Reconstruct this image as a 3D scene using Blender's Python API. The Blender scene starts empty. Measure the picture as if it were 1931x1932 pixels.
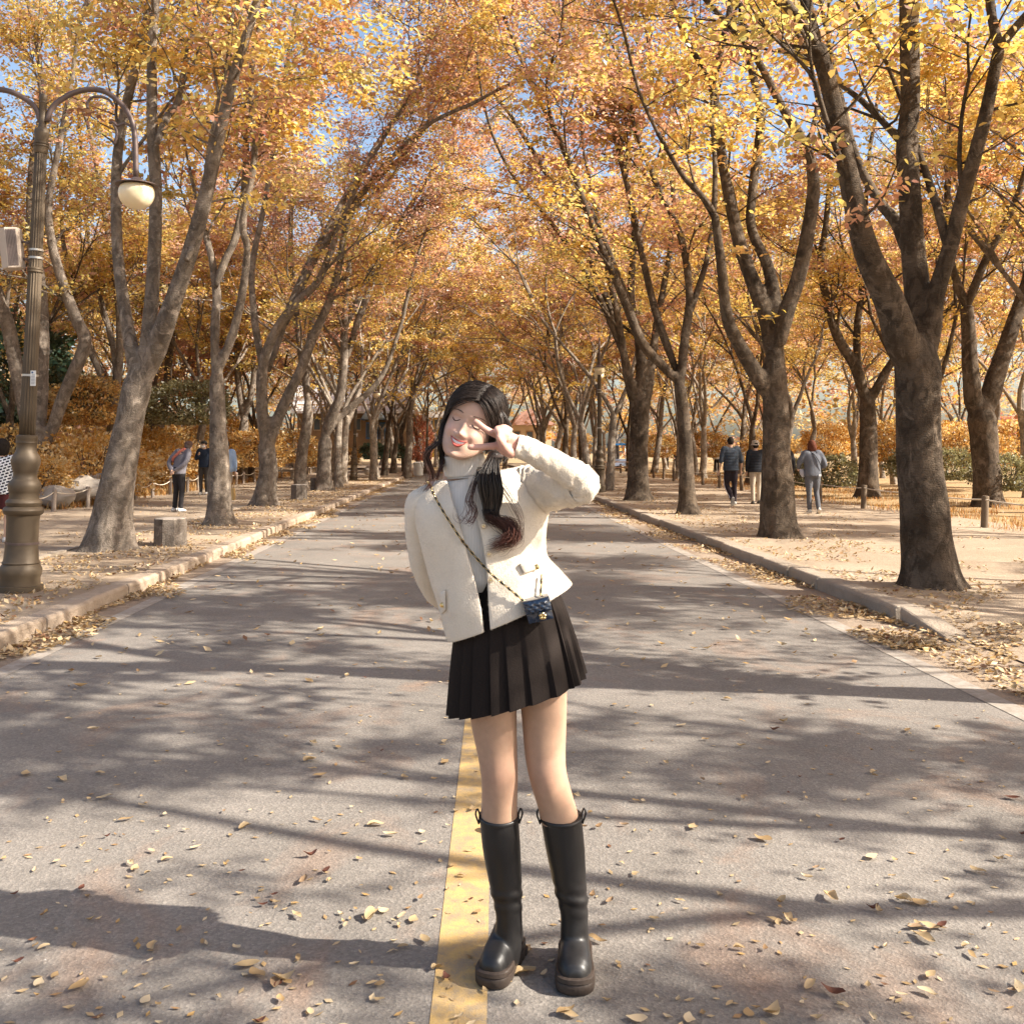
import bpy, bmesh, math, random
import numpy as np
from mathutils import Vector, Matrix, Quaternion, noise as mnoise

R = math.radians
scene = bpy.context.scene
COL = scene.collection

# ------------------------------------------------------------------ camera
CAM_H = 1.5
FPX, PPX, PPY = 1895.0, 965.5, 750.0          # focal length and principal point, on a 1931 px wide frame
YAW, PITCH = R(2.43), R(3.0)
FW = np.array([math.sin(YAW)*math.cos(PITCH), math.cos(YAW)*math.cos(PITCH), math.sin(PITCH)])
RT = np.array([math.cos(YAW), -math.sin(YAW), 0.0])
UP = np.cross(RT, FW)
CAMP = np.array([0.0, 0.0, CAM_H])
cam_d = bpy.data.cameras.new('camera'); cam = bpy.data.objects.new('camera', cam_d); COL.objects.link(cam)
cam.matrix_world = Matrix(((RT[0], UP[0], -FW[0], 0), (RT[1], UP[1], -FW[1], 0), (RT[2], UP[2], -FW[2], CAM_H), (0, 0, 0, 1)))
cam_d.sensor_width = 36; cam_d.sensor_fit = 'HORIZONTAL'
cam_d.lens = FPX/1931*36
cam_d.shift_y = -(965.5-PPY)/1931
cam_d.clip_start = 0.05; cam_d.clip_end = 2000
scene.camera = cam

# ------------------------------------------------------------------ sky, sun, exposure
SUN_EL = R(36)
SUN_DIR = np.array([0.955, -0.297])            # towards the sun, on the ground plane
world = bpy.data.worlds.new('World'); scene.world = world; world.use_nodes = True
wn = world.node_tree; wn.nodes.clear()
wo = wn.nodes.new('ShaderNodeOutputWorld'); wb = wn.nodes.new('ShaderNodeBackground'); sk = wn.nodes.new('ShaderNodeTexSky')
sk.sky_type = 'NISHITA'; sk.sun_disc = False; sk.sun_elevation = SUN_EL
sk.sun_rotation = math.atan2(SUN_DIR[0], SUN_DIR[1]); sk.air_density = 1.0; sk.dust_density = 3.0; sk.ozone_density = 0.6
wb.inputs['Strength'].default_value = 0.105
wn.links.new(sk.outputs[0], wb.inputs[0]); wn.links.new(wb.outputs[0], wo.inputs[0])
sun_d = bpy.data.lights.new('sun', 'SUN'); sun = bpy.data.objects.new('sun', sun_d); COL.objects.link(sun)
sun_d.energy = 5.0; sun_d.angle = R(0.53); sun_d.color = (1.0, 0.93, 0.82)
sv = Vector((SUN_DIR[0]*math.cos(SUN_EL), SUN_DIR[1]*math.cos(SUN_EL), math.sin(SUN_EL)))
sun.rotation_euler = (-sv).to_track_quat('-Z', 'Y').to_euler()
scene.view_settings.view_transform = 'Standard'; scene.view_settings.look = 'None'
scene.view_settings.exposure = 1.36; scene.view_settings.gamma = 1.0
scene.render.engine = 'CYCLES'
cy = scene.cycles
cy.max_bounces = 6; cy.diffuse_bounces = 3; cy.glossy_bounces = 2; cy.transmission_bounces = 4; cy.transparent_max_bounces = 6
cy.caustics_reflective = False; cy.caustics_refractive = False
cy.use_denoising = True
cy.sample_clamp_indirect = 6.0

# ------------------------------------------------------------------ helpers
def ray(px, py):
    v = FW*FPX + RT*(px-PPX) + UP*(PPY-py)
    return v/np.linalg.norm(v)
def at(px, py, Y):                              # a point of the picture, at distance Y down the road
    v = ray(px, py); return CAMP + v*(Y/v[1])
def gnd(px, py, z=0.0):                         # a point of the picture on level ground
    v = ray(px, py); return CAMP + v*((z-CAM_H)/v[2])

def tag(o, label=None, cat=None, group=None, kind=None):
    if label: o['label'] = label
    if cat: o['category'] = cat
    if group: o['group'] = group
    if kind: o['kind'] = kind
    return o
def empty(name, loc=(0, 0, 0), rz=0.0):
    o = bpy.data.objects.new(name, None); COL.objects.link(o)
    o.location = loc; o.rotation_euler = (0, 0, rz); o.empty_display_size = 0.1
    return o
def wmat(o):
    m = o.matrix_parent_inverse @ Matrix.LocRotScale(o.location, o.rotation_euler, o.scale)
    return wmat(o.parent) @ m if o.parent is not None else Matrix.LocRotScale(o.location, o.rotation_euler, o.scale)
def child(o, parent):
    """parent while keeping the mesh where it is"""
    o.parent = parent
    if parent is not None: o.matrix_parent_inverse = wmat(parent).inverted()
    return o

class MB:
    """collects pieces, builds ONE mesh object"""
    def __init__(s): s.v = []; s.f = []; s.n = 0; s.c = []; s.m = []
    def add(s, verts, faces, col=None, mi=0):
        verts = np.asarray(verts, dtype=float).reshape(-1, 3)
        s.v.append(verts)
        for f in faces: s.f.append(tuple(int(i)+s.n for i in f)); s.m.append(mi)
        if col is None: col = (1, 1, 1)
        col = np.asarray(col, dtype=float)
        s.c.append(np.tile(col, (len(verts), 1)) if col.ndim == 1 else col)
        s.n += len(verts); return s
    def box(s, c, size, rz=0.0, col=None, mi=0, mat=None):
        x, y, z = np.array(size)/2.0
        p = np.array([(-x,-y,-z),(x,-y,-z),(x,y,-z),(-x,y,-z),(-x,-y,z),(x,-y,z),(x,y,z),(-x,y,z)])
        if mat is not None: p = p @ np.array(mat).T
        elif rz:
            cs, sn = math.cos(rz), math.sin(rz); p = p @ np.array([[cs, sn, 0], [-sn, cs, 0], [0, 0, 1]])
        return s.add(p+np.asarray(c), [(0,3,2,1),(4,5,6,7),(0,1,5,4),(1,2,6,5),(2,3,7,6),(3,0,4,7)], col, mi)
    def tube(s, pts, rad, n=8, cap=True, col=None, mi=0, flat=None):
        v, f = tube_geo(pts, rad, n, cap, flat); return s.add(v, f, col, mi)
    def rings(s, rings, cap0=True, cap1=True, closed=True, col=None, mi=0):
        """rings: list of (k,3) arrays of equal length"""
        k = len(rings[0]); v = np.concatenate(rings); f = []
        m = k if closed else k-1
        for i in range(len(rings)-1):
            for j in range(m):
                a = i*k+j; b = i*k+(j+1) % k
                f.append((a, b, b+k, a+k))
        if cap0: f.append(tuple(range(k))[::-1])
        if cap1: f.append(tuple(range((len(rings)-1)*k, len(rings)*k)))
        return s.add(v, f, col, mi)
    def lathe(s, prof, c=(0, 0, 0), n=24, col=None, mi=0, flute=0.0, nf=0, axis=None):
        a = np.linspace(0, 2*math.pi, n, endpoint=False); rg = []
        for r, z in prof:
            rr = r*(1-flute*(0.5+0.5*np.cos(a*nf))) if nf else np.full(n, r)
            p = np.stack([rr*np.cos(a), rr*np.sin(a), np.full(n, z)], 1)
            if axis is not None: p = p @ np.array(axis).T
            rg.append(p+np.asarray(c))
        return s.rings(rg, col=col, mi=mi)
    def mesh(s, name):
        me = bpy.data.meshes.new(name)
        v = np.concatenate(s.v) if s.v else np.zeros((0, 3))
        me.from_pydata(v.tolist(), [], s.f)
        if len(s.c):
            c = np.concatenate(s.c)
            at_ = me.color_attributes.new('Col', 'FLOAT_COLOR', 'POINT')
            at_.data.foreach_set('color', np.concatenate([c, np.ones((len(c), 1))], 1).astype(np.float32).ravel())
        return me
    def build(s, name, mats, parent=None, smooth=True, sharp=None):
        me = s.mesh(name)
        for m in (mats if isinstance(mats, (list, tuple)) else [mats]): me.materials.append(m)
        if s.m and max(s.m) > 0: me.polygons.foreach_set('material_index', s.m)
        if smooth:
            me.polygons.foreach_set('use_smooth', [True]*len(me.polygons))
            if sharp is not None: me.set_sharp_from_angle(angle=R(sharp))
        o = bpy.data.objects.new(name, me); COL.objects.link(o)
        if parent is not None: child(o, parent)
        return o

def tube_geo(pts, rad, n=8, cap=True, flat=None):
    P = np.asarray(pts, dtype=float); k = len(P)
    rad = np.full(k, rad, dtype=float) if np.isscalar(rad) else np.asarray(rad, dtype=float)
    T = np.gradient(P, axis=0); T /= (np.linalg.norm(T, axis=1)[:, None]+1e-12)
    ref = np.array([0, 0, 1.0]) if abs(T[0][2]) < 0.9 else np.array([1.0, 0, 0])
    u = np.cross(T[0], ref); u /= np.linalg.norm(u)
    a = np.linspace(0, 2*math.pi, n, endpoint=False); ca, sa = np.cos(a), np.sin(a)
    V = np.empty((k, n, 3))
    for i in range(k):
        u = u - T[i]*np.dot(u, T[i]); u /= (np.linalg.norm(u)+1e-12); w = np.cross(T[i], u)
        fl = 1.0 if flat is None else flat
        V[i] = P[i] + rad[i]*(ca[:, None]*u + fl*sa[:, None]*w)
    V = V.reshape(-1, 3); F = []
    for i in range(k-1):
        for j in range(n):
            a0 = i*n+j; b0 = i*n+(j+1) % n
            F.append((a0, b0, b0+n, a0+n))
    if cap: F.append(tuple(range(n))[::-1]); F.append(tuple(range((k-1)*n, k*n)))
    return V, F

def crom(pts, step=6):
    """Catmull-Rom through rows of numbers"""
    P = np.asarray(pts, dtype=float)
    if len(P) < 3:
        t = np.linspace(0, 1, step+1)[:, None]; return P[0]*(1-t)+P[-1]*t
    E = np.vstack([2*P[0]-P[1], P, 2*P[-1]-P[-2]]); out = []
    for i in range(1, len(E)-2):
        p0, p1, p2, p3 = E[i-1:i+3]
        for t in np.linspace(0, 1, step, endpoint=False):
            out.append(0.5*((2*p1)+(-p0+p2)*t+(2*p0-5*p1+4*p2-p3)*t*t+(-p0+3*p1-3*p2+p3)*t**3))
    out.append(P[-1]); return np.array(out)

def copy_tree(o, parent=None):
    c = o.copy(); COL.objects.link(c)
    if parent is not None:
        c.parent = parent; c.matrix_parent_inverse = o.matrix_parent_inverse.copy()
    for ch in o.children:
        copy_tree(ch, c)
    return c

# ------------------------------------------------------------------ materials
class NT:
    def __init__(s, name):
        s.m = bpy.data.materials.new(name); s.m.use_nodes = True; s.t = s.m.node_tree; s.t.nodes.clear()
        s.out = s.t.nodes.new('ShaderNodeOutputMaterial')
    def n(s, typ, **kw):
        x = s.t.nodes.new('ShaderNode'+typ)
        for k, v in kw.items():
            if k in x.inputs: x.inputs[k].default_value = v
            else: setattr(x, k, v)
        return x
    def l(s, a, b): s.t.links.new(a, b)
    def pos(s): return s.n('TexCoord').outputs['Object']
    def world(s): return s.n('NewGeometry').outputs['Position']
    def noise(s, scale, vec=None, detail=4, rough=0.55, dist=0.0):
        x = s.n('TexNoise'); x.inputs['Scale'].default_value = scale; x.inputs['Detail'].default_value = detail
        x.inputs['Roughness'].default_value = rough; x.inputs['Distortion'].default_value = dist
        if vec is not None: s.l(vec, x.inputs['Vector'])
        return x.outputs['Fac']
    def scale(s, vec, sc):
        x = s.n('Mapping'); x.inputs['Scale'].default_value = sc; s.l(vec, x.inputs['Vector']); return x.outputs[0]
    def ramp(s, fac, stops, interp='LINEAR'):
        x = s.n('ValToRGB'); cr = x.color_ramp; cr.interpolation = interp
        while len(cr.elements) < len(stops): cr.elements.new(0.5)
        for e, (p, c) in zip(cr.elements, stops): e.position = p; e.color = (*c, 1) if len(c) == 3 else c
        s.l(fac, x.inputs[0]); return x.outputs[0]
    def mix(s, fac, a, b, mode='MIX'):
        x = s.n('MixRGB'); x.blend_type = mode
        for i, v in ((0, fac), (1, a), (2, b)):
            if isinstance(v, (int, float)): x.inputs[i].default_value = v
            elif isinstance(v, tuple): x.inputs[i].default_value = (*v, 1)
            else: s.l(v, x.inputs[i])
        return x.outputs[0]
    def math(s, op, a, b=0.0):
        x = s.n('Math'); x.operation = op
        for i, v in ((0, a), (1, b)):
            if isinstance(v, (int, float)): x.inputs[i].default_value = v
            else: s.l(v, x.inputs[i])
        return x.outputs[0]
    def bump(s, h, strength=0.3, dist=0.01, normal=None):
        x = s.n('Bump'); x.inputs['Strength'].default_value = strength; x.inputs['Distance'].default_value = dist
        s.l(h, x.inputs['Height'])
        if normal is not None: s.l(normal, x.inputs['Normal'])
        return x.outputs[0]
    def vcol(s): x = s.n('Attribute'); x.attribute_name = 'Col'; return x.outputs['Color']
    def bsdf(s, col, rough=0.7, spec=0.3, metal=0.0, normal=None, sss=0.0, sss_r=None, sheen=0.0, coat=0.0):
        b = s.n('BsdfPrincipled')
        for k, v in (('Base Color', col), ('Roughness', rough), ('Metallic', metal)):
            if isinstance(v, tuple): b.inputs[k].default_value = (*v, 1)
            elif isinstance(v, (int, float)): b.inputs[k].default_value = v
            else: s.l(v, b.inputs[k])
        b.inputs['Specular IOR Level'].default_value = spec
        if normal is not None: s.l(normal, b.inputs['Normal'])
        if sss: b.inputs['Subsurface Weight'].default_value = sss; b.inputs['Subsurface Radius'].default_value = sss_r or (0.01, 0.004, 0.002); b.inputs['Subsurface Scale'].default_value = 1.0
        if sheen: b.inputs['Sheen Weight'].default_value = sheen; b.inputs['Sheen Roughness'].default_value = 0.6
        if coat: b.inputs['Coat Weight'].default_value = coat; b.inputs['Coat Roughness'].default_value = 0.15
        s.l(b.outputs[0], s.out.inputs[0]); return s.m

def plain(name, col, rough=0.7, spec=0.3, metal=0.0, var=0.15, scale=30.0, bump=0.0, **kw):
    t = NT(name); n = t.noise(scale, t.pos(), 5)
    c = t.mix(n, tuple(x*(1-var) for x in col), tuple(min(1, x*(1+var)) for x in col))
    nb = t.bump(t.noise(scale*3, t.pos(), 4), bump, 0.01) if bump else None
    return t.bsdf(c, rough, spec, metal, nb, **kw)
def vmat(name, rough=0.7, spec=0.3, bump=0.0, bscale=300.0, var=0.12, scale=40.0, **kw):
    """vertex colour times fine grain"""
    t = NT(name); n = t.noise(scale, t.pos(), 4)
    g = t.ramp(n, [(0.2, (1-var,)*3), (0.8, (1+var,)*3)])
    c = t.mix(1.0, t.vcol(), g, 'MULTIPLY')
    nb = t.bump(t.noise(bscale, t.pos(), 3), bump, 0.004) if bump else None
    return t.bsdf(c, rough, spec, 0.0, nb, **kw)

def leaf_material(name, trans=0.45):
    t = NT(name); c = t.vcol()
    d = t.n('BsdfDiffuse'); tr = t.n('BsdfTranslucent'); g = t.n('BsdfGlossy'); g.inputs['Roughness'].default_value = 0.45
    t.l(c, d.inputs[0])
    br = t.mix(1.0, c, (1.0, 0.94, 0.74), 'MULTIPLY'); t.l(br, tr.inputs[0])
    m = t.n('MixShader'); m.inputs[0].default_value = trans; t.l(d.outputs[0], m.inputs[1]); t.l(tr.outputs[0], m.inputs[2])
    m2 = t.n('MixShader'); m2.inputs[0].default_value = 0.04; t.l(m.outputs[0], m2.inputs[1]); t.l(g.outputs[0], m2.inputs[2])
    t.l(m2.outputs[0], t.out.inputs[0]); return t.m

def bark_material(name, dark, light, moss):
    t = NT(name); p = t.pos()
    big = t.noise(2.2, p, 5, 0.6, 0.6)
    c = t.ramp(big, [(0.30, dark), (0.48, tuple((a+b)/2 for a, b in zip(dark, light))), (0.68, light)])
    patch = t.noise(9.0, t.scale(p, (1, 1, 0.55)), 5, 0.65, 0.9)
    c = t.mix(t.ramp(patch, [(0.45, (0, 0, 0)), (0.58, (0.60,)*3)]), c, tuple(x*0.5 for x in dark))
    pale = t.noise(5.0, t.scale(p, (1, 1, 0.8)), 6, 0.7, 1.2)
    c = t.mix(t.ramp(pale, [(0.55, (0, 0, 0)), (0.64, (0.6,)*3)]), c, tuple(min(1, x*1.45) for x in light))
    ms = t.noise(1.4, p, 4, 0.6, 0.4)
    c = t.mix(t.ramp(ms, [(0.52, (0, 0, 0)), (0.70, (0.45,)*3)]), c, moss)
    lent = t.noise(26.0, t.scale(p, (0.6, 0.6, 3.5)), 3, 0.6)
    c = t.mix(t.ramp(lent, [(0.54, (0, 0, 0)), (0.66, (0.35,)*3)]), c, tuple(x*0.6 for x in dark))
    h = t.math('ADD', t.math('MULTIPLY', patch, 0.9), t.math('MULTIPLY', t.noise(60, t.scale(p, (1, 1, 1.6)), 4), 0.5))
    h = t.math('ADD', h, t.math('MULTIPLY', lent, 0.45))
    return t.bsdf(c, 0.88, 0.15, 0, t.bump(h, 0.85, 0.045))
# ================================================================== fast quads
def quad_mesh(name, V, Q, C=None, mat=None, smooth=False):
    me = bpy.data.meshes.new(name); V = np.asarray(V, np.float32); Q = np.asarray(Q, np.int32)
    me.vertices.add(len(V)); me.vertices.foreach_set('co', V.ravel())
    k = Q.shape[1]
    me.loops.add(Q.size); me.loops.foreach_set('vertex_index', Q.ravel())
    me.polygons.add(len(Q)); me.polygons.foreach_set('loop_start', np.arange(0, Q.size, k, dtype=np.int32))
    if smooth: me.polygons.foreach_set('use_smooth', np.ones(len(Q), bool))
    if C is not None:
        a = me.color_attributes.new('Col', 'FLOAT_COLOR', 'POINT')
        a.data.foreach_set('color', np.concatenate([C, np.ones((len(C), 1))], 1).astype(np.float32).ravel())
    if mat: me.materials.append(mat)
    me.update(calc_edges=True); return me
def put(name, me, parent=None):
    o = bpy.data.objects.new(name, me); COL.objects.link(o)
    if parent is not None: child(o, parent)
    return o
def strew(rng, P, size, cols, template, tilt=0.35, flip=True, lift=0.0):
    """copies of a leaf template strewn at points P: arrays for quad_mesh"""
    N = len(P); tv, tq = template; k = len(tv)
    yaw = rng.uniform(0, 2*np.pi, N); tx = rng.normal(0, tilt, N); ty = rng.normal(0, tilt, N)
    s = size*rng.uniform(0.65, 1.25, N); w = rng.uniform(0.75, 1.2, N); cu = rng.uniform(-0.6, 1.6, N)
    X = tv[None, :, 0]*s[:, None]; Y = tv[None, :, 1]*(s*w)[:, None]; Z = tv[None, :, 2]*(s*cu)[:, None]
    Y, Z = Y*np.cos(tx)[:, None]-Z*np.sin(tx)[:, None], Y*np.sin(tx)[:, None]+Z*np.cos(tx)[:, None]
    X, Z = X*np.cos(ty)[:, None]-Z*np.sin(ty)[:, None], X*np.sin(ty)[:, None]+Z*np.cos(ty)[:, None]
    c, sn = np.cos(yaw)[:, None], np.sin(yaw)[:, None]
    X, Y = X*c-Y*sn, X*sn+Y*c
    Z = Z-Z.min(1)[:, None]+lift
    V = np.stack([X+P[:, None, 0], Y+P[:, None, 1], Z+P[:, None, 2]], 2).reshape(-1, 3)
    Q = (tq[None]+(np.arange(N)*k)[:, None, None]).reshape(-1, tq.shape[1])
    C = np.repeat(cols, k, axis=0)
    return V, Q, C
# leaf with a folded midrib, length 1 along x
def leaf_template(n=4, curl=0.18, fold=0.13):
    t = np.linspace(0, 1, n); w = 0.26*np.abs(np.sin(np.pi*t**0.85))**0.8; w[0] = 0.03; w[-1] = 0.01
    z = curl*(2*t-1)**2; V = []
    for i in range(n):
        V += [(t[i]-.5, -w[i], z[i]+fold*w[i]/0.26), (t[i]-.5, 0, z[i]), (t[i]-.5, w[i], z[i]+fold*w[i]/0.26)]
    Q = []
    for i in range(n-1):
        for j in range(2): a = i*3+j; Q.append((a, a+3, a+4, a+1))
    return np.array(V), np.array(Q)
LT4 = leaf_template(3)
DRY = np.array([(.50, .36, .20), (.56, .42, .25), (.42, .28, .14), (.36, .22, .11), (.60, .47, .30), (.22, .11, .06), (.48, .30, .12)])
DRYW = np.array([.24, .22, .17, .11, .14, .05, .07])
def dry_cols(rng, N): return DRY[rng.choice(len(DRY), N, p=DRYW)]*rng.uniform(.8, 1.15, (N, 1))

# ================================================================== ground materials
def asphalt_material():
    t = NT('worn_asphalt'); p = t.world()
    base = t.ramp(t.noise(0.9, p, 6, 0.65, 0.6), [(0.3, (.180, .160, .140)), (0.7, (.250, .222, .194))])
    rust = t.noise(1.5, t.scale(p, (1, .7, 1)), 5, 0.65, 0.8)
    base = t.mix(t.ramp(rust, [(0.54, (0, 0, 0)), (0.72, (.45,)*3)]), base, (.31, .175, .105))
    grain = t.n('TexVoronoi'); grain.inputs['Scale'].default_value = 95; t.l(p, grain.inputs['Vector'])
    g = t.ramp(grain.outputs['Color'], [(0.15, (.62,)*3), (0.6, (1.0,)*3), (0.95, (1.5,)*3)])
    base = t.mix(0.45, base, g, 'MULTIPLY')
    fine = t.noise(240, p, 3, 0.7)
    base = t.mix(0.55, base, t.ramp(fine, [(0.3, (.6,)*3), (0.7, (1.35,)*3)]), 'MULTIPLY')
    # pale droppings flecks, mostly on the near left of the road
    sx = t.n('SeparateXYZ'); t.l(p, sx.inputs[0])
    zone = t.math('MULTIPLY', t.ramp(sx.outputs[0], [(0.0, (1,)*3), (0.02, (1,)*3), (0.5, (.0,)*3)]),
                  1.0)
    near = t.ramp(t.math('MULTIPLY', t.math('ADD', sx.outputs[0], 3.0), 0.25), [(0.0, (1,)*3), (0.40, (.9,)*3), (0.85, (.1,)*3)])
    far = t.ramp(t.math('MULTIPLY', sx.outputs[1], 0.12), [(0.3, (1,)*3), (0.75, (0,)*3)])
    fl = t.noise(22, t.scale(p, (1, 1.2, 1)), 6, 0.75, 2.2); cl = t.noise(2.4, p, 3)
    flm = t.math('MULTIPLY', t.ramp(fl, [(0.640, (0,)*3), (0.665, (1,)*3)]), t.ramp(cl, [(0.42, (0,)*3), (0.55, (1,)*3)]))
    flm = t.math('MULTIPLY', t.math('MULTIPLY', flm, near), far)
    base = t.mix(flm, base, (.62, .60, .57))
    h = t.math('ADD', t.math('MULTIPLY', grain.outputs['Distance'], 0.7), t.math('MULTIPLY', fine, 0.6))
    return t.bsdf(base, 0.86, 0.25, 0, t.bump(h, 0.5, 0.006))
def sand_material(name, a, b, leafy=0.25):
    t = NT(name); p = t.world()
    c = t.ramp(t.noise(0.7, p, 5, 0.6, 0.4), [(0.3, a), (0.7, b)])
    c = t.mix(t.ramp(t.noise(7, p, 5, 0.7), [(0.5, (0,)*3), (0.75, (leafy,)*3)]), c, tuple(x*0.55 for x in a))
    c = t.mix(0.5, c, t.ramp(t.noise(120, p, 3, 0.7), [(0.3, (.72,)*3), (0.7, (1.25,)*3)]), 'MULTIPLY')
    h = t.math('ADD', t.noise(25, p, 4), t.math('MULTIPLY', t.noise(110, p, 3), 0.5))
    return t.bsdf(c, 0.95, 0.1, 0, t.bump(h, 0.6, 0.02))
def paint_material(name, col, wear=0.45):
    t = NT(name); p = t.world()
    n = t.noise(14, p, 6, 0.7, 0.4); f = t.noise(150, p, 3, 0.7)
    c = t.mix(t.ramp(t.math('ADD', t.math('MULTIPLY', n, .7), t.math('MULTIPLY', f, .3)), [(wear, (0,)*3), (wear+0.2, (.8,)*3)]), col, (.24, .20, .16))
    c = t.mix(0.4, c, t.ramp(f, [(0.3, (.75,)*3), (0.7, (1.2,)*3)]), 'MULTIPLY')
    return t.bsdf(c, 0.8, 0.25, 0, t.bump(f, 0.4, 0.005))
M_ASPH = asphalt_material()
M_SAND = sand_material('sandy_path', (.31, .235, .165), (.41, .325, .24), .35)
M_VERGE = sand_material('dusty_verge', (.30, .22, .15), (.42, .33, .24), .5)
M_GUT = sand_material('dusty_gutter', (.26, .20, .15), (.36, .28, .21), .45)
M_SOIL = sand_material('leafy_soil', (.30, .20, .10), (.42, .30, .17), .6)
M_KERB = sand_material('kerb_granite', (.34, .26, .19), (.44, .35, .27), .35)
M_KERB2 = sand_material('kerb_concrete', (.29, .235, .18), (.39, .325, .26), .35)
M_YEL = paint_material('yellow_road_paint', (.55, .36, .14), .41)
M_WHT = paint_material('white_road_paint', (.40, .355, .31), .38)
M_DRY = leaf_material('dry_leaf', 0.2)

# ================================================================== the ground
KL, KR = -3.47, 3.74                       # kerb faces
def grid_sheet(name, xs, ys, zf, mat, kind='structure'):
    X, Y = np.meshgrid(xs, ys); Z = zf(X, Y); n = len(xs)
    V = np.stack([X, Y, Z], 2).reshape(-1, 3)
    i = np.arange((len(ys)-1)*n).reshape(-1, n)[:, :-1].ravel()
    Q = np.stack([i, i+1, i+1+n, i+n], 1)
    o = put(name, quad_mesh(name, V, Q, None, mat, True)); o['kind'] = kind; return o
def und(X, Y, a=0.012): return a*(np.sin(X*1.9+Y*.7)+np.sin(Y*1.3-X*.8+1.7)+.6*np.sin(X*4.1+2)*np.sin(Y*3.3))
def frange(a, b, s): return np.arange(a, b+s*.5, s)
grid_sheet('ground', np.array([-400, -60, 60, 400.]), np.array([-60, 60, 120, 500.]), lambda X, Y: X*0-0.06, M_SOIL)
road = grid_sheet('road', np.array([KL-.2, 0, KR+.2]), np.array([-14, 0, 40, 66.]), lambda X, Y: X*0, M_ASPH)
def right_z(X, Y):
    k = np.clip((Y-7.6)/1.6, 0, 1); k = k*k*(3-2*k)
    low = 0.012+np.clip((X-KR-.2)/2.6, 0, 1)*.10
    return np.where(X < KR+.03, 0.11*k+low*(1-k)*0.6, .118*k+low*(1-k))+und(X, Y, .008)*np.clip((X-KR-.2)*3, 0, 1)
ysn = np.concatenate([frange(-12, 30, .3), frange(31, 110, 2.)])
grid_sheet('footpath_right', np.concatenate([[KR+.16], frange(KR+.3, 10.0, .3)]), ysn, right_z, M_SAND)
def left_z(X, Y): return .118+und(X, Y, .008)*np.clip((KL-.2-X)*3, 0, 1)
grid_sheet('footpath_left', np.concatenate([frange(-9.8, KL-.3, .3), [KL-.16]]), ysn, left_z, M_SAND)
# verge under the trees, a little proud of the sand
def vl(X, Y): return left_z(X, Y)+.006
grid_sheet('verge_left', np.concatenate([frange(-5.5, KL-.3, .3), [KL-.162]]), ysn, vl, M_VERGE)
def strip(name, x0, x1, y0, y1, z, mat, x2=None, x3=None):
    ys = np.linspace(y0, y1, 12); t = (ys-y0)/(y1-y0)
    a = x0+(0 if x2 is None else (x2-x0))*t; b = x1+(0 if x3 is None else (x3-x1))*t
    V = []
    for i in range(12): V += [(a[i], ys[i], z), (b[i], ys[i], z)]
    Q = [(2*i, 2*i+1, 2*i+3, 2*i+2) for i in range(11)]
    o = put(name, quad_mesh(name, np.array(V), np.array(Q), None, mat)); o['kind'] = 'structure'; return o
strip('gutter_left', KL-.05, -3.21, -12, 66, .0015, M_GUT)
strip('gutter_right', 3.20, KR+.4, -12, 66, .0015, M_GUT)
strip('white_line_left', -3.225, -3.075, -12, 66, .003, M_WHT)
strip('white_line_right', 3.075, 3.225, -12, 66, .003, M_WHT)
# the centre line runs a hair askew of the road
yl = [(gnd(808, 1960), gnd(916, 1960)), (gnd(836, 1732), gnd(926, 1732)), (gnd(877, 1360), gnd(928, 1360))]
ya, yb = yl[0]; yc, yd = yl[2]
sl = ((yc[0]+yd[0])/2-(ya[0]+yb[0])/2)/(yc[1]-ya[1]); x0c = (ya[0]+yb[0])/2-sl*ya[1]
strip('yellow_line', x0c+sl*-1-.075, x0c+sl*-1+.075, -1, 66, .0018, M_YEL, x0c+sl*66-.075, x0c+sl*66+.075)
m = MB(); m.box((-5.57, 37, .10), (.09, 66, .066)); m.build('path_edging', M_KERB2, None, False)['kind'] = 'structure'

# kerb stones, each one a piece
def kerb_mesh(name, L, w, h, ch, rng, mat, slope=False):
    bm = bmesh.new(); prof = [(0, -.08), (0, h-ch), (ch, h), (w, h), (w, -.08)]
    ends = []
    for y, s in ((0.004, 1), (L*.5, 1), (L-.004, 1)):
        hh = h if not (slope and y < L*.4) else .02
        if slope and y == L*.5: hh = h*.62
        ends.append([bm.verts.new((x+rng.normal(0, .003), y, (z if z < 0 else z*hh/h)+rng.normal(0, .002))) for x, z in prof])
    for a, b in zip(ends[:-1], ends[1:]):
        for i in range(5): bm.faces.new((a[i], b[i], b[(i+1) % 5], a[(i+1) % 5]))
    bm.faces.new(ends[0]); bm.faces.new(ends[-1][::-1])
    bmesh.ops.recalc_face_normals(bm, faces=bm.faces[:])
    bmesh.ops.bevel(bm, geom=bm.edges[:], offset=.008, segments=1, affect='EDGES')
    me = bpy.data.meshes.new(name); bm.to_mesh(me); bm.free(); me.materials.append(mat); return me
krng = np.random.default_rng(5)
def kerb(name, x, sgn, y0, y1, mat, end=False):
    root = empty(name, (x, y0, 0)); root['kind'] = 'structure'
    ms = [kerb_mesh('kerb_stone', 1.0, .21, .135, .025, krng, mat) for _ in range(5)]
    y = y0; i = 0
    while y < y1:
        me = ms[i % 5]
        if end and i == 0: me = kerb_mesh('kerb_stone', .95, .21, .135, .025, krng, mat, True)
        o = put('kerb_stone', me)
        o.rotation_euler = (0, 0, 0 if sgn > 0 else math.pi)
        o.location = (x+krng.normal(0, .006), y if sgn > 0 else y+1.0, krng.normal(0, .003))
        o.rotation_euler.z += krng.normal(0, .004)
        child(o, root) if False else None
        o.parent = root; o.matrix_parent_inverse = Matrix.Translation((-x, -y0, 0))
        y += 1.0+krng.uniform(.0, .012); i += 1
    return root
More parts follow.
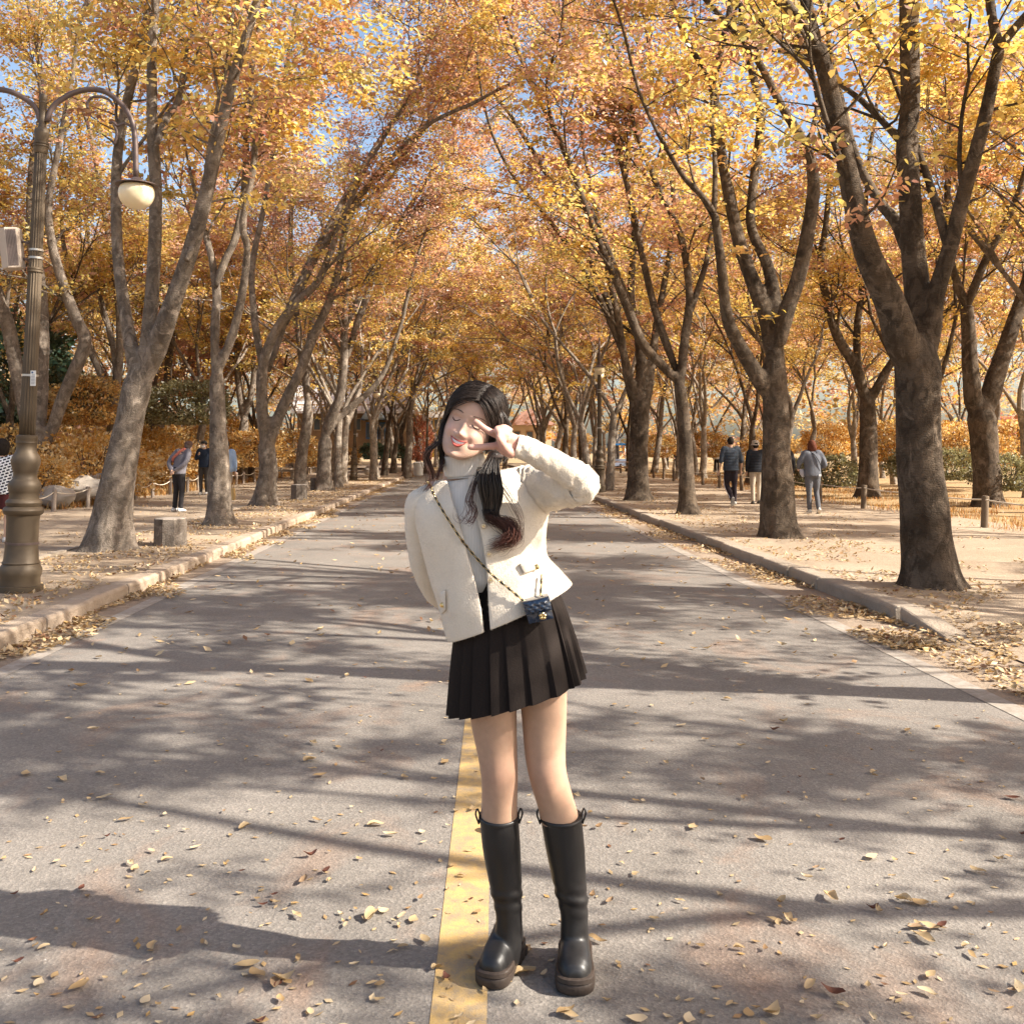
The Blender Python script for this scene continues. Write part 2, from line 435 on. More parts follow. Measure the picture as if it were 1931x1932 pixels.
kerb('kerb_left', KL, -1, 3.5, 75, M_KERB)
kerb('kerb_right', KR, 1, 7.75, 75, M_KERB2, True)

# ================================================================== fallen leaves
lrng = np.random.default_rng(11)
M_LEAFV = M_DRY
def fallen_leaf_mesh(i):
    V, Q = leaf_template(7, [0.10, .22, .3, .15, .05, .34][i % 6], [.12, .05, .2, .28, .10, .16][i % 6])
    r = np.random.default_rng(i+50)
    V = V.copy(); V[:, 1] *= [1.0, 1.25, .8, 1.1, .7, .95][i % 6]
    V[:, 2] += .05*np.sin(V[:, 0]*7+i)+r.normal(0, .012, len(V)); V[:, 1] += .07*np.sin(V[:, 0]*4+i)
    ang = V[:, 0]*[.0, .9, -.8, 1.4, -.3, .5][i % 6]
    y, z = V[:, 1].copy(), V[:, 2].copy(); V[:, 1] = y*np.cos(ang)-z*np.sin(ang); V[:, 2] = y*np.sin(ang)+z*np.cos(ang)
    V[:, 2] -= V[:, 2].min()
    c = dry_cols(r, 1)
    if i % 12 == 5: c = np.array([[.14, .055, .035]])
    elif i % 12 == 8: c = np.array([[.30, .20, .12]])
    return quad_mesh('fallen_leaf', V, Q, np.repeat(c, len(V), 0), M_LEAFV, True)
FLM = [fallen_leaf_mesh(i) for i in range(24)]
def leaf_density_points(N, y0, y1):
    out = []
    while len(out) < N:
        px = lrng.uniform(-15, 1946); py = lrng.uniform(1150, 1950)
        g = gnd(px, py)
        if g[1] < y0 or g[1] > y1 or abs(g[0]) > 3.05: continue
        out.append(g)
    return out
near_pts = leaf_density_points(285, 1.9, 7.0)
# little heaps the photograph shows
for hx, hy, n in ((530, 1865, 4), (1745, 1755, 4), (1470, 1740, 5), (750, 1735, 4), (260, 1780, 3), (1810, 1860, 3)):
    for _ in range(n): near_pts.append(gnd(hx+lrng.normal(0, 18), hy+lrng.normal(0, 6)))
near_pts = near_pts[:300]
for i, g in enumerate(near_pts):
    o = put('fallen_leaf', FLM[int(lrng.integers(0, 24))])
    s = float(np.clip(lrng.lognormal(math.log(.037), .42), .016, .075))
    o.location = (g[0], g[1], .009); o.scale = (s, s, s*lrng.uniform(.25, .95)); o.rotation_euler = (0, 0, lrng.uniform(0, 6.28))
    tag(o, 'dry curled tan leaf lying on the asphalt road', 'leaf', 'fallen leaves on the near road')
def litter(name, P, size, label, tilt=.35, tmpl=LT4, cat='leaves'):
    P = np.asarray(P); V, Q, C = strew(lrng, P, size, dry_cols(lrng, len(P)), tmpl, tilt)
    o = put(name, quad_mesh(name, V, Q, C, M_DRY, False)); tag(o, label, cat, None, 'stuff'); return o
def uni(n, x0, x1, y0, y1): return lrng.uniform(x0, x1, n), lrng.uniform(y0, y1, n)
# on the road further away
x, y = uni(2600, -3.1, 3.1, 6.5, 60); k = lrng.random(2600) < (7/ y)**.55
litter('road_leaves', np.stack([x[k], y[k], x[k]*0+.008], 1), .07, 'scattered dry leaves over the farther asphalt', .25)
pp = np.array(leaf_density_points(520, 2.0, 7.5)); pp[:, 2] = .003
litter('road_leaf_scraps', pp, .028, 'small flat leaf scraps and crumbs between the leaves on the near road', .10)
# gutters: dense drifts against the kerbs
def gutter_pts(n, a, b, y0, y1, pw=1.0):
    t = lrng.random(n)**pw; yy = y0+(y1-y0)*lrng.random(n)**1.7
    keep = np.array([mnoise.noise((float(u)*2.0, float(v)*.9, 3)) > -.25+.5*float(tt) for u, v, tt in zip(a+(b-a)*t, yy, t)])
    return np.stack([a+(b-a)*t, yy, np.full(n, .008)+lrng.random(n)*.02], 1)[keep]
litter('gutter_leaves_left', gutter_pts(13000, KL+.02, -2.95, 4, 60, 1.25), .062, 'drift of dry brown leaves along the left kerb', .26)
litter('gutter_leaves_right', np.concatenate([gutter_pts(9000, KR-.02, 3.0, 7.5, 60, 1.5)]), .062, 'drift of dry brown leaves along the right kerb', .26)
# front right: leaves where the kerb ends
x, y = uni(5200, 3.3, 6.5, 4.2, 8.2); kk = np.array([mnoise.noise((float(a)*1.3, float(b)*1.1, 8)) > -.2 for a, b in zip(x, y)]) & (x > 3.25+.1*lrng.random(5200))
P = np.stack([x, y, right_z(x, y)+.006], 1)[kk]
litter('corner_leaves', P, .06, 'carpet of dry brown leaves beyond the kerb end', .26)
# on the sand
def sand_pts(n, x0, x1, y0, y1, zf, thr, sc=1.0):
    x = lrng.uniform(x0, x1, n); y = y0+(y1-y0)*lrng.random(n)**1.6
    k = np.array([mnoise.noise((float(a)*sc, float(b)*sc*.8, 5)) > thr for a, b in zip(x, y)])
    x, y = x[k], y[k]; return np.stack([x, y, zf(x, y)+.008], 1)
litter('verge_leaves_left', sand_pts(9000, -5.4, KL-.2, 5, 50, vl, -.15, 1.3), .058, 'dry leaves strewn on the dusty verge by the lamp post', .4)
litter('path_leaves_left', sand_pts(3500, -9.3, -5.6, 9, 55, left_z, .0), .06, 'sparse dry leaves on the left sandy footpath', .35)
litter('path_leaves_right', np.concatenate([sand_pts(5500, KR+.25, 6.0, 8.2, 50, right_z, -.08, 1.2), sand_pts(3500, 6.0, 9.6, 8, 55, right_z, .05)]), .058, 'dry leaves on the right sandy footpath under the trees', .35)
SHADE_TREES = [(5, 4.97, 5.6, .92, 2.77), (6, 8.59, 6.86, .66, 3.12), (6, 7.34, 2.1, .76, 5.21), (5, 7.83, -1.32, .65, 4.18), (6, 12.8, 8.5, .9, 1.0), (5, 13.6, 14.5, .95, 2.2), (6, 14.8, 20.0, .9, 4.0)]
# ================================================================== trees
M_BARK = bark_material('grey_brown_bark', (.055, .040, .028), (.170, .128, .092), (.115, .072, .038))
M_BARK2 = bark_material('pale_grey_bark', (.130, .104, .082), (.300, .245, .195), (.175, .125, .082))
M_BARK3 = bark_material('pale_beige_bark', (.20, .165, .130), (.40, .335, .270), (.26, .195, .130))
M_LEAF = leaf_material('autumn_leaf', 0.58)
PAL = np.array([(.80, .61, .22), (.78, .55, .15), (.66, .42, .15), (.54, .45, .17), (.56, .31, .20), (.64, .41, .32), (.46, .23, .17)])
def pal_weights(r):
    r = np.clip(r, 0, 1)[:, None]
    a = np.array([.36, .30, .12, .16, .03, .03, .0]); b = np.array([.06, .08, .14, .04, .28, .28, .12])
    return a*(1-r)+b*r
def spray_cols(rng, r):
    W = np.cumsum(pal_weights(np.asarray(r)), 1); W /= W[:, -1:]
    k = (rng.random((len(W), 1)) > W).sum(1)
    return PAL[np.clip(k, 0, 6)]*rng.uniform(.82, 1.15, (len(W), 1))
def unit(v): return v/(np.linalg.norm(v)+1e-12)
def rand_perp(rng, d):
    v = rng.normal(size=3); v -= d*np.dot(v, d); return unit(v)

def voxel_union(mb, voxel, smooth=2):
    """one continuous skin over overlapping closed pieces"""
    me = mb.mesh('tmp'); o = bpy.data.objects.new('tmp', me); COL.objects.link(o)
    m = o.modifiers.new('r', 'REMESH'); m.mode = 'VOXEL'; m.voxel_size = voxel; m.use_smooth_shade = True
    dg = bpy.context.evaluated_depsgraph_get(); e = bpy.data.meshes.new_from_object(o.evaluated_get(dg))
    V = np.empty(len(e.vertices)*3, np.float32); e.vertices.foreach_get('co', V); V = V.reshape(-1, 3).astype(float)
    Q = np.array([tuple(p.vertices) for p in e.polygons if len(p.vertices) == 4], np.int64)
    E = np.empty(len(e.edges)*2, np.int32); e.edges.foreach_get('vertices', E); E = E.reshape(-1, 2)
    bpy.data.objects.remove(o); bpy.data.meshes.remove(me); bpy.data.meshes.remove(e)
    deg = np.bincount(E.ravel(), minlength=len(V))[:, None]
    def lap(V):
        S = np.zeros_like(V)
        for k in range(3):
            S[:, k] = np.bincount(E[:, 0], V[E[:, 1], k], len(V))+np.bincount(E[:, 1], V[E[:, 0], k], len(V))
        return S/np.maximum(deg, 1)
    for i in range(smooth):
        V = V+.6*(lap(V)-V); V = V-.53*(lap(V)-V)*(.55 if i < smooth-1 else 0)
    return V, Q, E
class Tree:
    def __init__(s, seed, rust=0.1, rust_top=0.5, leaf=.097, per=44, spread=1.0, thin=1.0, low=0, gap=-.25, fine=False):
        s.fine = fine; s.rng = np.random.default_rng(seed); s.br = []; s.sp = []; s.rust = rust; s.rust_top = rust_top
        s.leaf = leaf; s.per = per; s.spread = spread; s.thin = thin; s.low = low; s.gap = gap
    def twig(s, p, d, L, r):
        rng = s.rng; n = 4; P = [p]
        for i in range(n):
            d = unit(d+rng.normal(0, .14, 3)+np.array([0, 0, .03])); P.append(P[-1]+d*L/n)
        s.br.append((np.array(P), np.linspace(r, .003, n+1), 3, 0))
        s.sp.append((P[-1], d, L*rng.uniform(.7, 1.0)))
        if L > .8: s.sp.append((P[2], unit(d+rand_perp(rng, d)*.9), L*.6))
    def laterals(s, P, R_, lo, hi, count, Lr=(.7, 1.6)):
        rng = s.rng
        for _ in range(max(0, int(round(count*s.thin)))):
            t = rng.uniform(lo, hi)*(len(P)-1); i = int(t); i = min(i, len(P)-2); f = t-i
            p = P[i]*(1-f)+P[i+1]*f; d = unit(P[i+1]-P[i])
            q = rand_perp(rng, d); q[2] = abs(q[2])*.3
            dd = unit(d*rng.uniform(.15, .7)+unit(q)); dd[2] = np.clip(dd[2], -.1, .55); dd = unit(dd)
            s.twig(p, dd, rng.uniform(*Lr)*s.spread, min(.021, R_[i]*.55))
    def grow(s, p, d, L, r, level, maxl=3):
        rng = s.rng; n = 6; P = [p]; q = d.copy()
        bend = rand_perp(rng, d)*.06
        for i in range(n):
            q = unit(q+bend+rng.normal(0, .055, 3)+np.array([0, 0, .02])); P.append(P[-1]+q*L/n)
        P = np.array(P); r1 = r*.66; Rr = np.linspace(r, r1, n+1)
        s.br.append((P, Rr, 7 if r > .05 else 5 if r > .02 else 4, 1))
        if level >= 1: s.laterals(P, Rr, .15, 1.0, 3 if level == 1 else 4)
        elif s.low: s.laterals(P, Rr, .3, 1.0, s.low, (.9, 2.0))
        if level < maxl:
            k = 2 if rng.random() < .65 else 3; ph = rng.uniform(0, 6.28); u = rand_perp(rng, q); w = np.cross(q, u)
            for j in range(k):
                a = ph+j*2*math.pi/k+rng.normal(0, .3); th = rng.uniform(.22, .50)
                dd = unit(q*math.cos(th)+(u*math.cos(a)+w*math.sin(a))*math.sin(th)+np.array([0, 0, .10]))
                s.grow(P[-1], dd, L*rng.uniform(.62, .85), r1*(.9 if j == 0 else .72), level+1, maxl)
        else:
            s.twig(P[-1], q, rng.uniform(.7, 1.2)*s.spread, r1)
            s.twig(P[-1], unit(q+rand_perp(rng, q)*.8), rng.uniform(.7, 1.2)*s.spread, r1*.8)
    def trunk_geo(s, mb, P, Rr, n, base_flare, phase):
        P = np.asarray(P); T = np.gradient(P, axis=0); T /= np.linalg.norm(T, axis=1)[:, None]
        u = unit(np.cross(T[0], np.array([0, 1.0, .01]))); a = np.linspace(0, 2*math.pi, n, endpoint=False); rings = []
        for i in range(len(P)):
            u = unit(u-T[i]*np.dot(u, T[i])); w = np.cross(T[i], u); h = P[i][2]-P[0][2]
            m = np.array([1+.10*mnoise.noise((math.cos(x)*1.3+phase, math.sin(x)*1.3, h*1.6))+.05*mnoise.noise((math.cos(x)*3+phase, math.sin(x)*3, h*4)) for x in a])
            if base_flare: m += base_flare*math.exp(-max(h, 0)/.16)*(.55+.45*np.cos(a*5+phase))+.10*base_flare*math.exp(-max(h, 0)/.6)
            rings.append(P[i]+(Rr[i]*m)[:, None]*(np.cos(a)[:, None]*u+np.sin(a)[:, None]*w))
        mb.rings(rings, cap0=True, cap1=True)
    def wood(s, root, bark, trunk=None, limbs=(), flare=.5, vox=.024):
        ub = MB(); mb = MB(); ph = s.rng.uniform(0, 50)
        if trunk is not None: s.trunk_geo(ub, trunk[0], trunk[1], 20, flare, ph)
        for i, (P, Rr) in enumerate(limbs): s.trunk_geo(ub if Rr[0] > max(.05, vox*1.7) else mb, P, Rr, 14 if Rr[0] > .07 else 10, 0, ph+i)
        for P, Rr, n, _ in s.br:
            if Rr[0] > .085 and trunk is not None and not limbs: s.trunk_geo(ub, P, Rr, 10, 0, ph)
            else: mb.tube(P, Rr, n, False)
        V, Q, E = voxel_union(ub, vox, 3); mb.add(V, Q)
        return mb.build('trunk', bark, root)
    def crown(s, root, mat=None):
        rng = s.rng; g = s.gap; sp = [x for x in s.sp if mnoise.noise((float(x[0][0])*.42, float(x[0][1])*.42, float(x[0][2])*.5)) > g]
        if not sp: return None
        p = np.array([x[0] for x in sp]); d = np.array([x[1] for x in sp]); L = np.array([x[2] for x in sp])
        z = p[:, 2]; r = s.rust+(s.rust_top-s.rust)*np.clip((z-4.0)/4.5, 0, 1)+rng.normal(0, .16, len(z))
        col = spray_cols(rng, r); k = s.per; N = len(sp)*k
        idx = np.repeat(np.arange(len(sp)), k)
        t = rng.uniform(-.75, .45, N); side = rng.normal(0, .33, N)*(1-.45*np.abs(t)); th = rng.normal(0, .07, N)
        dh = d.copy(); dh[:, 2] *= .45; dh /= np.linalg.norm(dh, axis=1)[:, None]
        sx = np.cross(dh, np.array([0, 0, 1.0])); sx /= (np.linalg.norm(sx, axis=1)[:, None]+1e-9); nz = np.cross(sx, dh)
        LL = L[idx][:, None]
        c = p[idx]+dh[idx]*(t[:, None]*LL)+sx[idx]*(side[:, None]*LL)+nz[idx]*(th[:, None]*LL) - np.array([0, 0, 1])*(side**2*.25)[:, None]*LL
        ld = dh[idx]*rng.uniform(.1, 1, (N, 1))+sx[idx]*(np.sign(side)*rng.uniform(.2, 1, N))[:, None]+rng.normal(0, .35, (N, 3)); ld[:, 2] -= .25
        ld /= np.linalg.norm(ld, axis=1)[:, None]
        nn = np.array([0, 0, 1.0])+rng.normal(0, .55, (N, 3)); lw = np.cross(ld, nn); lw /= np.linalg.norm(lw, axis=1)[:, None]
        ln = np.cross(lw, ld)
        a = s.leaf*rng.uniform(.7, 1.3, N)[:, None]; w = a*.29
        kv = 6 if s.fine else 4
        if s.fine: V = np.stack([c-ld*a*.5, c+lw*w*.85-ld*a*.22+ln*a*.05, c+lw*w*.8+ld*a*.15+ln*a*.04, c+ld*a*.55-ln*a*.06, c-lw*w*.8+ld*a*.15+ln*a*.04, c-lw*w*.85-ld*a*.22+ln*a*.05], 1).reshape(-1, 3)
        else: V = np.stack([c-ld*a*.5, c+lw*w-ld*a*.05+ln*a*.06, c+ld*a*.5, c-lw*w-ld*a*.05+ln*a*.06], 1).reshape(-1, 3)
        Q = np.arange(N*kv).reshape(N, kv)
        cc = col[idx]*rng.uniform(.8, 1.2, (N, 1))*(1+rng.normal(0, .05, (N, 3)))
        C = np.repeat(np.clip(cc, .01, .9), kv, 0)
        o = put('crown', quad_mesh('crown', V, Q, C, mat or M_LEAF, False)); child(o, root); return o

def traced(name, label, base, trunk, limbs, seed, bark=None, tip_len=2.0, lat=1.0, group=None, z0=.12, flare=.5, maxl=3, lat_lo=.25, **kw):
    """a tree whose trunk and limbs follow the photograph, each limb leaning out to its own distance"""
    g = gnd(base[0], base[1], z0); Y0 = g[1]+base[2]/2*g[1]/FPX*.8
    T = Tree(seed, **kw)
    def pts(path, dy0, dy1):
        n = len(path); P = []; Rr = []
        for i, (x, y, w) in enumerate(path):
            Y = Y0+dy0+(dy1-dy0)*(i/(n-1))**1.2; P.append(at(x, y, Y)); Rr.append(w/2*Y/FPX)
        D = crom(np.concatenate([np.array(P), np.array(Rr)[:, None]], 1), 5)
        return D[:, :3], D[:, 3]
    tp, tr = pts(trunk, 0, 0); nt = len(tr); tr = tr*np.interp(np.arange(nt)/(nt-1), [0, .80, .92, 1], [1, 1, .72, .28]); tp[0][2] = min(tp[0][2], z0-.08)
    root = empty(name, (tp[0][0], tp[0][1], z0))
    L = []
    for path, dy0, dy1, cont in limbs:
        P, Rr = pts(path, dy0, dy1); Rr = Rr*np.interp(np.arange(len(Rr))/(len(Rr)-1), [0, .10, .3, 1], [.70, 1.02, 1.0, 1]); L.append((P, Rr))
        ok = [i for i in range(len(P)) if P[i][2] > (2.7 if Y0 < 22 else 4.3)]
        if ok:
            lo = ok[0]/(len(P)-1); ln = np.sum(np.linalg.norm(np.diff(P[ok[0]:], axis=0), axis=1)) if len(ok) > 1 else 0
            T.laterals(P, Rr, max(lo, lat_lo), 1.0, ln*1.7*lat, (.6, 1.5))
            # side boughs
            for _ in range(int(round(ln*.42*lat))):
                i = int(T.rng.integers(min(max(ok[0], int(len(P)*(.33 if lat_lo < .3 else lat_lo))), len(P)-2), len(P)-1)); d = unit(P[min(i+1, len(P)-1)]-P[i-1])
                q = rand_perp(T.rng, d); dd = unit(d*.75+q*.6+np.array([0, 0, .2]))
                T.grow(P[i], dd, T.rng.uniform(.9, 1.7), Rr[i]*.36, 2, 3)
        if cont:
            d = unit(P[-1]-P[-3]); d = unit(d+np.array([0, 0, .15]))
            T.grow(P[-1], d, tip_len, Rr[-1]*.97, 1, maxl)
    T.wood(root, bark or M_BARK, (tp, tr), L, flare, float(np.clip(.0022*Y0, .024, .055)))
    T.crown(root)
    return tag(root, label, 'tree', group)

traced('avenue_tree', 'broad mottled trunk dividing into three leaders, nearest tree on the right', (1755, 1110, 100),
    [(1757, 1118, 108), (1752, 1060, 96), (1742, 960, 90), (1733, 860, 84), (1731, 780, 80), (1731, 720, 84), (1730, 670, 84), (1730, 630, 74)],
    [([(1722, 700, 70), (1700, 640, 66), (1682, 580, 60), (1638, 484, 52), (1611, 384, 42), (1587, 267, 36), (1556, 133, 34), (1538, 85, 34)], 0, -.6, 0),
     ([(1540, 90, 26), (1510, 40, 22), (1470, -10, 20), (1430, -90, 17)], -.55, -.9, 1),
     ([(1540, 90, 26), (1520, 0, 24), (1505, -100, 20)], -.55, -.2, 1),
     ([(1733, 690, 66), (1734, 600, 54), (1722, 467, 46), (1714, 334, 42), (1711, 267, 42), (1717, 167, 38), (1714, 0, 36), (1722, -110, 30)], .1, .7, 1),
     ([(1712, 480, 24), (1690, 420, 22), (1654, 374, 19), (1614, 294, 16), (1590, 200, 12)], .3, 1.6, 1),
     ([(1745, 680, 52), (1762, 567, 36), (1787, 484, 32), (1817, 367, 30), (1854, 234, 27), (1884, 90, 24)], .05, -.3, 0),
     ([(1884, 90, 20), (1870, 30, 18), (1862, -60, 15)], -.3, -.2, 1),
     ([(1884, 90, 20), (1912, 55, 17), (1960, 0, 15)], -.3, -.8, 1),
     ([(1788, 470, 18), (1770, 400, 17), (1754, 350, 15), (1734, 287, 12)], -.1, .5, 1)],
    101, fine=True, gap=-.10, rust=.02, rust_top=.15, lat=.45, lat_lo=.5)
traced('avenue_tree', 'dark forked trunk with three wavy leaders beside the couple in quilted vests', (1475, 1015, 75),
    [(1472, 1020, 80), (1468, 980, 66), (1466, 900, 58), (1464, 820, 50), (1461, 750, 48), (1459, 700, 50), (1461, 640, 44)],
    [([(1448, 745, 34), (1425, 704, 32), (1397, 655, 27), (1372, 600, 24), (1360, 500, 20), (1347, 400, 17)], 0, -.7, 0),
     ([(1347, 400, 13), (1320, 365, 12), (1287, 330, 10), (1240, 250, 8)], -.7, -1.2, 1),
     ([(1347, 400, 12), (1348, 310, 10), (1342, 230, 8)], -.7, -.4, 1),
     ([(1457, 680, 36), (1448, 610, 33), (1427, 550, 31), (1397, 467, 27), (1377, 384, 23), (1357, 267, 20), (1344, 160, 18)], .1, .9, 0),
     ([(1344, 160, 14), (1315, 110, 12), (1287, 57, 11), (1260, -20, 9)], .9, .5, 1),
     ([(1344, 160, 15), (1360, 90, 14), (1376, 20, 13), (1384, -60, 12)], .9, 1.4, 1),
     ([(1466, 640, 30), (1462, 570, 26), (1447, 500, 23), (1416, 427, 20), (1420, 350, 19), (1434, 217, 18), (1410, 100, 15), (1395, 0, 13)], .1, 1.5, 1),
     ([(1470, 650, 34), (1482, 590, 32), (1507, 517, 30), (1527, 417, 27), (1534, 334, 25), (1517, 274, 22), (1474, 200, 18), (1420, 100, 15), (1337, 5, 12)], -.05, -1.0, 1),
     ([(1520, 280, 13), (1535, 235, 11), (1545, 170, 9)], -.6, -.3, 1)],
    102, fine=True, gap=-.10, rust=.05, rust_top=.55, lat=.45, lat_lo=.5)
traced('avenue_tree', 'slim tree with flared pale root leaning over the right kerb', (1300, 970, 40),
    [(1299, 975, 44), (1296, 940, 34), (1294, 880, 29), (1290, 800, 26), (1283, 740, 25), (1276, 700, 26)],
    [([(1280, 720, 22), (1245, 685, 20), (1210, 644, 20), (1164, 534, 17), (1121, 434, 15), (1078, 317, 13), (1038, 217, 10), (1031, 150, 9), (1055, 67, 8), (1064, -20, 7)], 0, -1.8, 1),
     ([(1282, 740, 22), (1290, 650, 19), (1300, 560, 17), (1285, 450, 15), (1240, 350, 12), (1200, 250, 10), (1180, 150, 8), (1120, 0, 7)], 0, .4, 1),
     ([(1210, 644, 15), (1150, 480, 12), (1070, 300, 10), (1000, 150, 8), (950, 30, 7)], -.3, 1.4, 1),
     ([(1276, 700, 17), (1240, 600, 15), (1215, 500, 13), (1190, 380, 11), (1160, 250, 9), (1150, 100, 7)], .1, 1.2, 1),
     ([(1297, 600, 13), (1330, 500, 11), (1345, 420, 9)], .1, 1.0, 1)],
    103, tip_len=3.0, gap=-.35, rust=.12, rust_top=.75, lat=.9, leaf=.12, per=39)
traced('avenue_tree', 'stout pale trunk with many upright leaders at the right kerb beyond the elbow', (1204, 945, 48),
    [(1204, 948, 52), (1203, 915, 42), (1204, 860, 38), (1206, 800, 36), (1207, 765, 38), (1207, 730, 40)],
    [([(1198, 770, 22), (1182, 700, 18), (1165, 600, 15), (1140, 480, 12), (1120, 380, 10), (1100, 280, 8)], 0, -.6, 1),
     ([(1196, 740, 15), (1150, 580, 13), (1085, 430, 11), (1020, 310, 9), (965, 220, 7)], 0, 1.2, 1),
     ([(1185, 690, 13), (1120, 540, 11), (1040, 420, 9), (980, 350, 7)], 0, -1.2, 1),
     ([(1208, 760, 24), (1208, 660, 20), (1190, 560, 16), (1196, 440, 13), (1180, 330, 11)], 0, .5, 1),
     ([(1216, 770, 22), (1228, 690, 18), (1240, 600, 15), (1262, 480, 12), (1270, 380, 10)], 0, 1.0, 1)],
    104, tip_len=3.0, gap=-.35, rust=.15, rust_top=.8, lat=.9, leaf=.11, per=39)
traced('avenue_tree', 'big leaning trunk with spreading leaders between lamp post and log seat', (205, 1040, 85),
    [(205, 1048, 92), (207, 1010, 82), (217, 938, 68), (232, 860, 58), (243, 800, 53), (253, 754, 52), (262, 715, 54), (268, 680, 52)],
    [([(258, 720, 36), (247, 650, 28), (238, 600, 25), (224, 500, 22), (219, 400, 21), (221, 300, 20), (234, 217, 19), (254, 133, 18), (277, 33, 16), (290, -60, 14)], 0, .7, 1),
     ([(270, 700, 38), (280, 634, 29), (290, 500, 26), (294, 367, 24), (287, 234, 22), (287, 100, 19), (294, -10, 17), (300, -90, 15)], 0, -.7, 1),
     ([(275, 710, 44), (298, 650, 38), (312, 610, 37), (350, 500, 32), (384, 384, 29), (414, 250, 25), (444, 133, 21), (480, 17, 18), (505, -70, 15)], 0, -1.3, 1),
     ([(296, 270, 15), (315, 220, 13), (336, 190, 13), (354, 100, 12), (368, 40, 10)], -.5, .3, 1),
     ([(352, 490, 14), (372, 440, 12), (395, 330, 10), (420, 200, 8)], -.7, .6, 1)],
    105, fine=True, gap=-.35, bark=M_BARK2, rust=.08, rust_top=.3, lat=.8, lat_lo=.5)
traced('avenue_tree', 'pale straight trunk hiding the light blue jacket behind it', (414, 990, 52),
    [(413, 996, 58), (413, 960, 46), (414, 890, 39), (411, 790, 32), (409, 720, 27), (410, 680, 27)],
    [([(405, 700, 22), (406, 604, 18), (409, 560, 18), (400, 490, 16), (387, 440, 13), (372, 380, 10), (350, 280, 8), (330, 160, 7)], 0, .8, 1),
     ([(412, 700, 22), (435, 640, 18), (452, 580, 17), (462, 520, 16), (466, 467, 15), (458, 417, 15), (480, 300, 14), (474, 200, 13), (478, 100, 12), (500, 10, 11)], 0, -.8, 1),
     ([(406, 540, 15), (425, 490, 14), (446, 440, 14), (463, 334, 13), (464, 200, 11), (472, 80, 10)], .1, .5, 1)],
    106, fine=True, gap=-.35, tip_len=3.0, bark=M_BARK2, rust=.15, rust_top=.8, lat=.8, lat_lo=.5, leaf=.12, per=39)
traced('avenue_tree', 'pale trunk splitting low into two arching limbs beside a log seat', (497, 955, 48),
    [(499, 958, 52), (501, 930, 40), (506, 890, 35), (503, 850, 33), (500, 820, 32)],
    [([(500, 830, 28), (494, 771, 23), (496, 690, 21), (520, 624, 20), (560, 570, 18), (600, 530, 16), (625, 470, 14), (660, 380, 12), (700, 300, 10), (760, 200, 8), (800, 120, 7)], 0, -1.6, 1),
     ([(508, 845, 24), (520, 800, 22), (535, 764, 22), (567, 697, 20), (590, 637, 19), (620, 570, 17), (640, 500, 15), (652, 430, 13), (690, 360, 11), (780, 270, 9), (880, 140, 7), (930, 50, 6)], 0, -.6, 1),
     ([(505, 700, 15), (560, 545, 13), (640, 390, 11), (740, 230, 9), (850, 100, 8), (940, -20, 7)], .1, 1.8, 1),
     ([(540, 610, 13), (600, 480, 11), (700, 340, 9), (800, 240, 8), (900, 190, 7)], -.2, -2.2, 1),
     ([(496, 700, 15), (480, 600, 13), (476, 500, 11), (500, 380, 10), (520, 250, 8), (540, 120, 7)], .1, .8, 1)],
    107, tip_len=3.0, bark=M_BARK2, rust=.2, rust_top=.95, lat=.85, lat_lo=.4, gap=-.4, leaf=.11, per=39)
traced('avenue_tree', 'slender curved tree growing right behind the second log seat', (570, 920, 24),
    [(570, 923, 28), (567, 890, 23), (572, 840, 21), (580, 790, 20), (580, 740, 18)],
    [([(580, 760, 16), (578, 700, 14), (590, 600, 12), (610, 500, 11), (640, 400, 10), (700, 300, 8)], 0, -.8, 1),
     ([(579, 745, 14), (566, 660, 12), (556, 560, 11), (548, 450, 10), (552, 330, 8)], 0, .6, 1)],
    108, tip_len=3.0, bark=M_BARK2, rust=.3, rust_top=1.0, lat=.9, leaf=.11, per=39)
traced('avenue_tree', 'thick bent trunk joined to a square stone block beside it', (612, 926, 34),
    [(612, 928, 34), (611, 890, 28), (612, 850, 26), (614, 815, 27)],
    [([(612, 825, 22), (622, 790, 20), (640, 750, 19), (648, 690, 17), (650, 600, 14), (660, 500, 12), (700, 400, 10), (760, 300, 8)], 0, -1.2, 1),
     ([(648, 690, 14), (700, 540, 12), (780, 400, 10), (870, 290, 8), (950, 200, 7)], -.3, .8, 1),
     ([(650, 620, 12), (720, 470, 10), (810, 330, 8), (880, 180, 7), (920, 80, 6)], -.3, 2.0, 1),
     ([(616, 820, 16), (628, 800, 14), (656, 772, 14), (700, 735, 12), (730, 690, 10), (760, 600, 8)], 0, .5, 1)],
    109, tip_len=3.0, bark=M_BARK2, rust=.3, rust_top=.95, lat=.9, leaf=.11, per=39)
traced('fence_tree', 'pale flaking trunk with a crooked right arm just behind the lamp post', (75, 950, 44),
    [(75, 955, 52), (76, 915, 46), (75, 850, 44), (74, 800, 40)],
    [([(78, 860, 28), (97, 815, 24), (115, 760, 24), (134, 714, 24), (155, 665, 25), (160, 635, 24), (145, 605, 22), (128, 560, 20), (108, 500, 19), (95, 440, 17), (92, 380, 15), (110, 280, 13), (135, 150, 11), (150, 40, 10)], 0, -.8, 1),
     ([(66, 830, 26), (50, 790, 24), (33, 704, 26), (14, 610, 26), (-10, 540, 24), (-40, 440, 20)], 0, .3, 1),
     ([(74, 810, 34), (75, 720, 31), (78, 640, 29), (74, 540, 26), (60, 430, 22), (64, 300, 18), (80, 200, 14), (70, 80, 11)], .2, .8, 1)],
    110, bark=M_BARK2, rust=.04, rust_top=.25, lat=.9, lat_lo=.4, leaf=.11, per=39)
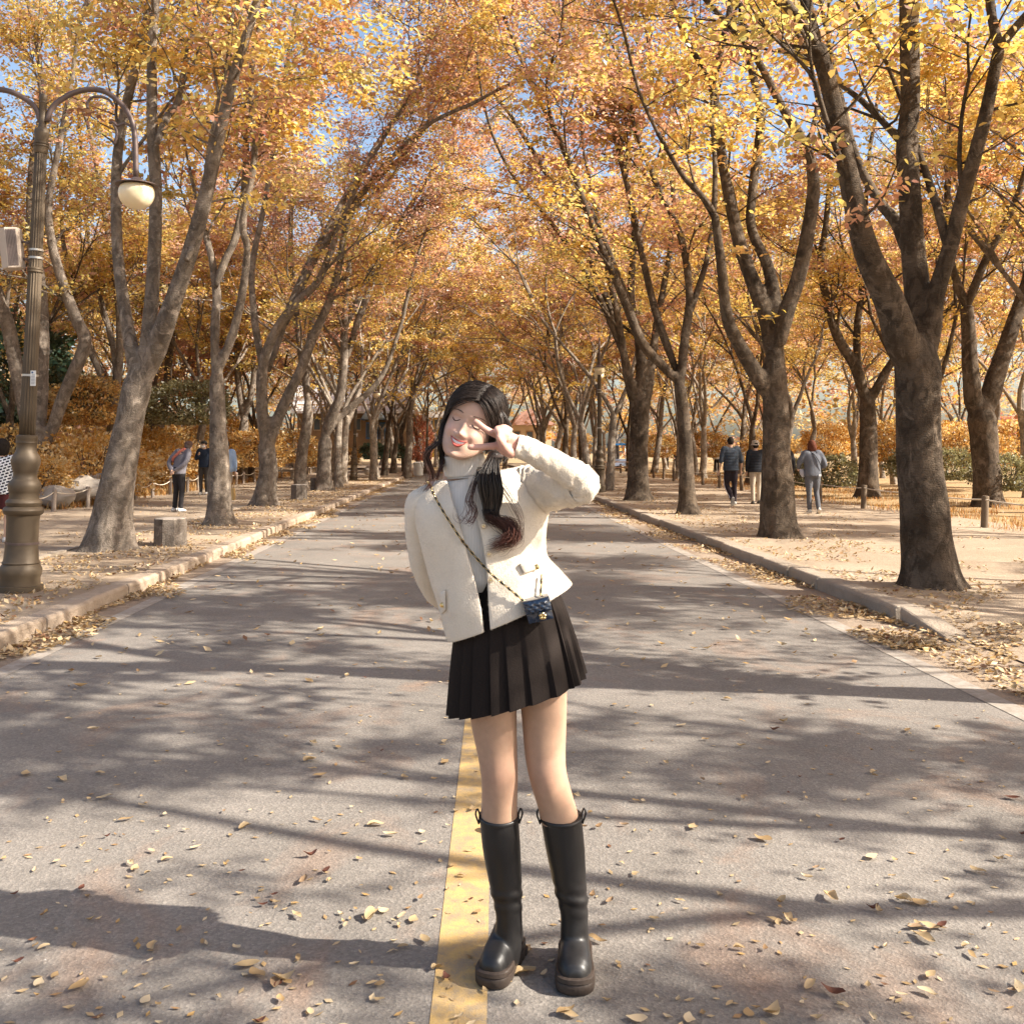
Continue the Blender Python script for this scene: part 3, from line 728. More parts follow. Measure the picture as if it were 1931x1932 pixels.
traced('fence_tree', 'grey trunk half hidden behind the big leaning tree', (205, 935, 36),
    [(203, 938, 36), (207, 904, 30), (214, 840, 25), (218, 780, 22), (218, 735, 22)],
    [([(218, 750, 18), (221, 700, 16), (214, 655, 14), (200, 600, 11), (175, 500, 9), (160, 380, 8), (150, 250, 7)], 0, .5, 1),
     ([(219, 745, 16), (226, 660, 14), (222, 560, 12), (205, 450, 10), (180, 300, 8)], 0, -.5, 1),
     ([(206, 755, 14), (188, 700, 13), (168, 655, 12), (140, 560, 10), (120, 460, 8)], 0, 0, 1)],
    111, bark=M_BARK2, rust=.06, rust_top=.3, lat=.8, leaf=.12, per=39)
traced('fence_tree', 'grey trunk with a round knot at its fork behind the bowing man', (296, 915, 38),
    [(296, 918, 40), (295, 885, 34), (294, 840, 31), (295, 800, 29), (297, 785, 30)],
    [([(292, 795, 20), (287, 730, 18), (288, 670, 16), (270, 580, 13), (262, 460, 10), (250, 330, 8)], 0, .5, 1),
     ([(302, 795, 18), (314, 737, 16), (320, 660, 15), (330, 560, 12), (352, 440, 10), (370, 300, 8)], 0, -.4, 1)],
    112, rust=.06, rust_top=.4, lat=.9, leaf=.11, per=39)
traced('fence_tree', 'slim mottled trunk curving left behind the path walkers', (375, 893, 24),
    [(376, 896, 26), (374, 860, 22), (378, 800, 20), (376, 740, 19), (369, 690, 17)],
    [([(370, 705, 15), (362, 660, 13), (355, 610, 11), (345, 500, 9), (320, 380, 7)], 0, .4, 1),
     ([(371, 700, 13), (382, 620, 11), (400, 520, 9), (420, 400, 7)], 0, -.4, 1)],
    113, rust=.05, rust_top=.4, lat=.9, leaf=.12, per=39)
traced('fence_tree', 'pale double trunk rising by the rope fence right of the blue jacket', (455, 908, 24),
    [(455, 910, 26), (456, 880, 22), (459, 830, 20), (461, 780, 20)],
    [([(459, 790, 14), (450, 720, 13), (446, 650, 12), (432, 540, 9), (425, 400, 8)], 0, .4, 1),
     ([(463, 785, 14), (478, 720, 12), (482, 640, 11), (505, 520, 9), (530, 380, 8)], 0, -.4, 1)],
    114, bark=M_BARK2, rust=.1, rust_top=.5, lat=.9, leaf=.12, per=39)
traced('fence_tree', 'thick dark V-forked trunk at the right edge behind the rope fence', (1863, 955, 54),
    [(1865, 962, 58), (1862, 920, 52), (1858, 860, 50), (1853, 800, 54), (1848, 755, 58)],
    [([(1838, 775, 38), (1830, 700, 32), (1826, 620, 28), (1823, 575, 25)], 0, -.2, 0),
     ([(1823, 580, 18), (1800, 517, 15), (1785, 440, 13), (1790, 300, 11), (1800, 160, 9)], -.2, .5, 1),
     ([(1823, 580, 18), (1854, 500, 15), (1888, 434, 14), (1914, 384, 12), (1940, 300, 10)], -.2, -.8, 1),
     ([(1860, 775, 40), (1876, 715, 36), (1898, 650, 32), (1914, 600, 28), (1940, 520, 24), (1960, 400, 18)], .1, .6, 1)],
    115, gap=-.10, rust=.05, rust_top=.3, lat=.45, lat_lo=.5, leaf=.12, per=39)
traced('fence_tree', 'fluted trunk with a wide right arm beyond the red-haired walker', (1637, 940, 42),
    [(1637, 945, 46), (1637, 900, 38), (1638, 840, 34), (1637, 780, 32), (1633, 740, 34)],
    [([(1630, 750, 26), (1614, 694, 22), (1581, 637, 20), (1562, 580, 18), (1548, 500, 15), (1556, 430, 13), (1564, 317, 11), (1545, 200, 9)], 0, -.4, 1),
     ([(1636, 760, 22), (1618, 700, 17), (1616, 620, 15), (1624, 550, 13), (1630, 420, 11), (1640, 280, 9)], .1, .8, 1),
     ([(1643, 755, 20), (1660, 718, 17), (1690, 670, 15), (1740, 600, 12), (1780, 480, 10)], 0, -.2, 1)],
    116, gap=-.10, rust=.08, rust_top=.5, lat=.9, leaf=.11, per=39)

# ------------------------------------------------------------------ kinds of tree, copied down the avenue
def kind_tree(seed, rust, rust_top, leaf, h_fork=2.2, r=.22, leaders=3, per=44, bark=None, L=3.0, maxl=3, name='avenue_tree', low=1, thin=1.0, gap=-.10):
    T = Tree(seed, rust=rust, rust_top=rust_top, leaf=leaf, per=per, low=low, thin=thin, gap=gap); rng = T.rng
    P = [np.array([0, 0, -.1])]; d = unit(np.array([rng.normal(0, .07), rng.normal(0, .07), 1]))
    for i in range(7): d = unit(d+rng.normal(0, .035, 3)); P.append(P[-1]+d*(h_fork+.1)/7)
    P = np.array(P); Rr = np.linspace(r*1.08, r*.82, 8); Rr[-1] = r*.7
    ph = rng.uniform(0, 6.28)
    for j in range(leaders):
        a = ph+j*6.283/leaders+rng.normal(0, .35); th = rng.uniform(.20, .46)
        dd = unit(np.array([math.cos(a)*math.sin(th), math.sin(a)*math.sin(th), math.cos(th)]))
        T.grow(P[-1]-d*.15*j*rng.random(), dd, L*rng.uniform(.8, 1.2), r*rng.uniform(.5, .66), 0, maxl)
    root = empty(name); T.wood(root, bark or M_BARK, (P, Rr), (), .5, .04); T.crown(root); return root
KINDS = [kind_tree(201, .12, .60, .135, 2.5, .16, 3, per=50), kind_tree(202, .05, .35, .135, 2.9, .18, 3, per=50, bark=M_BARK2), kind_tree(203, .22, .75, .135, 2.2, .15, 4, per=50, bark=M_BARK3),
         kind_tree(204, .15, .75, .135, 2.6, .15, 2, per=50, L=3.4, bark=M_BARK3), kind_tree(205, .38, .85, .135, 2.5, .15, 3, per=50, bark=M_BARK3)]
KINDS.append(kind_tree(211, .1, .4, .12, 2.4, .22, 3, per=130, low=1, thin=.6, gap=.02)); KINDS.append(kind_tree(212, .1, .4, .12, 2.2, .20, 3, per=130, low=1, thin=.6, gap=.02))  # these two crowns are clumped for the dappled shade they throw
used = set(); trng = np.random.default_rng(77)
LG = 'avenue trees receding on the left'; RG = 'avenue trees receding on the right'
def plant(k, x, y, z=.1, s=1.0, yaw=None, label='', group=None):
    o = KINDS[k] if k not in used else copy_tree(KINDS[k]); used.add(k)
    o.location = (x, y, z); s *= 1.2 if group in (LG, RG) else 1.0; o.scale = (s, s, s); o.rotation_euler = (0, 0, trng.uniform(0, 6.28) if yaw is None else yaw)
    return tag(o, label, 'tree', group)
def plant_px(k, px, py, s, label, group): g = gnd(px, py, .12); return plant(k, g[0], g[1], .1, s, None, label, group)
LG = 'avenue trees receding on the left'; RG = 'avenue trees receding on the right'
LLab = 'far grey trunk with golden crown in the left row behind the log seats'; RLab = 'far grey trunk with golden crown in the right row past the elbow'
for k, px, py, s in ((2, 645, 912, 1.0), (4, 704, 906, .9), (1, 767, 898, .95), (3, 725, 886, .9), (2, 790, 884, .95), (0, 822, 876, 1.0), (4, 838, 871, 1.0), (0, 740, 893, .85), (3, 803, 880, .9), (2, 628, 905, .75)):
    plant_px(k, px, py, s, LLab, LG)
for k, px, py, s in ((0, 1098, 886, 1.05), (3, 1163, 884, .95), (1, 1234, 893, .9), (4, 1077, 874, 1.0), (2, 1325, 900, 1.0), (0, 1055, 869, 1.05), (3, 1035, 866, 1.0), (1, 1395, 893, .95), (2, 1120, 892, .85), (3, 1140, 879, .9), (0, 1185, 889, .85), (4, 1255, 885, .9), (1, 1290, 889, .9), (3, 1350, 889, .85), (0, 1015, 864, 1.0), (2, 1210, 880, .9)):
    plant_px(k, px, py, s, RLab, RG)
for k, x, y, s in ((4, -4.9, 38, .85), (2, -4.6, 50, .9), (0, -4.7, 56, .9), (4, -4.5, 61.5, .95), (3, -7.6, 52, .8), (2, -7.4, 60, .9)):
    plant(k, x, y, .1, s, None, LLab, LG)
for k, x, y, s in ((3, 4.8, 34.6, .85), (4, 4.9, 40.3, .9), (2, 4.7, 46, .9), (0, 4.9, 52, .9), (4, 4.8, 58, .95), (2, 4.7, 63.5, 1.0)):
    plant(k, x, y, .1, s, None, RLab, RG)
# rows behind the left fence and the park wood behind the right fence
for k, x, y in ((1, -14.5, 24), (0, -13.2, 30), (1, -18, 31), (3, -12.0, 34), (2, -16, 36), (1, -19, 42), (4, -17, 50), (1, -11.0, 41), (0, -10.3, 48), (3, -12.5, 56), (4, -10.5, 64), (2, -14.5, 45), (0, -15.0, 60), (1, -19, 52), (2, -13, 74)):
    plant(k, x, y, .3, trng.uniform(.85, 1.05), None, 'golden tree standing behind the left rope fence', 'trees behind the left fence')
for k, x, y in ((1, 13.4, 22.5), (0, 13.0, 28), (2, 17, 30), (3, 20, 36), (1, 22, 42), (4, 18, 42), (2, 25, 50), (0, 28, 56), (3, 15.5, 33), (1, 10.6, 34), (0, 11.5, 41), (3, 10.0, 48), (2, 14.8, 38), (1, 15.5, 46), (4, 12.5, 55), (0, 17, 56), (2, 20, 48), (1, 14, 64), (4, 19, 66), (0, 24, 60), (2, 11, 74), (3, 16, 78), (4, 22, 80)):
    plant(k, x, y, .1, trng.uniform(.8, 1.0), None, 'golden tree of the park wood behind the right fence', 'trees behind the right fence')
for k, x, y in ((4, -1.8, 71), (2, 2.6, 73), (0, -4.2, 66), (3, 4.8, 67), (1, .5, 78), (4, 5.5, 80), (2, -6, 80), (2, -3, 92), (4, 2, 95), (0, 6, 90), (1, -8, 93), (2, -14, 90), (3, 11, 96), (0, -20, 88), (4, 27, 90)):
    plant(k, x, y, .1, trng.uniform(1.05, 1.4), None, 'distant tree closing the end of the avenue', 'trees at the end of the avenue')
# the avenue goes on unseen: trees added here, placed for the dappled shade they throw
for k, x, y, s, yw in SHADE_TREES:
    plant(k, x, y, .1, s, yw, 'unseen tree added out of frame on the right to throw dappled shade', 'unseen trees added for their dappled shade')
# ================================================================== beyond the fences
hrng = np.random.default_rng(21)
def hill_z(X, Y):
    d = np.clip(-9.6-X, 0, None); e = np.clip((Y-12)/10, 0, 1)
    return .10+e*(.05*d+.011*d**2)*np.clip(1-np.clip(Y-60, 0, 60)/90, .35, 1)+.10*np.sin(X*.6+Y*.35)*np.clip(d/3, 0, 1)
grid_sheet('hillside_left', -np.concatenate([frange(9.6, 26, .8), frange(28, 60, 3.)])[::-1], np.concatenate([frange(-6, 50, 1.), frange(53, 130, 4.)]), lambda X, Y: np.minimum(hill_z(X, Y), 9.0), M_SOIL)
grid_sheet('park_ground_right', np.concatenate([frange(9.8, 26, .8), frange(28, 90, 4.)]), np.concatenate([frange(-6, 50, 1.), frange(53, 130, 4.)]), lambda X, Y: .105+.05*np.sin(X*.7+Y*.4)*np.clip((X-10)/3, 0, 1), M_SOIL)
M_GRASS = leaf_material('autumn_grass', .35)
def blades(name, P, h, cols, label, cat='grass', w=.012, parent=None, bend=.5):
    N = len(P); a = hrng.uniform(0, 6.28, N); d = np.stack([np.cos(a), np.sin(a), a*0], 1); s = np.stack([-np.sin(a), np.cos(a), a*0], 1)
    H = h*hrng.uniform(.55, 1.25, N)[:, None]; b = hrng.uniform(.1, 1, N)[:, None]*bend; up = np.array([0, 0, 1.0]); ww = w*hrng.uniform(.7, 1.3, N)[:, None]
    V = np.stack([P-s*ww, P+s*ww, P+up*H*.6+d*H*b*.35+s*ww*.7, P+up*H*.6+d*H*b*.35-s*ww*.7, P+up*H*(.95-.3*b)+d*H*b+s*ww*.1, P+up*H*(.95-.3*b)+d*H*b-s*ww*.1], 1).reshape(-1, 3)
    o = np.arange(N)[:, None]*6
    Q = np.concatenate([o+np.array([[0, 1, 2, 3]]), o+np.array([[3, 2, 4, 5]])])
    ob = put(name, quad_mesh(name, V, Q, np.repeat(cols, 6, 0), M_GRASS), parent)
    if parent is None: tag(ob, label, cat, None, 'stuff')
    return ob
GR = np.array([(.46, .20, .05), (.50, .26, .07), (.40, .16, .04), (.52, .34, .14), (.28, .18, .07), (.44, .28, .11)])
def gcols(n, pal=GR): return pal[hrng.integers(0, len(pal), n)]*hrng.uniform(.75, 1.2, (n, 1))
def patch_pts(n, x0, x1, y0, y1, zf, thr=-.15, sc=.7):
    x = hrng.uniform(x0, x1, n); y = y0+(y1-y0)*hrng.random(n)**1.4
    k = np.array([mnoise.noise((float(a)*sc, float(b)*sc, 9)) > thr for a, b in zip(x, y)]); x, y = x[k], y[k]
    return np.stack([x, y, zf(x, y)], 1)
zr = lambda X, Y: .10+0*X
P = patch_pts(28000, -13.5, -9.35, 14, 60, lambda X, Y: np.where(X > -9.6, .115, hill_z(X, Y)), -.1)
blades('grass_left', P, .22, gcols(len(P)), 'orange autumn grass clumps behind the left rope fence', w=.008, bend=1.0)
P = patch_pts(32000, 9.35, 15, 12, 60, zr, .0)
blades('grass_right', P, .15, gcols(len(P)), 'orange autumn grass clumps behind the right rope fence', w=.006, bend=1.1)

# ------------------------------------------------------------------ shrubs and bushes
def bush_mesh(seed, rx, rz, n, pal, leaf, hollow=.55):
    r = np.random.default_rng(seed); V = r.normal(size=(n, 3)); V /= np.linalg.norm(V, axis=1)[:, None]
    rad = r.uniform(hollow, 1, n)**.6
    lump = np.array([1+.32*mnoise.noise((float(v[0])*2.2+seed, float(v[1])*2.2, float(v[2])*2.2))+.2*mnoise.noise((float(v[0])*5+seed, float(v[1])*5, float(v[2])*5)) for v in V])
    c = V*(rad*lump)[:, None]*np.array([rx, rx, rz]); c[:, 2] = np.abs(c[:, 2]+rz*.75)
    d = V+r.normal(0, .6, (n, 3)); d /= np.linalg.norm(d, axis=1)[:, None]
    nn = r.normal(size=(n, 3)); w = np.cross(d, nn); w /= np.linalg.norm(w, axis=1)[:, None]; a = leaf*r.uniform(.6, 1.4, n)[:, None]
    Q = np.stack([c-d*a*.5, c+w*a*.33, c+d*a*.5, c-w*a*.33], 1).reshape(-1, 3)
    tone = np.array([mnoise.noise((float(v[0])*3+seed, float(v[1])*3, float(v[2])*3)) for v in V])
    k = np.clip(((tone+.5)*len(pal)).astype(int)+r.integers(-1, 2, n), 0, len(pal)-1)
    C = np.repeat(pal[k]*r.uniform(.75, 1.2, (n, 1)), 4, 0)
    return quad_mesh('foliage', Q, np.arange(n*4).reshape(n, 4), C, M_LEAF)
def stems_mesh(seed, rx, rz, n=9):
    r = np.random.default_rng(seed); mb = MB()
    for i in range(n):
        a = r.uniform(0, 6.28); p = [np.zeros(3)]; d = unit(np.array([math.cos(a)*.5, math.sin(a)*.5, 1]))
        for j in range(4): d = unit(d+r.normal(0, .18, 3)); p.append(p[-1]+d*rz*.42)
        mb.tube(p, np.linspace(.022, .005, 5), 4, False)
    return mb
GOLD = np.array([(.50, .26, .06), (.62, .36, .10), (.70, .47, .18), (.72, .54, .28), (.64, .50, .30)])
OLIVE = np.array([(.10, .085, .035), (.17, .14, .06), (.24, .22, .11), (.30, .28, .17), (.20, .20, .12)])
GREEN = np.array([(.035, .055, .028), (.06, .085, .045), (.10, .12, .06), (.14, .20, .13), (.12, .24, .18)])
AMBER = np.array([(.30, .16, .05), (.46, .24, .07), (.60, .36, .11), (.66, .46, .19), (.40, .30, .14)])
PINK = np.array([(.55, .30, .22), (.62, .36, .28), (.68, .44, .34), (.60, .40, .22), (.70, .50, .30)])
RED = np.array([(.52, .19, .12), (.60, .25, .17), (.64, .31, .22), (.68, .38, .28), (.58, .22, .16)])
BK = {}
def bush_kind(key, seed, rx, rz, n, pal, leaf):
    root = empty('shrub'); put('foliage', bush_mesh(seed, rx, rz, n, pal, leaf), root); stems_mesh(seed, rx, rz).build('stem', M_BARK, root); BK[key] = [root, False]
bush_kind('gold', 301, 1.0, .75, 5200, GOLD, .085); bush_kind('gold2', 302, 1.3, .8, 5200, GOLD, .085)
bush_kind('olive', 303, 1.0, .62, 5000, OLIVE, .075); bush_kind('green', 304, 1.1, 1.0, 6000, GREEN, .10)
bush_kind('amber', 305, 1.2, .7, 5200, AMBER, .085); bush_kind('pink', 306, 1.3, 1.0, 5200, PINK, .11); bush_kind('red', 307, 1.2, .9, 4200, RED, .10)
def bush(key, x, y, z, s, label, group=None, sz=None):
    root, u = BK[key]; o = copy_tree(root) if u else root; BK[key][1] = True
    o.location = (x, y, z); o.scale = (s, s, sz or s); o.rotation_euler = (0, 0, hrng.uniform(0, 6.28)); return tag(o, label, 'shrub', group)
def bush_px(key, px, py, Y, s, label, group=None, sz=None):
    p = at(px, py, Y); return bush(key, p[0], p[1], p[2], s, label, group, sz)
bush_px('gold2', 172, 935, 27, 1.25, 'big pale golden shrub behind the left rope fence', None, 1.25)
bush_px('amber', 30, 905, 30, 1.3, 'amber shrub at the far left edge behind the lamp post')
bush_px('olive', 118, 795, 33, 2.2, 'dark olive pergola vine behind the crooked tree', None, 1.6)
bush_px('green', 12, 800, 32, 2.0, 'dark blue-green bush at the left edge behind the lamp post')
bush_px('olive', 345, 800, 36, 1.7, 'dark vine mass behind the knotted trunk', None, 1.5)
bush_px('amber', 165, 800, 31, 1.2, 'low amber shrub below the dark vine')
i = 0
for key, px, py, Y, s in (('gold', 330, 905, 38, 1.2), ('amber', 395, 885, 42, 1.3), ('gold2', 480, 880, 44, 1.2), ('amber', 545, 872, 46, 1.2), ('gold', 590, 880, 50, .8), ('amber', 650, 876, 54, .75),
                          ('gold', 250, 890, 36, 1.3), ('gold2', 60, 940, 25, .8), ('amber', 300, 870, 44, 1.4), ('gold2', 420, 868, 50, 1.6)):
    bush_px(key, px, py, Y, s, 'golden shrub on the slope behind the left fence', 'golden shrubs on the left slope')
for key, px, py, Y, s in (('olive', 1560, 918, 30, .95), ('olive', 1500, 915, 31, .8), ('olive', 1790, 905, 29, .9), ('olive', 1900, 925, 25, .9), ('olive', 1720, 900, 33, .9)):
    bush_px(key, px, py, Y, s, 'low clipped olive hedge bush behind the right fence', 'olive hedge bushes behind the right fence')
for key, px, py, Y, s in (('amber', 1450, 865, 52, 1.2), ('gold', 1560, 862, 48, 1.3), ('amber', 1690, 870, 40, 1.3), ('gold2', 1760, 875, 38, 1.3), ('amber', 1840, 880, 34, 1.1), ('gold', 1935, 880, 36, 1.4), ('gold2', 1640, 860, 55, 1.6), ('amber', 1240, 862, 70, 1.3), ('amber', 1330, 862, 62, 1.3), ('gold', 1080, 862, 75, 1.3)):
    bush_px(key, px, py, Y, s, 'golden shrub in the park behind the right fence', 'golden shrubs behind the right fence')
bush_px('red', 1880, 850, 60, 2.0, 'red shrub glowing between trunks at the right edge', None, 1.4)
bush_px('red', 786, 868, 76, 1.1, 'tall coral red maple shrub beside the dark-haired head', None, 2.2)
bush_px('green', 703, 866, 64, .85, 'rounded clipped dark evergreen before the brown pavilion', None, .62)
bush_px('green', 742, 864, 66, .9, 'clipped evergreen next to the red maple shrub', None, .55)
bush_px('pink', 345, 745, 48, 2.0, 'dusty pink shrub high on the slope behind the knotted trunk')
# hill and wood far behind: one mass of foliage each
def far_wood(name, n, x0, x1, y0, y1, zb, h, pal, leaf, label):
    r = np.random.default_rng(len(name)+n); m = n//60
    cx = r.uniform(x0, x1, m); cyy = r.uniform(y0, y1, m); cz = zb(cx, cyy)+r.uniform(0, 1, m)**.8*h
    rr = r.uniform(.8, 2.2, m); k = np.repeat(np.arange(m), 60); N = len(k)
    o = r.normal(size=(N, 3)); o /= np.linalg.norm(o, axis=1)[:, None]; o *= (r.uniform(.3, 1, N)**.5)[:, None]; o[:, 2] *= .5
    c = np.stack([cx[k], cyy[k], cz[k]], 1)+o*rr[k][:, None]
    d = r.normal(size=(N, 3)); d[:, 2] *= .5; d /= np.linalg.norm(d, axis=1)[:, None]; w = np.cross(d, r.normal(0, .5, (N, 3))+np.array([0, 0, 1.])); w /= np.linalg.norm(w, axis=1)[:, None]
    a = leaf*r.uniform(.6, 1.4, N)[:, None]
    V = np.stack([c-d*a*.5, c+w*a*.32, c+d*a*.5, c-w*a*.32], 1).reshape(-1, 3)
    pk = r.integers(0, len(pal), m); C = np.repeat(pal[pk][k]*r.uniform(.75, 1.2, (N, 1)), 4, 0)
    ob = put(name, quad_mesh(name, V, np.arange(N*4).reshape(N, 4), C, M_LEAF)); return tag(ob, label, 'foliage', None, 'stuff')
MIXW = np.concatenate([GOLD[1:], AMBER[1:4], PINK, GOLD[2:4], np.array([(.60, .34, .2), (.5, .38, .14), (.34, .30, .16), (.42, .34, .2), (.30, .22, .12), (.66, .58, .42)])])
hz = lambda X, Y: np.minimum(hill_z(X, Y), 9.0)
far_wood('hillside_wood', 30000, -52, -20, 40, 85, hz, 9, MIXW, .31, 'golden and pink autumn wood covering the hill behind the left trees')
far_wood('hillside_brush', 24000, -24, -13, 34, 60, hz, 2.4, MIXW, .20, 'golden brush on the slope behind the left fence')
far_wood('avenue_end_wood', 28000, -26, 40, 98, 118, lambda X, Y: X*0, 15, MIXW, .43, 'pale golden wood closing the view at the end of the avenue')
far_wood('park_wood_brush', 26000, 16, 70, 55, 95, lambda X, Y: X*0, 9, MIXW, .33, 'golden undergrowth of the park behind the right fence')
# ================================================================== lamp posts
M_IRON = plain('bronze_painted_iron', (.100, .072, .045), .55, .4, .25, .22, 9, .12)
M_IRON2 = plain('dark_arm_iron', (.120, .085, .075), .5, .4, .3, .2, 20)
M_STRAP = plain('steel_band', (.50, .47, .43), .4, .5, .7)
M_OPAL = NT('opal_globe'); M_OPAL = M_OPAL.bsdf(M_OPAL.mix(M_OPAL.noise(3, M_OPAL.pos()), (.80, .66, .42), (.86, .76, .55)), .28, .5, sss=.35, sss_r=(.05, .04, .02))
M_SPK = plain('grey_speaker_box', (.46, .38, .31), .6, .3, 0, .12, 14)
M_PLATE = plain('white_plate', (.72, .72, .70), .5, .3)
M_INK = plain('blue_print', (.08, .14, .28), .6); M_INK2 = plain('grey_print', (.30, .30, .32), .6)
LB = gnd(38, 1113, .12); LY = LB[1]
LA, LT = at(37, 1113, LY), at(82.5, 176, LY); LAX = unit(LT-LA); LH = np.linalg.norm(LT-LA)
def l_at(py): return LA+(LT-LA)*((1113-py)/(1113-176))
_u = unit(np.cross(np.array([0, 1.0, 0]), LAX)); _w = np.cross(LAX, _u); LFR = np.stack([_u, _w, LAX], 1)
PXM = LY/FPX
def lprof(rows): return [(r*PXM, np.dot(l_at(y)-LA, LAX)) for y, r in rows]
def lamp_post():
    root = empty('street_lamp', LA)
    m = MB(); m.lathe(lprof([(1116, 40), (1104, 40), (1103, 34.5), (1090, 34), (1084, 36), (1074, 36.5), (1068, 34), (1064, 31), (1062, 32.5), (1058, 30), (1026, 27.5), (982, 28), (975, 29), (971, 34), (965, 35.5), (960, 33), (958, 28.5), (955, 30), (951, 31.5), (947, 30), (944, 25.5), (934, 25), (932, 26), (929, 27), (921, 28.5), (914, 27), (909, 23), (906, 20.5), (895, 20.2), (893, 21.5), (890, 22), (880, 25), (873, 25.5), (865, 23.5), (858, 19), (850, 17.3), (843, 17.3), (840, 19), (836, 18), (833, 19.2), (828, 19), (825, 15)]), LA, 40, axis=LFR)
    m.build('base', M_IRON, root, sharp=40)
    m = MB(); rows = [(826, 14.2)]+[(y, 14.2-(826-y)/(826-290)*3.4) for y in range(780, 280, -50)]+[(288, 10.8)]
    m.lathe(lprof(rows), LA, 96, flute=.13, nf=16, axis=LFR); m.build('fluted_shaft', M_IRON, root)
    for yy in (515, 275):
        m = MB(); m.lathe(lprof([(yy+5, 11.5), (yy+4, 14.2), (yy+1, 14.2), (yy, 12.6), (yy-1, 14), (yy-4, 14), (yy-5, 11.5)]), LA, 32, axis=LFR); m.build('collar', M_IRON, root, sharp=40)
    m = MB(); m.lathe(lprof([(292, 11), (288, 13), (262, 12), (255, 13.5), (248, 13.2), (243, 9), (240, 6.6), (196, 6.4), (194, 7.5), (191, 5.5), (188, 6.5), (183, 7.2), (178, 5.5), (175.5, 2)]), LA, 32, axis=LFR); m.build('capital', M_IRON, root, sharp=40)
    cx = 83
    for s in (1, -1):
        path = [(88, 229), (100, 200), (133, 177), (167, 168), (200, 173), (230, 197), (248.5, 227), (255, 267), (256.5, 334)]
        P = crom([at(cx+(x-cx)*s-(1 if s < 0 else 0), y, LY) for x, y in path], 5)
        m = MB(); m.tube(P, 5.2*PXM, 10); arm = m.build('arm', M_IRON2, root)
        for sc in ([(165, 204), (166, 192), (174, 183), (190, 182), (206, 188), (214, 200)], [(250, 240), (236, 232), (222, 236), (214, 230), (205, 232)], [(214, 234), (220, 246), (219, 262), (214, 272)]):
            m = MB(); m.tube(crom([at(cx+(x-cx)*s, y, LY) for x, y in sc], 4), [3*PXM]+[2.6*PXM]*(4*(len(sc)-1)-1)+[1.6*PXM], 6); m.build('scroll', M_IRON2, arm)
        c = at(cx+(257.5-cx)*s, 364, LY)
        m = MB(); a = [(7, 30), (9, 29), (12, 24), (17, 21.5), (28, 19), (38, 16.5), (39.5, 15), (38.5, 14.2), (31, 16), (20, 17)]
        m.lathe([(r*PXM, z*PXM) for r, z in a], c, 36); sh = m.build('lamp_shade', M_IRON2, root)
        m = MB(); g = [(0.5, -31)]+[(32.5*math.sin(t), -31*math.cos(t)) for t in np.linspace(.12, 2.0, 16)]+[(24, 16.5)]
        m.lathe([(r*PXM, z*PXM) for r, z in g], c, 36); m.build('globe', M_OPAL, root)
    # loudspeaker box on its bracket
    R8 = np.array(Matrix.Rotation(R(-7), 3, 'Y')@Matrix.Rotation(R(25), 3, 'Z')); c = at(22.5, 469, LY-.02)
    m = MB(); h = 38*PXM; pr = []
    for z in (-h, -h*.96, h*.96, h):
        k = 1.0 if abs(z) < h else .94
        pr.append(np.array([(math.cos(a)*20*PXM*k, math.sin(a)*17*PXM*k, z) for a in np.linspace(0, 6.283, 6, endpoint=False)])@R8.T+c)
    m.rings(pr); sp = m.build('loudspeaker', M_SPK, root, smooth=False)
    for j in range(7):
        m = MB(); o = (j-3)*4.6*PXM; m.box(c+R8@np.array([o*.55, -17.3*PXM*.88, 0]), (1.1*PXM, 2*PXM, h*1.8), mat=R8); m.build('grille_slat', M_IRON2, sp, False)
    for yy in (455, 487): m = MB(); m.tube([at(38, yy, LY), at(60, yy+3, LY)], 2.6*PXM, 6); m.build('bracket', M_IRON2, root)
    for yy in (477, 492, 714, 1026):
        m = MB(); rr = 12.6 if yy < 600 else 14 if yy < 800 else 28.4; m.lathe(lprof([(yy+2.2, rr*.9), (yy+2, rr+.4), (yy-2, rr+.4), (yy-2.2, rr*.9)]), LA, 28, axis=LFR); m.build('strap', M_STRAP if yy < 1000 else M_IRON2, root, sharp=40)
    pc = at(62.5, 713, LY-.09); m = MB(); m.box(pc, (9.5*PXM, .006, 28*PXM)); pl = m.build('notice_plate', M_PLATE, root, False)
    m = MB(); m.lathe([(.5*PXM, -.001), (2*PXM, 0), (.5*PXM, .001)], (0, 0, 0), 10)
    m = MB(); m.box(pc+np.array([-1.4*PXM, -.004, 10.5*PXM]), (3.2*PXM, .002, 3.4*PXM)); m.build('emblem', M_INK, pl, False)
    for j in range(7): m = MB(); m.box(pc+np.array([.6*PXM if j == 0 else 0, -.004, (6.0-2.7*j)*PXM]), ((5 if j == 0 else 6.4)*PXM, .002, 1.1*PXM)); m.build('print_line', M_INK2, pl, False)
    return root
lamp = tag(lamp_post(), 'bronze two-armed street lamp with a loudspeaker box, nearest at the left edge', 'street lamp', 'street lamps along the avenue')
for px, py, rz, lab in ((1131, 928, 1.45, 'street lamp with bulbous base half hidden behind the raised elbow'),):
    g = gnd(px, py, .12); o = copy_tree(lamp); o.location = (g[0], g[1], .12); o.rotation_euler = (0, 0, math.pi+rz); tag(o, lab)
for x, y, lab in ((-5.3, 46.5, 'distant street lamp showing a pale globe before the glass pavilion'), (-2.6, 61, 'farthest street lamp left of the dark-haired head')):
    o = copy_tree(lamp); o.location = (x, y, .12); o.rotation_euler = (0, 0, .4); tag(o, lab)

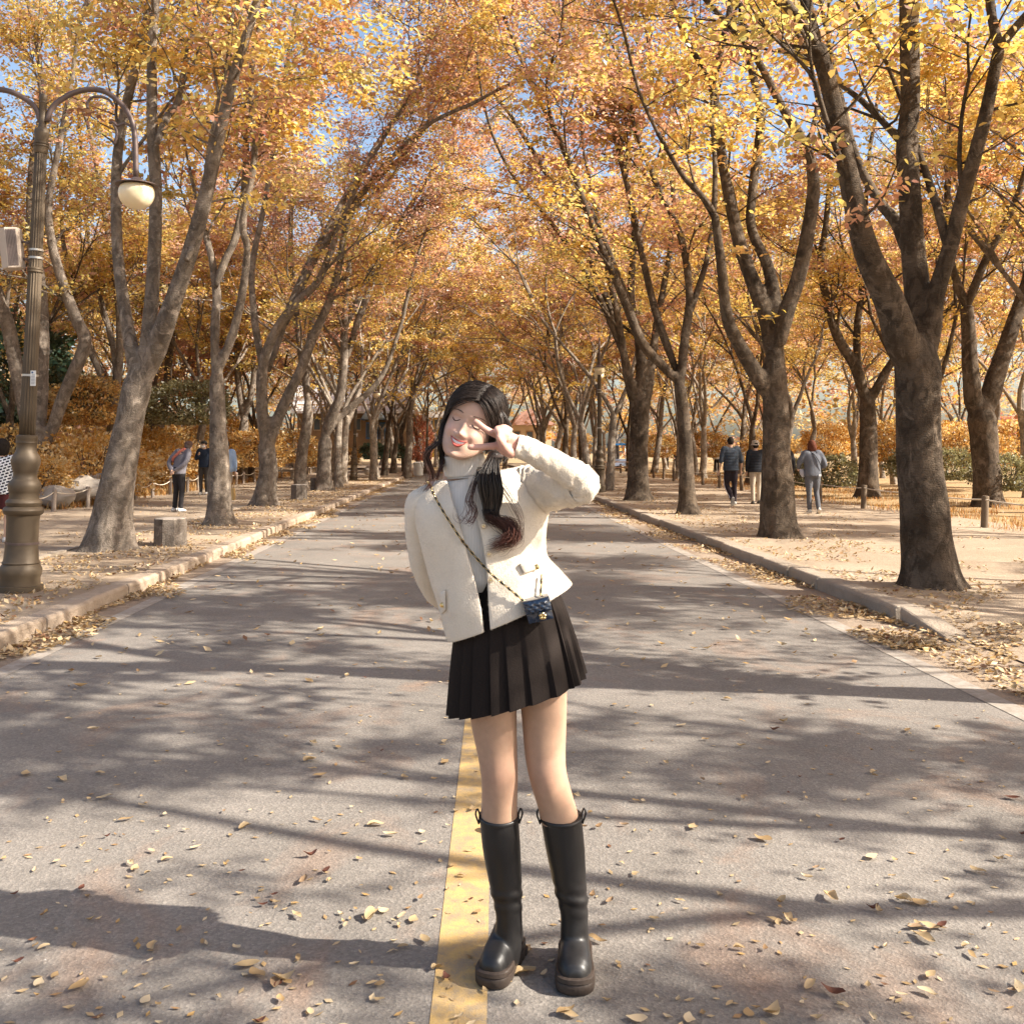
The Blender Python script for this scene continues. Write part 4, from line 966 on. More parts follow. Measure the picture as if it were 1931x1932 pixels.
# ================================================================== seats, fences, rocks
M_LOG = bark_material('concrete_log', (.17, .14, .115), (.25, .21, .175), (.20, .16, .12)); M_LOGTOP = plain('log_top', (.36, .31, .26), .85, .2, 0, .15, 14, .2)
def log_seat(px, py, wpx, hpx, label, sides=9):
    g = gnd(px, py, .12); Y = g[1]; r = wpx/2*Y/FPX; h = hpx*Y/FPX; root = empty('log_seat', (g[0], g[1]+r*.8, .12)); c = np.array([g[0], g[1]+r*.8, .10]); m = MB()
    a = np.linspace(0, 6.283, sides, endpoint=False)+.35; rg = []
    for z, k in ((0, 1.04), (.05, 1.0), (h*.5, .985), (h-.02, 1.0), (h, .97)):
        rg.append(np.stack([r*k*np.cos(a), r*k*np.sin(a), np.full(sides, z+.02)], 1)+c)
    m.rings(rg, True, False); m.build('body', M_LOG, root, sharp=25)
    m = MB(); p = np.stack([r*.965*np.cos(a), r*.965*np.sin(a), np.full(sides, h+.02)], 1)+c; q = p.copy(); q[:, 2] += .012; q[:, :2] = c[:2]+(q[:, :2]-c[:2])*.96
    m.rings([p, q], False, True); m.build('top', M_LOGTOP, root, sharp=25); return tag(root, label, 'log seat', 'log seats on the left verge')
log_seat(313, 1031, 61, 50, 'round grey log seat beside the big leaning tree')
log_seat(562, 942, 31, 27, 'smaller log seat in front of the slender curved tree')
g = gnd(602, 925, .12); m = MB(); m.box((g[0]-.1, g[1]+.2, .33), (.42, .4, .44)); o = m.build('stone_block', M_LOG, None, False); b = o.modifiers.new('b', 'BEVEL'); b.width = .02
tag(o, 'square grey stone block at the foot of the bent trunk', 'block')
M_STONE = plain('pale_granite', (.30, .26, .22), .85, .2, 0, .25, 8, .4)
g = gnd(535, 903, .12); bench = empty('stone_bench', (g[0], g[1], .12)); m = MB(); m.box((g[0], g[1], .52), (1.1, .42, .10)); m.build('seat', M_STONE, bench, False)
for s in (-1, 1): m = MB(); m.box((g[0]+s*.42, g[1], .295), (.14, .36, .35)); m.build('leg', M_STONE, bench, False)
tag(bench, 'low pale stone bench by the left fence under the double trunk', 'bench')
M_POST = plain('weathered_fence_post', (.27, .22, .18), .9, .2, 0, .25, 18, .35); M_POST2 = plain('brown_fence_post', (.15, .11, .075), .85, .2, 0, .25, 18, .35); M_ROPE = plain('pale_rope', (.58, .50, .40), .9, .1, 0, .2, 60, .3)
def rope_fence(x, ys, h, r, mat, sag, label, jit=.05):
    root = empty('rope_fence', (x, ys[0], .1)); rg = np.random.default_rng(int(abs(x)*10)); tops = []
    me = []
    for k in range(3):
        m = MB(); m.lathe([(r*1.02, -.1), (r, .02), (r*.97, h*.5), (r, h-.015), (r*.82, h), (.002, h+.004)], (0, 0, 0), 10); mm = m.mesh('post'); mm.materials.append(mat); mm.polygons.foreach_set('use_smooth', [True]*len(mm.polygons)); mm.set_sharp_from_angle(angle=R(40)); me.append(mm)
    for i, y in enumerate(ys):
        o = put('post', me[i % 3]); px_ = x+rg.normal(0, jit); o.location = (px_, y, .1); o.rotation_euler = (rg.normal(0, .03), rg.normal(0, .03), rg.uniform(0, 6))
        o.parent = root; o.matrix_parent_inverse = Matrix.Translation((-x, -ys[0], -.1)); tops.append(np.array([px_, y, .1+h*.88]))
    for a, b in zip(tops[:-1], tops[1:]):
        t = np.linspace(0, 1, 9)[:, None]; P = a*(1-t)+b*t; P[:, 2] -= sag*4*(t*(1-t))[:, 0]*rg.uniform(.7, 1.3)
        m = MB(); m.tube(P, .013, 5, False); m.build('rope', M_ROPE, root)
    return tag(root, label, 'fence')
rope_fence(-9.35, np.arange(14.5, 62, 1.75), .52, .052, M_POST, .09, 'low post and rope fence along the left footpath')
rope_fence(9.3, [12.2, 15.05, 17.9, 20.75, 23.6]+list(np.arange(26.3, 62, 2.7)), .58, .065, M_POST2, .03, 'low wooden post and rope fence along the right footpath')
def rock(px, py, Y, s, seed, label):
    p = at(px, py, Y); bm = bmesh.new(); bmesh.ops.create_icosphere(bm, subdivisions=3, radius=1)
    for v in bm.verts:
        q = v.co; n = 1+.35*mnoise.noise(q*1.2+Vector((seed, 0, 0)))+.12*mnoise.noise(q*3+Vector((seed, 3, 0))); v.co = Vector((q.x*s*1.25*n, q.y*s*n, q.z*s*.75*n))
    me = bpy.data.meshes.new('boulder'); bm.to_mesh(me); bm.free(); me.materials.append(M_STONE); o = put('boulder', me); o.location = (p[0], p[1], p[2]); me.polygons.foreach_set('use_smooth', [True]*len(me.polygons)); me.set_sharp_from_angle(angle=R(28))
    return tag(o, label, 'boulder', 'boulders behind the left fence')
rock(158, 922, 25.5, .42, 1, 'rounded pale boulder beside the crooked tree behind the left fence'); rock(102, 935, 24.5, .38, 2, 'low white boulder right of the lamp post base')
rock(180, 915, 26.5, .40, 3, 'pale boulder between the golden shrub and the grey trunk'); rock(225, 912, 28, .4, 4, 'boulder half hidden behind the big leaning trunk')
rock(640, 893, 47, .28, 5, 'distant boulder by the left fence beneath the pavilion'); rock(700, 888, 50, .3, 6, 'far pale boulder near the evergreen bushes')

# ================================================================== far buildings
M_ROOF = plain('pale_metal_roof', (.74, .70, .66), .5, .4, 0, .1, 3); M_WALL = plain('brown_timber_wall', (.36, .24, .14), .8, .2, 0, .2, 4); M_CREAM = plain('cream_wall', (.62, .50, .34), .85)
M_BLUE = plain('blue_frame', (.10, .20, .36), .4, .4); M_GLASS = NT('window_glass'); M_GLASS = M_GLASS.bsdf((.10, .13, .16), .08, .8)
M_BARREL = plain('pale_blue_glazing', (.36, .46, .55), .2, .6)
YB = 73.0
def bx(mb, x0, x1, y0, y1, Ya, Yb, **k):
    a = at(x0, y1, Ya); b = at(x1, y0, Ya); mb.box(((a[0]+b[0])/2, (Ya+Yb)/2, (a[2]+b[2])/2), (abs(b[0]-a[0]), abs(Yb-Ya), abs(b[2]-a[2])), **k); return mb
pav = empty('pavilion', at(680, 850, YB)); m = MB(); bx(m, 560, 770, 762, 858, YB, YB+7); wl = m.build('wall', M_WALL, pav, False)
e0, e1 = at(548, 775, YB-.9), at(782, 775, YB-.9); r0_, r1_ = at(562, 727, YB+3.5), at(772, 727, YB+3.5); b0, b1 = e0+np.array([0, 8.8, 0]), e1+np.array([0, 8.8, 0]); th = np.array([0, 0, .16])
m = MB(); m.rings([np.array([e0, r0_, b0, b0-th, r0_-th, e0-th]), np.array([e1, r1_, b1, b1-th, r1_-th, e1-th])]); roof = m.build('roof', M_ROOF, pav, False)
for i in range(13):
    t = (i+.5)/13; q0 = e0*(1-t)+e1*t; q1 = r0_*(1-t)+r1_*t; m = MB(); m.tube([q0+np.array([0, -.03, .03]), q1+np.array([0, -.03, .03])], .045, 4); m.build('seam', M_ROOF, roof)
for i in range(6):
    x = 572+i*19; m = MB(); bx(m, x, x+14, 788, 812, YB-.06, YB+.1); f = m.build('window', M_CREAM, pav, False)
    m = MB(); bx(m, x+1.5, x+12.5, 790, 810, YB-.10, YB-.04); m.build('pane', M_GLASS, f, False)
can = MB(); rg = []
for yy in (YB-2.6, YB): rg.append(np.array([at(688+ (730-688)*t, 792-19*math.sin(math.pi*t)**.8, YB)*np.array([1, 0, 1])+np.array([0, yy, 0]) for t in np.linspace(0, 1, 12)]))
can.rings(rg, True, True); cn = can.build('canopy', M_BARREL, pav)
for i in range(6):
    t = i/5; m = MB(); p = at(688+42*t, 792-19*math.sin(math.pi*t)**.8, YB); m.tube([p*np.array([1, 0, 1])+np.array([0, YB-2.65, 0]), p*np.array([1, 0, 1])+np.array([0, YB, .0])], .05, 4); m.build('rib', M_BLUE, cn)
for x0 in (690, 703, 716): m = MB(); bx(m, x0, x0+11, 796, 828, YB-.5, YB-.3); d_ = m.build('door', M_BLUE, pav, False); m = MB(); bx(m, x0+1.6, x0+9.4, 799, 824, YB-.56, YB-.48); m.build('pane', M_GLASS, d_, False)
tag(pav, 'low brown pavilion with a pale roof and blue barrel canopy beyond the left trees', 'building')
YK = 96.0; ks = empty('kiosk', at(815, 850, YK)); m = MB(); bx(m, 796, 842, 786, 862, YK, YK+4); m.build('wall', plain('yellow_wall', (.66, .42, .09), .8), ks, False)
m = MB(); bx(m, 790, 848, 776, 787, YK-.6, YK+4.5); m.build('roof', M_ROOF, ks, False)
for i in range(4): m = MB(); bx(m, 799+i*10, 807+i*10, 790, 806, YK-.05, YK+.1); f = m.build('window', M_CREAM, ks, False); m = MB(); bx(m, 800+i*10, 806+i*10, 791.5, 804.5, YK-.09, YK-.03); m.build('pane', M_GLASS, f, False)
tag(ks, 'small yellow-walled kiosk with a band of windows left of the face', 'building')
YH = 100.; hs = empty('park_house', at(995, 850, YH)); m = MB(); bx(m, 960, 1040, 800, 860, YH, YH+5); m.build('wall', M_CREAM, hs, False); m = MB()
a, b_, c_ = at(950, 801, YH-.8), at(998, 770, YH-.8), at(1050, 801, YH-.8); tri = np.array([a, b_, c_]); m.rings([tri, tri+np.array([0, 7, 0])]); m.build('roof', plain('pink_tile_roof', (.52, .32, .26), .8), hs, False)
for i in range(3): m = MB(); bx(m, 968+i*24, 982+i*24, 812, 832, YH-.05, YH+.1); f = m.build('window', M_WALL, hs, False); m = MB(); bx(m, 970+i*24, 980+i*24, 814, 830, YH-.09, YH-.03); m.build('pane', M_GLASS, f, False)
tag(hs, 'small cream house with a pinkish roof far behind the raised hand', 'building')
# picnic table, cart, bin
M_TIMB = plain('brown_timber', (.30, .17, .10), .75, .3, 0, .2, 10)
g = gnd(1167, 897, .12); pt = empty('picnic_table', (g[0], g[1], .12)); X, Y = g[0], g[1]
for j in range(4): m = MB(); m.box((X, Y-.27+j*.18, .87), (1.7, .165, .045)); m.build('table_board', M_TIMB, pt, False)
for s in (-1, 1):
    for j in range(2): m = MB(); m.box((X, Y+s*(.62+j*.15), .57), (1.7, .135, .045)); m.build('bench_board', M_TIMB, pt, False)
    for k in (-1, 1): m = MB(); m.tube([(X+s*.6, Y+k*.25, .86), (X+s*.6, Y+k*.75, .12)], .045, 4); m.build('leg', M_TIMB, pt, False)
    m = MB(); m.box((X+s*.6, Y, .53), (.07, 1.5, .08)); m.build('crossbar', M_TIMB, pt, False)
tag(pt, 'brown wooden picnic table standing between trunks beyond the elbow', 'picnic table')
p = at(1165, 876, 74); ct = empty('canopy_cart', (p[0], p[1], .12)); X, Y = p[0], 74.
m = MB(); m.box((X, Y, 1.95), (1.5, 1.6, .14)); m.build('canopy', plain('bright_blue_canopy', (.05, .25, .65), .5), ct, False)
for sx in (-1, 1):
    for sy in (-1, 1): m = MB(); m.tube([(X+sx*.66, Y+sy*.7, .5), (X+sx*.66, Y+sy*.7, 1.9)], .025, 5); m.build('pole', M_STRAP, ct)
m = MB(); m.box((X, Y, .62), (1.4, 1.5, .5)); m.build('body', plain('cart_body', (.25, .30, .42), .5), ct, False)
for sx in (-1, 1):
    for sy in (-1, 1):
        m = MB(); a = np.linspace(0, 6.283, 14, endpoint=False); q = np.stack([0*a, .26*np.cos(a), .26*np.sin(a)], 1)+np.array([X+sx*.6-.05, Y+sy*.45, .38]); m.rings([q, q+np.array([.1, 0, 0])]); m.build('wheel', M_INK2, ct, False)
tag(ct, 'small cart under a bright blue canopy far down the right footpath', 'cart')
g = gnd(789, 897, .12); bn = empty('litter_bin', (g[0], g[1], .12)); m = MB(); m.lathe([(.2, .0), (.24, .02), (.27, .62), (.29, .66), (.24, .67)], (g[0], g[1], .12), 16); m.build('body', M_PLATE, bn, sharp=40); m = MB(); m.lathe([(.30, .67), (.30, .71), (.16, .75), (.02, .76)], (g[0], g[1], .12), 16); m.build('lid', M_PLATE, bn, sharp=40)
tag(bn, 'small white litter bin by the far left trunk', 'litter bin')
# ================================================================== people on the footpaths
M_SKIN2 = plain('skin', (.60, .38, .27), .55, .3, 0, .08, 20)
PM = {}
def cloth(name, col, var=.15, scale=25, **kw):
    if name not in PM: PM[name] = plain(name, col, .9, .15, 0, var, scale, .25, **kw)
    return PM[name]
def ell(mb, c, r, n=12):
    c = np.asarray(c); rg = []
    for t in np.linspace(.08, math.pi-.08, 9):
        a = np.linspace(0, 6.283, n, endpoint=False); rg.append(np.stack([r[0]*math.sin(t)*np.cos(a), r[1]*math.sin(t)*np.sin(a), np.full(n, -r[2]*math.cos(t))], 1)+c)
    mb.rings(rg)
def seg(mb, pts, rad, n=10):
    D = crom(np.concatenate([np.asarray(pts, float), np.asarray(rad, float)[:, None]], 1), 4); mb.tube(D[:, :3], np.maximum(D[:, 3], .004), n)
def loft(mb, secs, n=18, p=2.4):
    """secs: (cx, cy, z, rx, ry)"""
    S = crom(np.array(secs, float), 3); rg = []
    for cx, cyy, z, rx, ry in S:
        a = np.linspace(0, 6.283, n, endpoint=False); c, s = np.cos(a), np.sin(a)
        rg.append(np.stack([cx+rx*np.sign(c)*np.abs(c)**(2/p), cyy+ry*np.sign(s)*np.abs(s)**(2/p), np.full(n, z)], 1))
    mb.rings(rg)
def skin_of(mb, name, mat, root, vox=.014, sm=3, fn=None):
    V, Q, E = voxel_union(mb, vox, sm)
    if fn is not None: V = fn(V)
    o = put(name, quad_mesh(name, V, Q, None, mat, True)); o.parent = root; return o
DEF = dict(head=(0, .02, 1.575), neck=(0, 0, 1.42), chest=(0, 0, 1.25), hip=(0, 0, .93),
           sh=[(-.175, 0, 1.385), (.175, 0, 1.385)], el=[(-.235, -.03, 1.11), (.235, -.03, 1.11)], wr=[(-.235, .06, .88), (.235, .06, .88)],
           kn=[(-.095, .02, .50), (.095, .02, .50)], an=[(-.095, -.02, .09), (.095, -.02, .09)], toe=[0, 0])
def person(label, foot, H, yaw, top, bottom, hair=None, hat=None, shoes=(.6, .58, .55), pose={}, bulk=1.0, quilt=False, top_len=.86, sleeve=1.0, bare_leg=False, extra=None, mask=False, group='people on the footpaths', hair_r=1.0, hair_long=0, cat='person'):
    J = dict(DEF); J.update(pose); A = {k: np.array(v, float) if k != 'toe' else v for k, v in J.items()}
    root = empty('person', (foot[0], foot[1], foot[2])); root.rotation_euler = (0, 0, yaw); s = H/1.70; root.scale = (s, s, s)
    hd, nk, ch, hp = A['head'], A['neck'], A['chest'], A['hip']
    b = MB(); ell(b, hd, (.074, .092, .112)); ell(b, hd+np.array([0, .085, -.015]), (.014, .02, .022), 8); seg(b, [hd-np.array([0, .01, .06]), nk, ch+np.array([0, 0, .12])], [.055, .055, .06]); seg(b, [ch+np.array([0, 0, .12]), ch, hp], [.08, .10, .09])
    for i in (0, 1):
        ell(b, hd+np.array([(-.074, .074)[i], -.01, -.01]), (.012, .024, .03), 8)
        seg(b, [ch+np.array([0, 0, .08]), A['sh'][i], A['el'][i], A['wr'][i]], [.05, .042, .034, .024])
        d = unit(A['wr'][i]-A['el'][i]); q = A['wr'][i]; sd = unit(np.cross(d, np.array([0, 1, .2])))
        seg(b, [q, q+d*.05, q+d*.09], [.024, .032, .03])
        for k in range(4): f0 = q+d*.085+sd*(k-1.5)*.017; seg(b, [f0-d*.02, f0+d*.03, f0+d*.062+np.array([0, .015, 0])], [.011, .010, .009], 6)
        seg(b, [q+d*.03, q+d*.05+sd*.04*(1 if i else -1), q+d*.085+sd*.045*(1 if i else -1)], [.012, .011, .009], 6)
        h0 = hp+np.array([(-.09, .09)[i], 0, -.02]); seg(b, [h0, A['kn'][i], A['an'][i]+np.array([0, 0, -.02])], [.075, .05, .035])
    skin_of(b, 'body', M_SKIN2, root, .018, 1)
    # top
    k = bulk; t = MB(); lo = hp+(ch-hp)*((top_len-.93)/.32)
    def rib(V):
        if not quilt: return V
        z = V[:, 2]; m = .010*np.abs(np.sin(z*math.pi/.075))*(np.abs(V[:, 0]-ch[0]) < .21*k); c = V[:, :2]-ch[:2]; return np.concatenate([V[:, :2]+c/ (np.linalg.norm(c, axis=1)[:, None]+1e-6)*m[:, None], V[:, 2:]], 1)
    nb = nk-ch
    loft(t, [(lo[0], lo[1], lo[2], .185*k, .135*k), (hp[0], hp[1], hp[2]+.02, .18*k, .132*k), ((ch[0]+hp[0])/2, (ch[1]+hp[1])/2, (ch[2]+hp[2])/2, .17*k, .125*k), (ch[0], ch[1], ch[2], .19*k, .13*k), (ch[0]+nb[0]*.6, ch[1]+nb[1]*.6, ch[2]+.10, .175*k, .11*k), (nk[0], nk[1], ch[2]+.165, .09, .075), (nk[0], nk[1], ch[2]+.19, .062, .062)])
    for i in (0, 1):
        w = A['el'][i]+(A['wr'][i]-A['el'][i])*(max(0, sleeve*2-1)) if sleeve > .5 else A['sh'][i]+(A['el'][i]-A['sh'][i])*sleeve*2
        pts = [A['sh'][i]*np.array([.55, 1, 1])+ch*np.array([.45, 0, 0]), A['sh'][i], A['el'][i], w] if sleeve > .5 else [A['sh'][i]*np.array([.6, 1, 1]), A['sh'][i], w]
        rr = [.085*k, .075*k, .058*k, .044*k] if sleeve > .5 else [.085*k, .075*k, .062*k]
        seg(t, pts, rr)
    skin_of(t, 'jacket', top, root, .018, 2, rib)
    t = MB(); loft(t, [(hp[0], hp[1], hp[2]-.10, .165*bulk, .12*bulk), (hp[0], hp[1], hp[2], .17*bulk, .125*bulk), (hp[0], hp[1], hp[2]+.10, .155*bulk, .115*bulk)])
    for i in (0, 1):
        h0 = hp+np.array([(-.085, .085)[i], 0, -.03]); an = A['an'][i]
        if bare_leg: seg(t, [h0, (h0+A['kn'][i])/2, A['kn'][i]+np.array([0, 0, .05])], [.10, .10, .105])
        else: seg(t, [h0, (h0+A['kn'][i])/2, A['kn'][i], (A['kn'][i]+an)/2, an+np.array([0, 0, -.02])], [.098*bulk, .088*bulk, .068, .062, .056])
    skin_of(t, 'trousers', bottom, root, .019, 2)
    for i in (0, 1):
        an = A['an'][i]; tilt = A['toe'][i]; m = MB()
        f = np.array([0, math.cos(tilt), -math.sin(tilt)]); u = np.array([0, math.sin(tilt), math.cos(tilt)]); o_ = an-np.array([0, 0, .0])
        sec = []
        for tt, w, h in ((-.085, .028, .06), (-.06, .038, .085), (0, .040, .085), (.07, .045, .062), (.13, .042, .046), (.165, .022, .03)):
            a = np.linspace(0, 6.283, 12, endpoint=False); c_ = o_+f*tt-u*.088
            sec.append(np.array([c_+np.array([1, 0, 0])*w*math.cos(x)+u*(h*max(0, math.sin(x))**.8 if math.sin(x) > 0 else 0) for x in a]))
        m.rings(sec); sh = m.build('shoe', cloth('shoe_%.2f' % shoes[0], shoes), None); sh.parent = root
    if hair is not None:
        m = MB(); ell(m, hd+np.array([0, -.018, .022]), (.086*hair_r, .098*hair_r, .110*hair_r), 16)
        if hair_long: loft(m, [(hd[0], hd[1]-.03, hd[2]-hair_long, .085, .05), (hd[0], hd[1]-.03, hd[2]-.05, .10*hair_r, .075), (hd[0], hd[1]-.01, hd[2]+.05, .088*hair_r, .09)])
        def ruff(V): return V+np.array([[.006*mnoise.noise((v[0]*40, v[1]*40, v[2]*14)), .006*mnoise.noise((v[0]*40+9, v[1]*40, v[2]*14)), .004*mnoise.noise((v[0]*40, v[1]*40+7, v[2]*20))] for v in V])*(2.2 if hair_r > 1.2 else 1)
        o = skin_of(m, 'hair', hair, root, .014, 2, ruff)
        # keep the face clear
    if hat is not None:
        m = MB(); kind, hm = hat
        if kind == 'bucket': m.lathe([(.135, -.005), (.120, .005), (.098, .045), (.094, .10), (.080, .125), (.03, .135), (.002, .136)], hd+np.array([0, 0, .02]), 20)
        else: m.lathe([(.098, .02), (.100, .04), (.095, .075), (.07, .105), (.03, .118), (.002, .12)], hd+np.array([0, -.005, .02]), 18); m.box(hd+np.array([0, .12, .055]), (.13, .09, .012))
        o = m.build('hat', hm, None); o.parent = root
    if mask: m = MB(); ell(m, hd+np.array([0, .055, -.05]), (.06, .045, .045)); o = m.build('mask', cloth('white_mask', (.75, .75, .75)), None); o.parent = root
    if extra is not None: extra(root, A)
    return tag(root, label, cat, group)
def fp(px, py, z=.12): g = gnd(px, py, z); return (g[0], g[1], z+.0)
BLACK = cloth('black_cloth', (.028, .026, .028)); HAIRB = cloth('dark_hair', (.022, .017, .014)); REDH = cloth('auburn_hair', (.10, .034, .020))
# bowing man, hands clasped behind his back
def sash(root, A):
    m = MB(); P = crom([(-.20, -.02, 1.10), (-.15, -.145, 1.20), (.0, -.15, 1.33), (.10, -.06, 1.44), (.12, .05, 1.42)], 5); m.tube(P+np.array([0, .09, 0]), .030, 8, flat=.35); o = m.build('sash', cloth('faded_red_sash', (.50, .17, .13)), None); o.parent = root
person('elderly man bowing with hands clasped behind, grey sweater and red sash', fp(336, 964), 1.66, R(-32), cloth('grey_sweater', (.17, .16, .18)), BLACK, hair=cloth('grey_hair', (.12, .09, .08)), hat=('cap', cloth('brown_cap', (.12, .075, .06))),
       pose=dict(head=(.02, .27, 1.50), neck=(0, .17, 1.40), chest=(0, .09, 1.24), sh=[(-.18, .10, 1.37), (.18, .12, 1.37)], el=[(-.26, -.06, 1.13), (.26, -.04, 1.13)], wr=[(-.05, -.17, .95), (.05, -.17, .94)]), extra=sash)
person('man in a dark navy jacket and mask standing left of the pale trunk', fp(384, 932), 1.68, R(172), cloth('navy_jacket', (.022, .030, .048)), cloth('charcoal_trousers', (.06, .052, .045)), hair=HAIRB, hat=('cap', cloth('dark_cap', (.05, .045, .04))), mask=True,
       pose=dict(el=[(-.25, .0, 1.10), (.25, .05, 1.12)], wr=[(-.25, .12, .86), (.10, .22, 1.26)]))
person('walker in a light blue jacket mostly hidden behind the pale trunk', fp(425, 952), 1.64, R(8), cloth('light_blue_jacket', (.34, .45, .62)), cloth('stone_trousers', (.35, .30, .25)), hair=HAIRB)
def kraft(px, py, Y):
    p = at(px, py, Y); root = empty('paper_bag', (p[0], p[1], p[2])); m = MB(); h, w, d = .30, .11, .20
    a = [np.array([(-w*.5, -d*.5, 0), (w*.5, -d*.5, 0), (w*.5, d*.5, 0), (-w*.5, d*.5, 0)])*np.array([k, 1, 1])+np.array([p[0], p[1], p[2]+z]) for z, k in ((0, 1), (.15, 1.1), (.27, .8), (.30, .75))]
    m.rings(a); m.build('body', cloth('kraft_paper', (.62, .42, .18)), root, False)
    for s in (-1, 1): m = MB(); m.tube(crom([(p[0]+s*.03, p[1]-.05, p[2]+.30), (p[0]+s*.03, p[1]-.02, p[2]+.42), (p[0]+s*.03, p[1]+.02, p[2]+.42), (p[0]+s*.03, p[1]+.05, p[2]+.30)], 4), .006, 5); m.build('handle', cloth('kraft_paper', (.6, .4, .2)), root)
    return tag(root, 'yellow kraft paper bag carried just right of the pale trunk', 'bag')
kraft(438, 943, fp(425, 952)[1]-.05)
# patterned jacket at the left edge
tt = NT('black_white_knit'); br = tt.n('TexBrick'); br.inputs['Scale'].default_value = 9; br.inputs['Color1'].default_value = (.02, .022, .04, 1); br.inputs['Color2'].default_value = (.03, .03, .05, 1); br.inputs['Mortar'].default_value = (.72, .74, .76, 1); br.inputs['Mortar Size'].default_value = .09
br.inputs['Brick Width'].default_value = .6; br.inputs['Row Height'].default_value = .42; vm = tt.n('Mapping'); vm.inputs['Rotation'].default_value = (R(90), 0, R(20)); tt.l(tt.n('TexNoise').outputs['Fac'], tt.n('Math').inputs[0]); tt.l(tt.pos(), vm.inputs[0]); tt.l(vm.outputs[0], br.inputs['Vector'])
PATT = tt.bsdf(br.outputs[0], .9, .1)
g = at(4, 849, 15.6); person('woman with bushy black hair and black and white patterned jacket behind the lamp post', (g[0], g[1], .12), 1.52, R(10), PATT, cloth('dark_red_skirt', (.10, .03, .03)), hair=HAIRB, hair_r=1.45, bare_leg=True, top_len=.80)
def side_stripe(root, A):
    for i in (0,):
        m = MB(); a, b, c = np.array([-.175, 0, .86]), A['kn'][i]+np.array([-.07, 0, 0]), A['an'][i]+np.array([-.058, 0, .02]); m.tube(crom([a, b, c], 6), .014, 6, flat=.5); o = m.build('side_stripe', cloth('pale_stripe', (.62, .58, .60)), None); o.parent = root
VEST = cloth('navy_quilted_vest', (.040, .050, .066), .2, 30, sheen=.1)
person('man in a horizontally quilted navy vest striding away with side-striped trousers', fp(1379, 952), 1.72, R(2), VEST, cloth('dark_plum_trousers', (.035, .026, .030)), hair=HAIRB, quilt=True, bulk=1.06, sleeve=.55, extra=side_stripe, shoes=(.45, .42, .38),
       pose=dict(kn=[(-.075, .10, .50), (.09, .02, .50)], an=[(-.03, -.17, .16), (.10, .06, .09)], toe=[1.0, 0], el=[(-.26, -.04, 1.10), (.26, -.03, 1.10)], wr=[(-.285, .05, .86), (.28, .08, .86)]))
person('woman in a cream bucket hat and dark quilted vest walking beside the striding man', fp(1426, 950), 1.62, R(-4), cloth('black_quilted_vest', (.026, .028, .034), .2, 30), cloth('cream_trousers', (.45, .37, .28)), hair=HAIRB, hat=('bucket', cloth('cream_hat', (.42, .35, .28))), quilt=True, bulk=1.04, shoes=(.10, .09, .08),
       pose=dict(kn=[(-.09, .0, .50), (.09, .06, .50)], an=[(-.09, -.02, .09), (.09, .05, .10)]))
def crossbelt(root, A):
    m = MB(); P = crom([(-.06, -.02, 1.44), (.02, -.135, 1.36), (.12, -.152, 1.20), (.19, -.12, 1.02)], 5); m.tube(P, .013, 6, flat=.6); o = m.build('bag_strap', BLACK, None); o.parent = root
    m = MB(); seg(m, [(-.24, .05, 1.02), (-.23, .03, .93), (-.20, .02, .84)], [.05, .06, .03]); o = m.build('folded_scarf', cloth('pale_grey_scarf', (.42, .42, .45)), None); o.parent = root
    m = MB(); m.box((.14, -.145, .885), (.055, .006, .05)); o = m.build('jacket_tag', cloth('white_tag', (.7, .7, .7)), None, False); o.parent = root
person('red-haired woman in grey jacket and grey jeans with black crossbody strap', fp(1533, 967), 1.60, R(-3), cloth('blue_grey_jacket', (.125, .13, .15)), cloth('grey_jeans', (.105, .105, .115)), hair=REDH, hair_r=1.12, hair_long=.13, bulk=1.10, shoes=(.62, .57, .50), extra=crossbelt,
       pose=dict(kn=[(-.09, -.01, .50), (.10, .05, .50)], an=[(-.07, .04, .09), (.10, -.12, .11)], toe=[0, .5], el=[(-.30, .02, 1.16), (.29, -.02, 1.13)], wr=[(-.26, .2, 1.05), (.22, .2, 1.05)]))
person('person in a black coat mostly hidden behind the dark forked trunk', fp(1480, 955), 1.60, R(0), BLACK, cloth('charcoal_trousers', (.06, .052, .045)), hair=HAIRB)
p = at(1488, 951, fp(1480, 955)[1]-.1); bg = empty('blue_bag', (p[0], p[1], p[2])); m = MB(); m.rings([np.array([(-w, -.03, z), (w, -.03, z), (w, .03, z), (-w, .03, z)])+p for z, w in ((0, .045), (.03, .06), (.2, .06), (.24, .04))]); m.build('body', cloth('blue_nylon', (.10, .22, .52)), bg, False); m = MB(); m.tube(crom([p+np.array([-.03, 0, .24]), p+np.array([0, 0, .34]), p+np.array([.03, 0, .24])], 4), .008, 5); m.build('handle', cloth('blue_nylon', (.1, .2, .5)), bg)
tag(bg, 'slim blue bag showing beside the dark forked trunk', 'bag')
# far walkers
person('distant walker in a grey coat and white mask coming along the right footpath', fp(1257, 884), 1.66, R(178), cloth('grey_coat', (.24, .22, .21)), cloth('charcoal_trousers', (.06, .05, .045)), hair=HAIRB, mask=True)
person('distant masked walker in dark clothes beside the grey-coated one', fp(1277, 884), 1.62, R(182), BLACK, BLACK, hair=HAIRB, mask=True)
person('distant walker in a white top seen past the striding man', fp(1352, 890), 1.62, R(5), cloth('white_top', (.68, .66, .62)), BLACK, hair=HAIRB)
person('distant figure in bright blue jacket left of the face', fp(811, 876), 1.6, R(60), cloth('bright_blue_jacket', (.07, .20, .46)), cloth('navy_jacket', (.02, .03, .05)), hair=HAIRB)
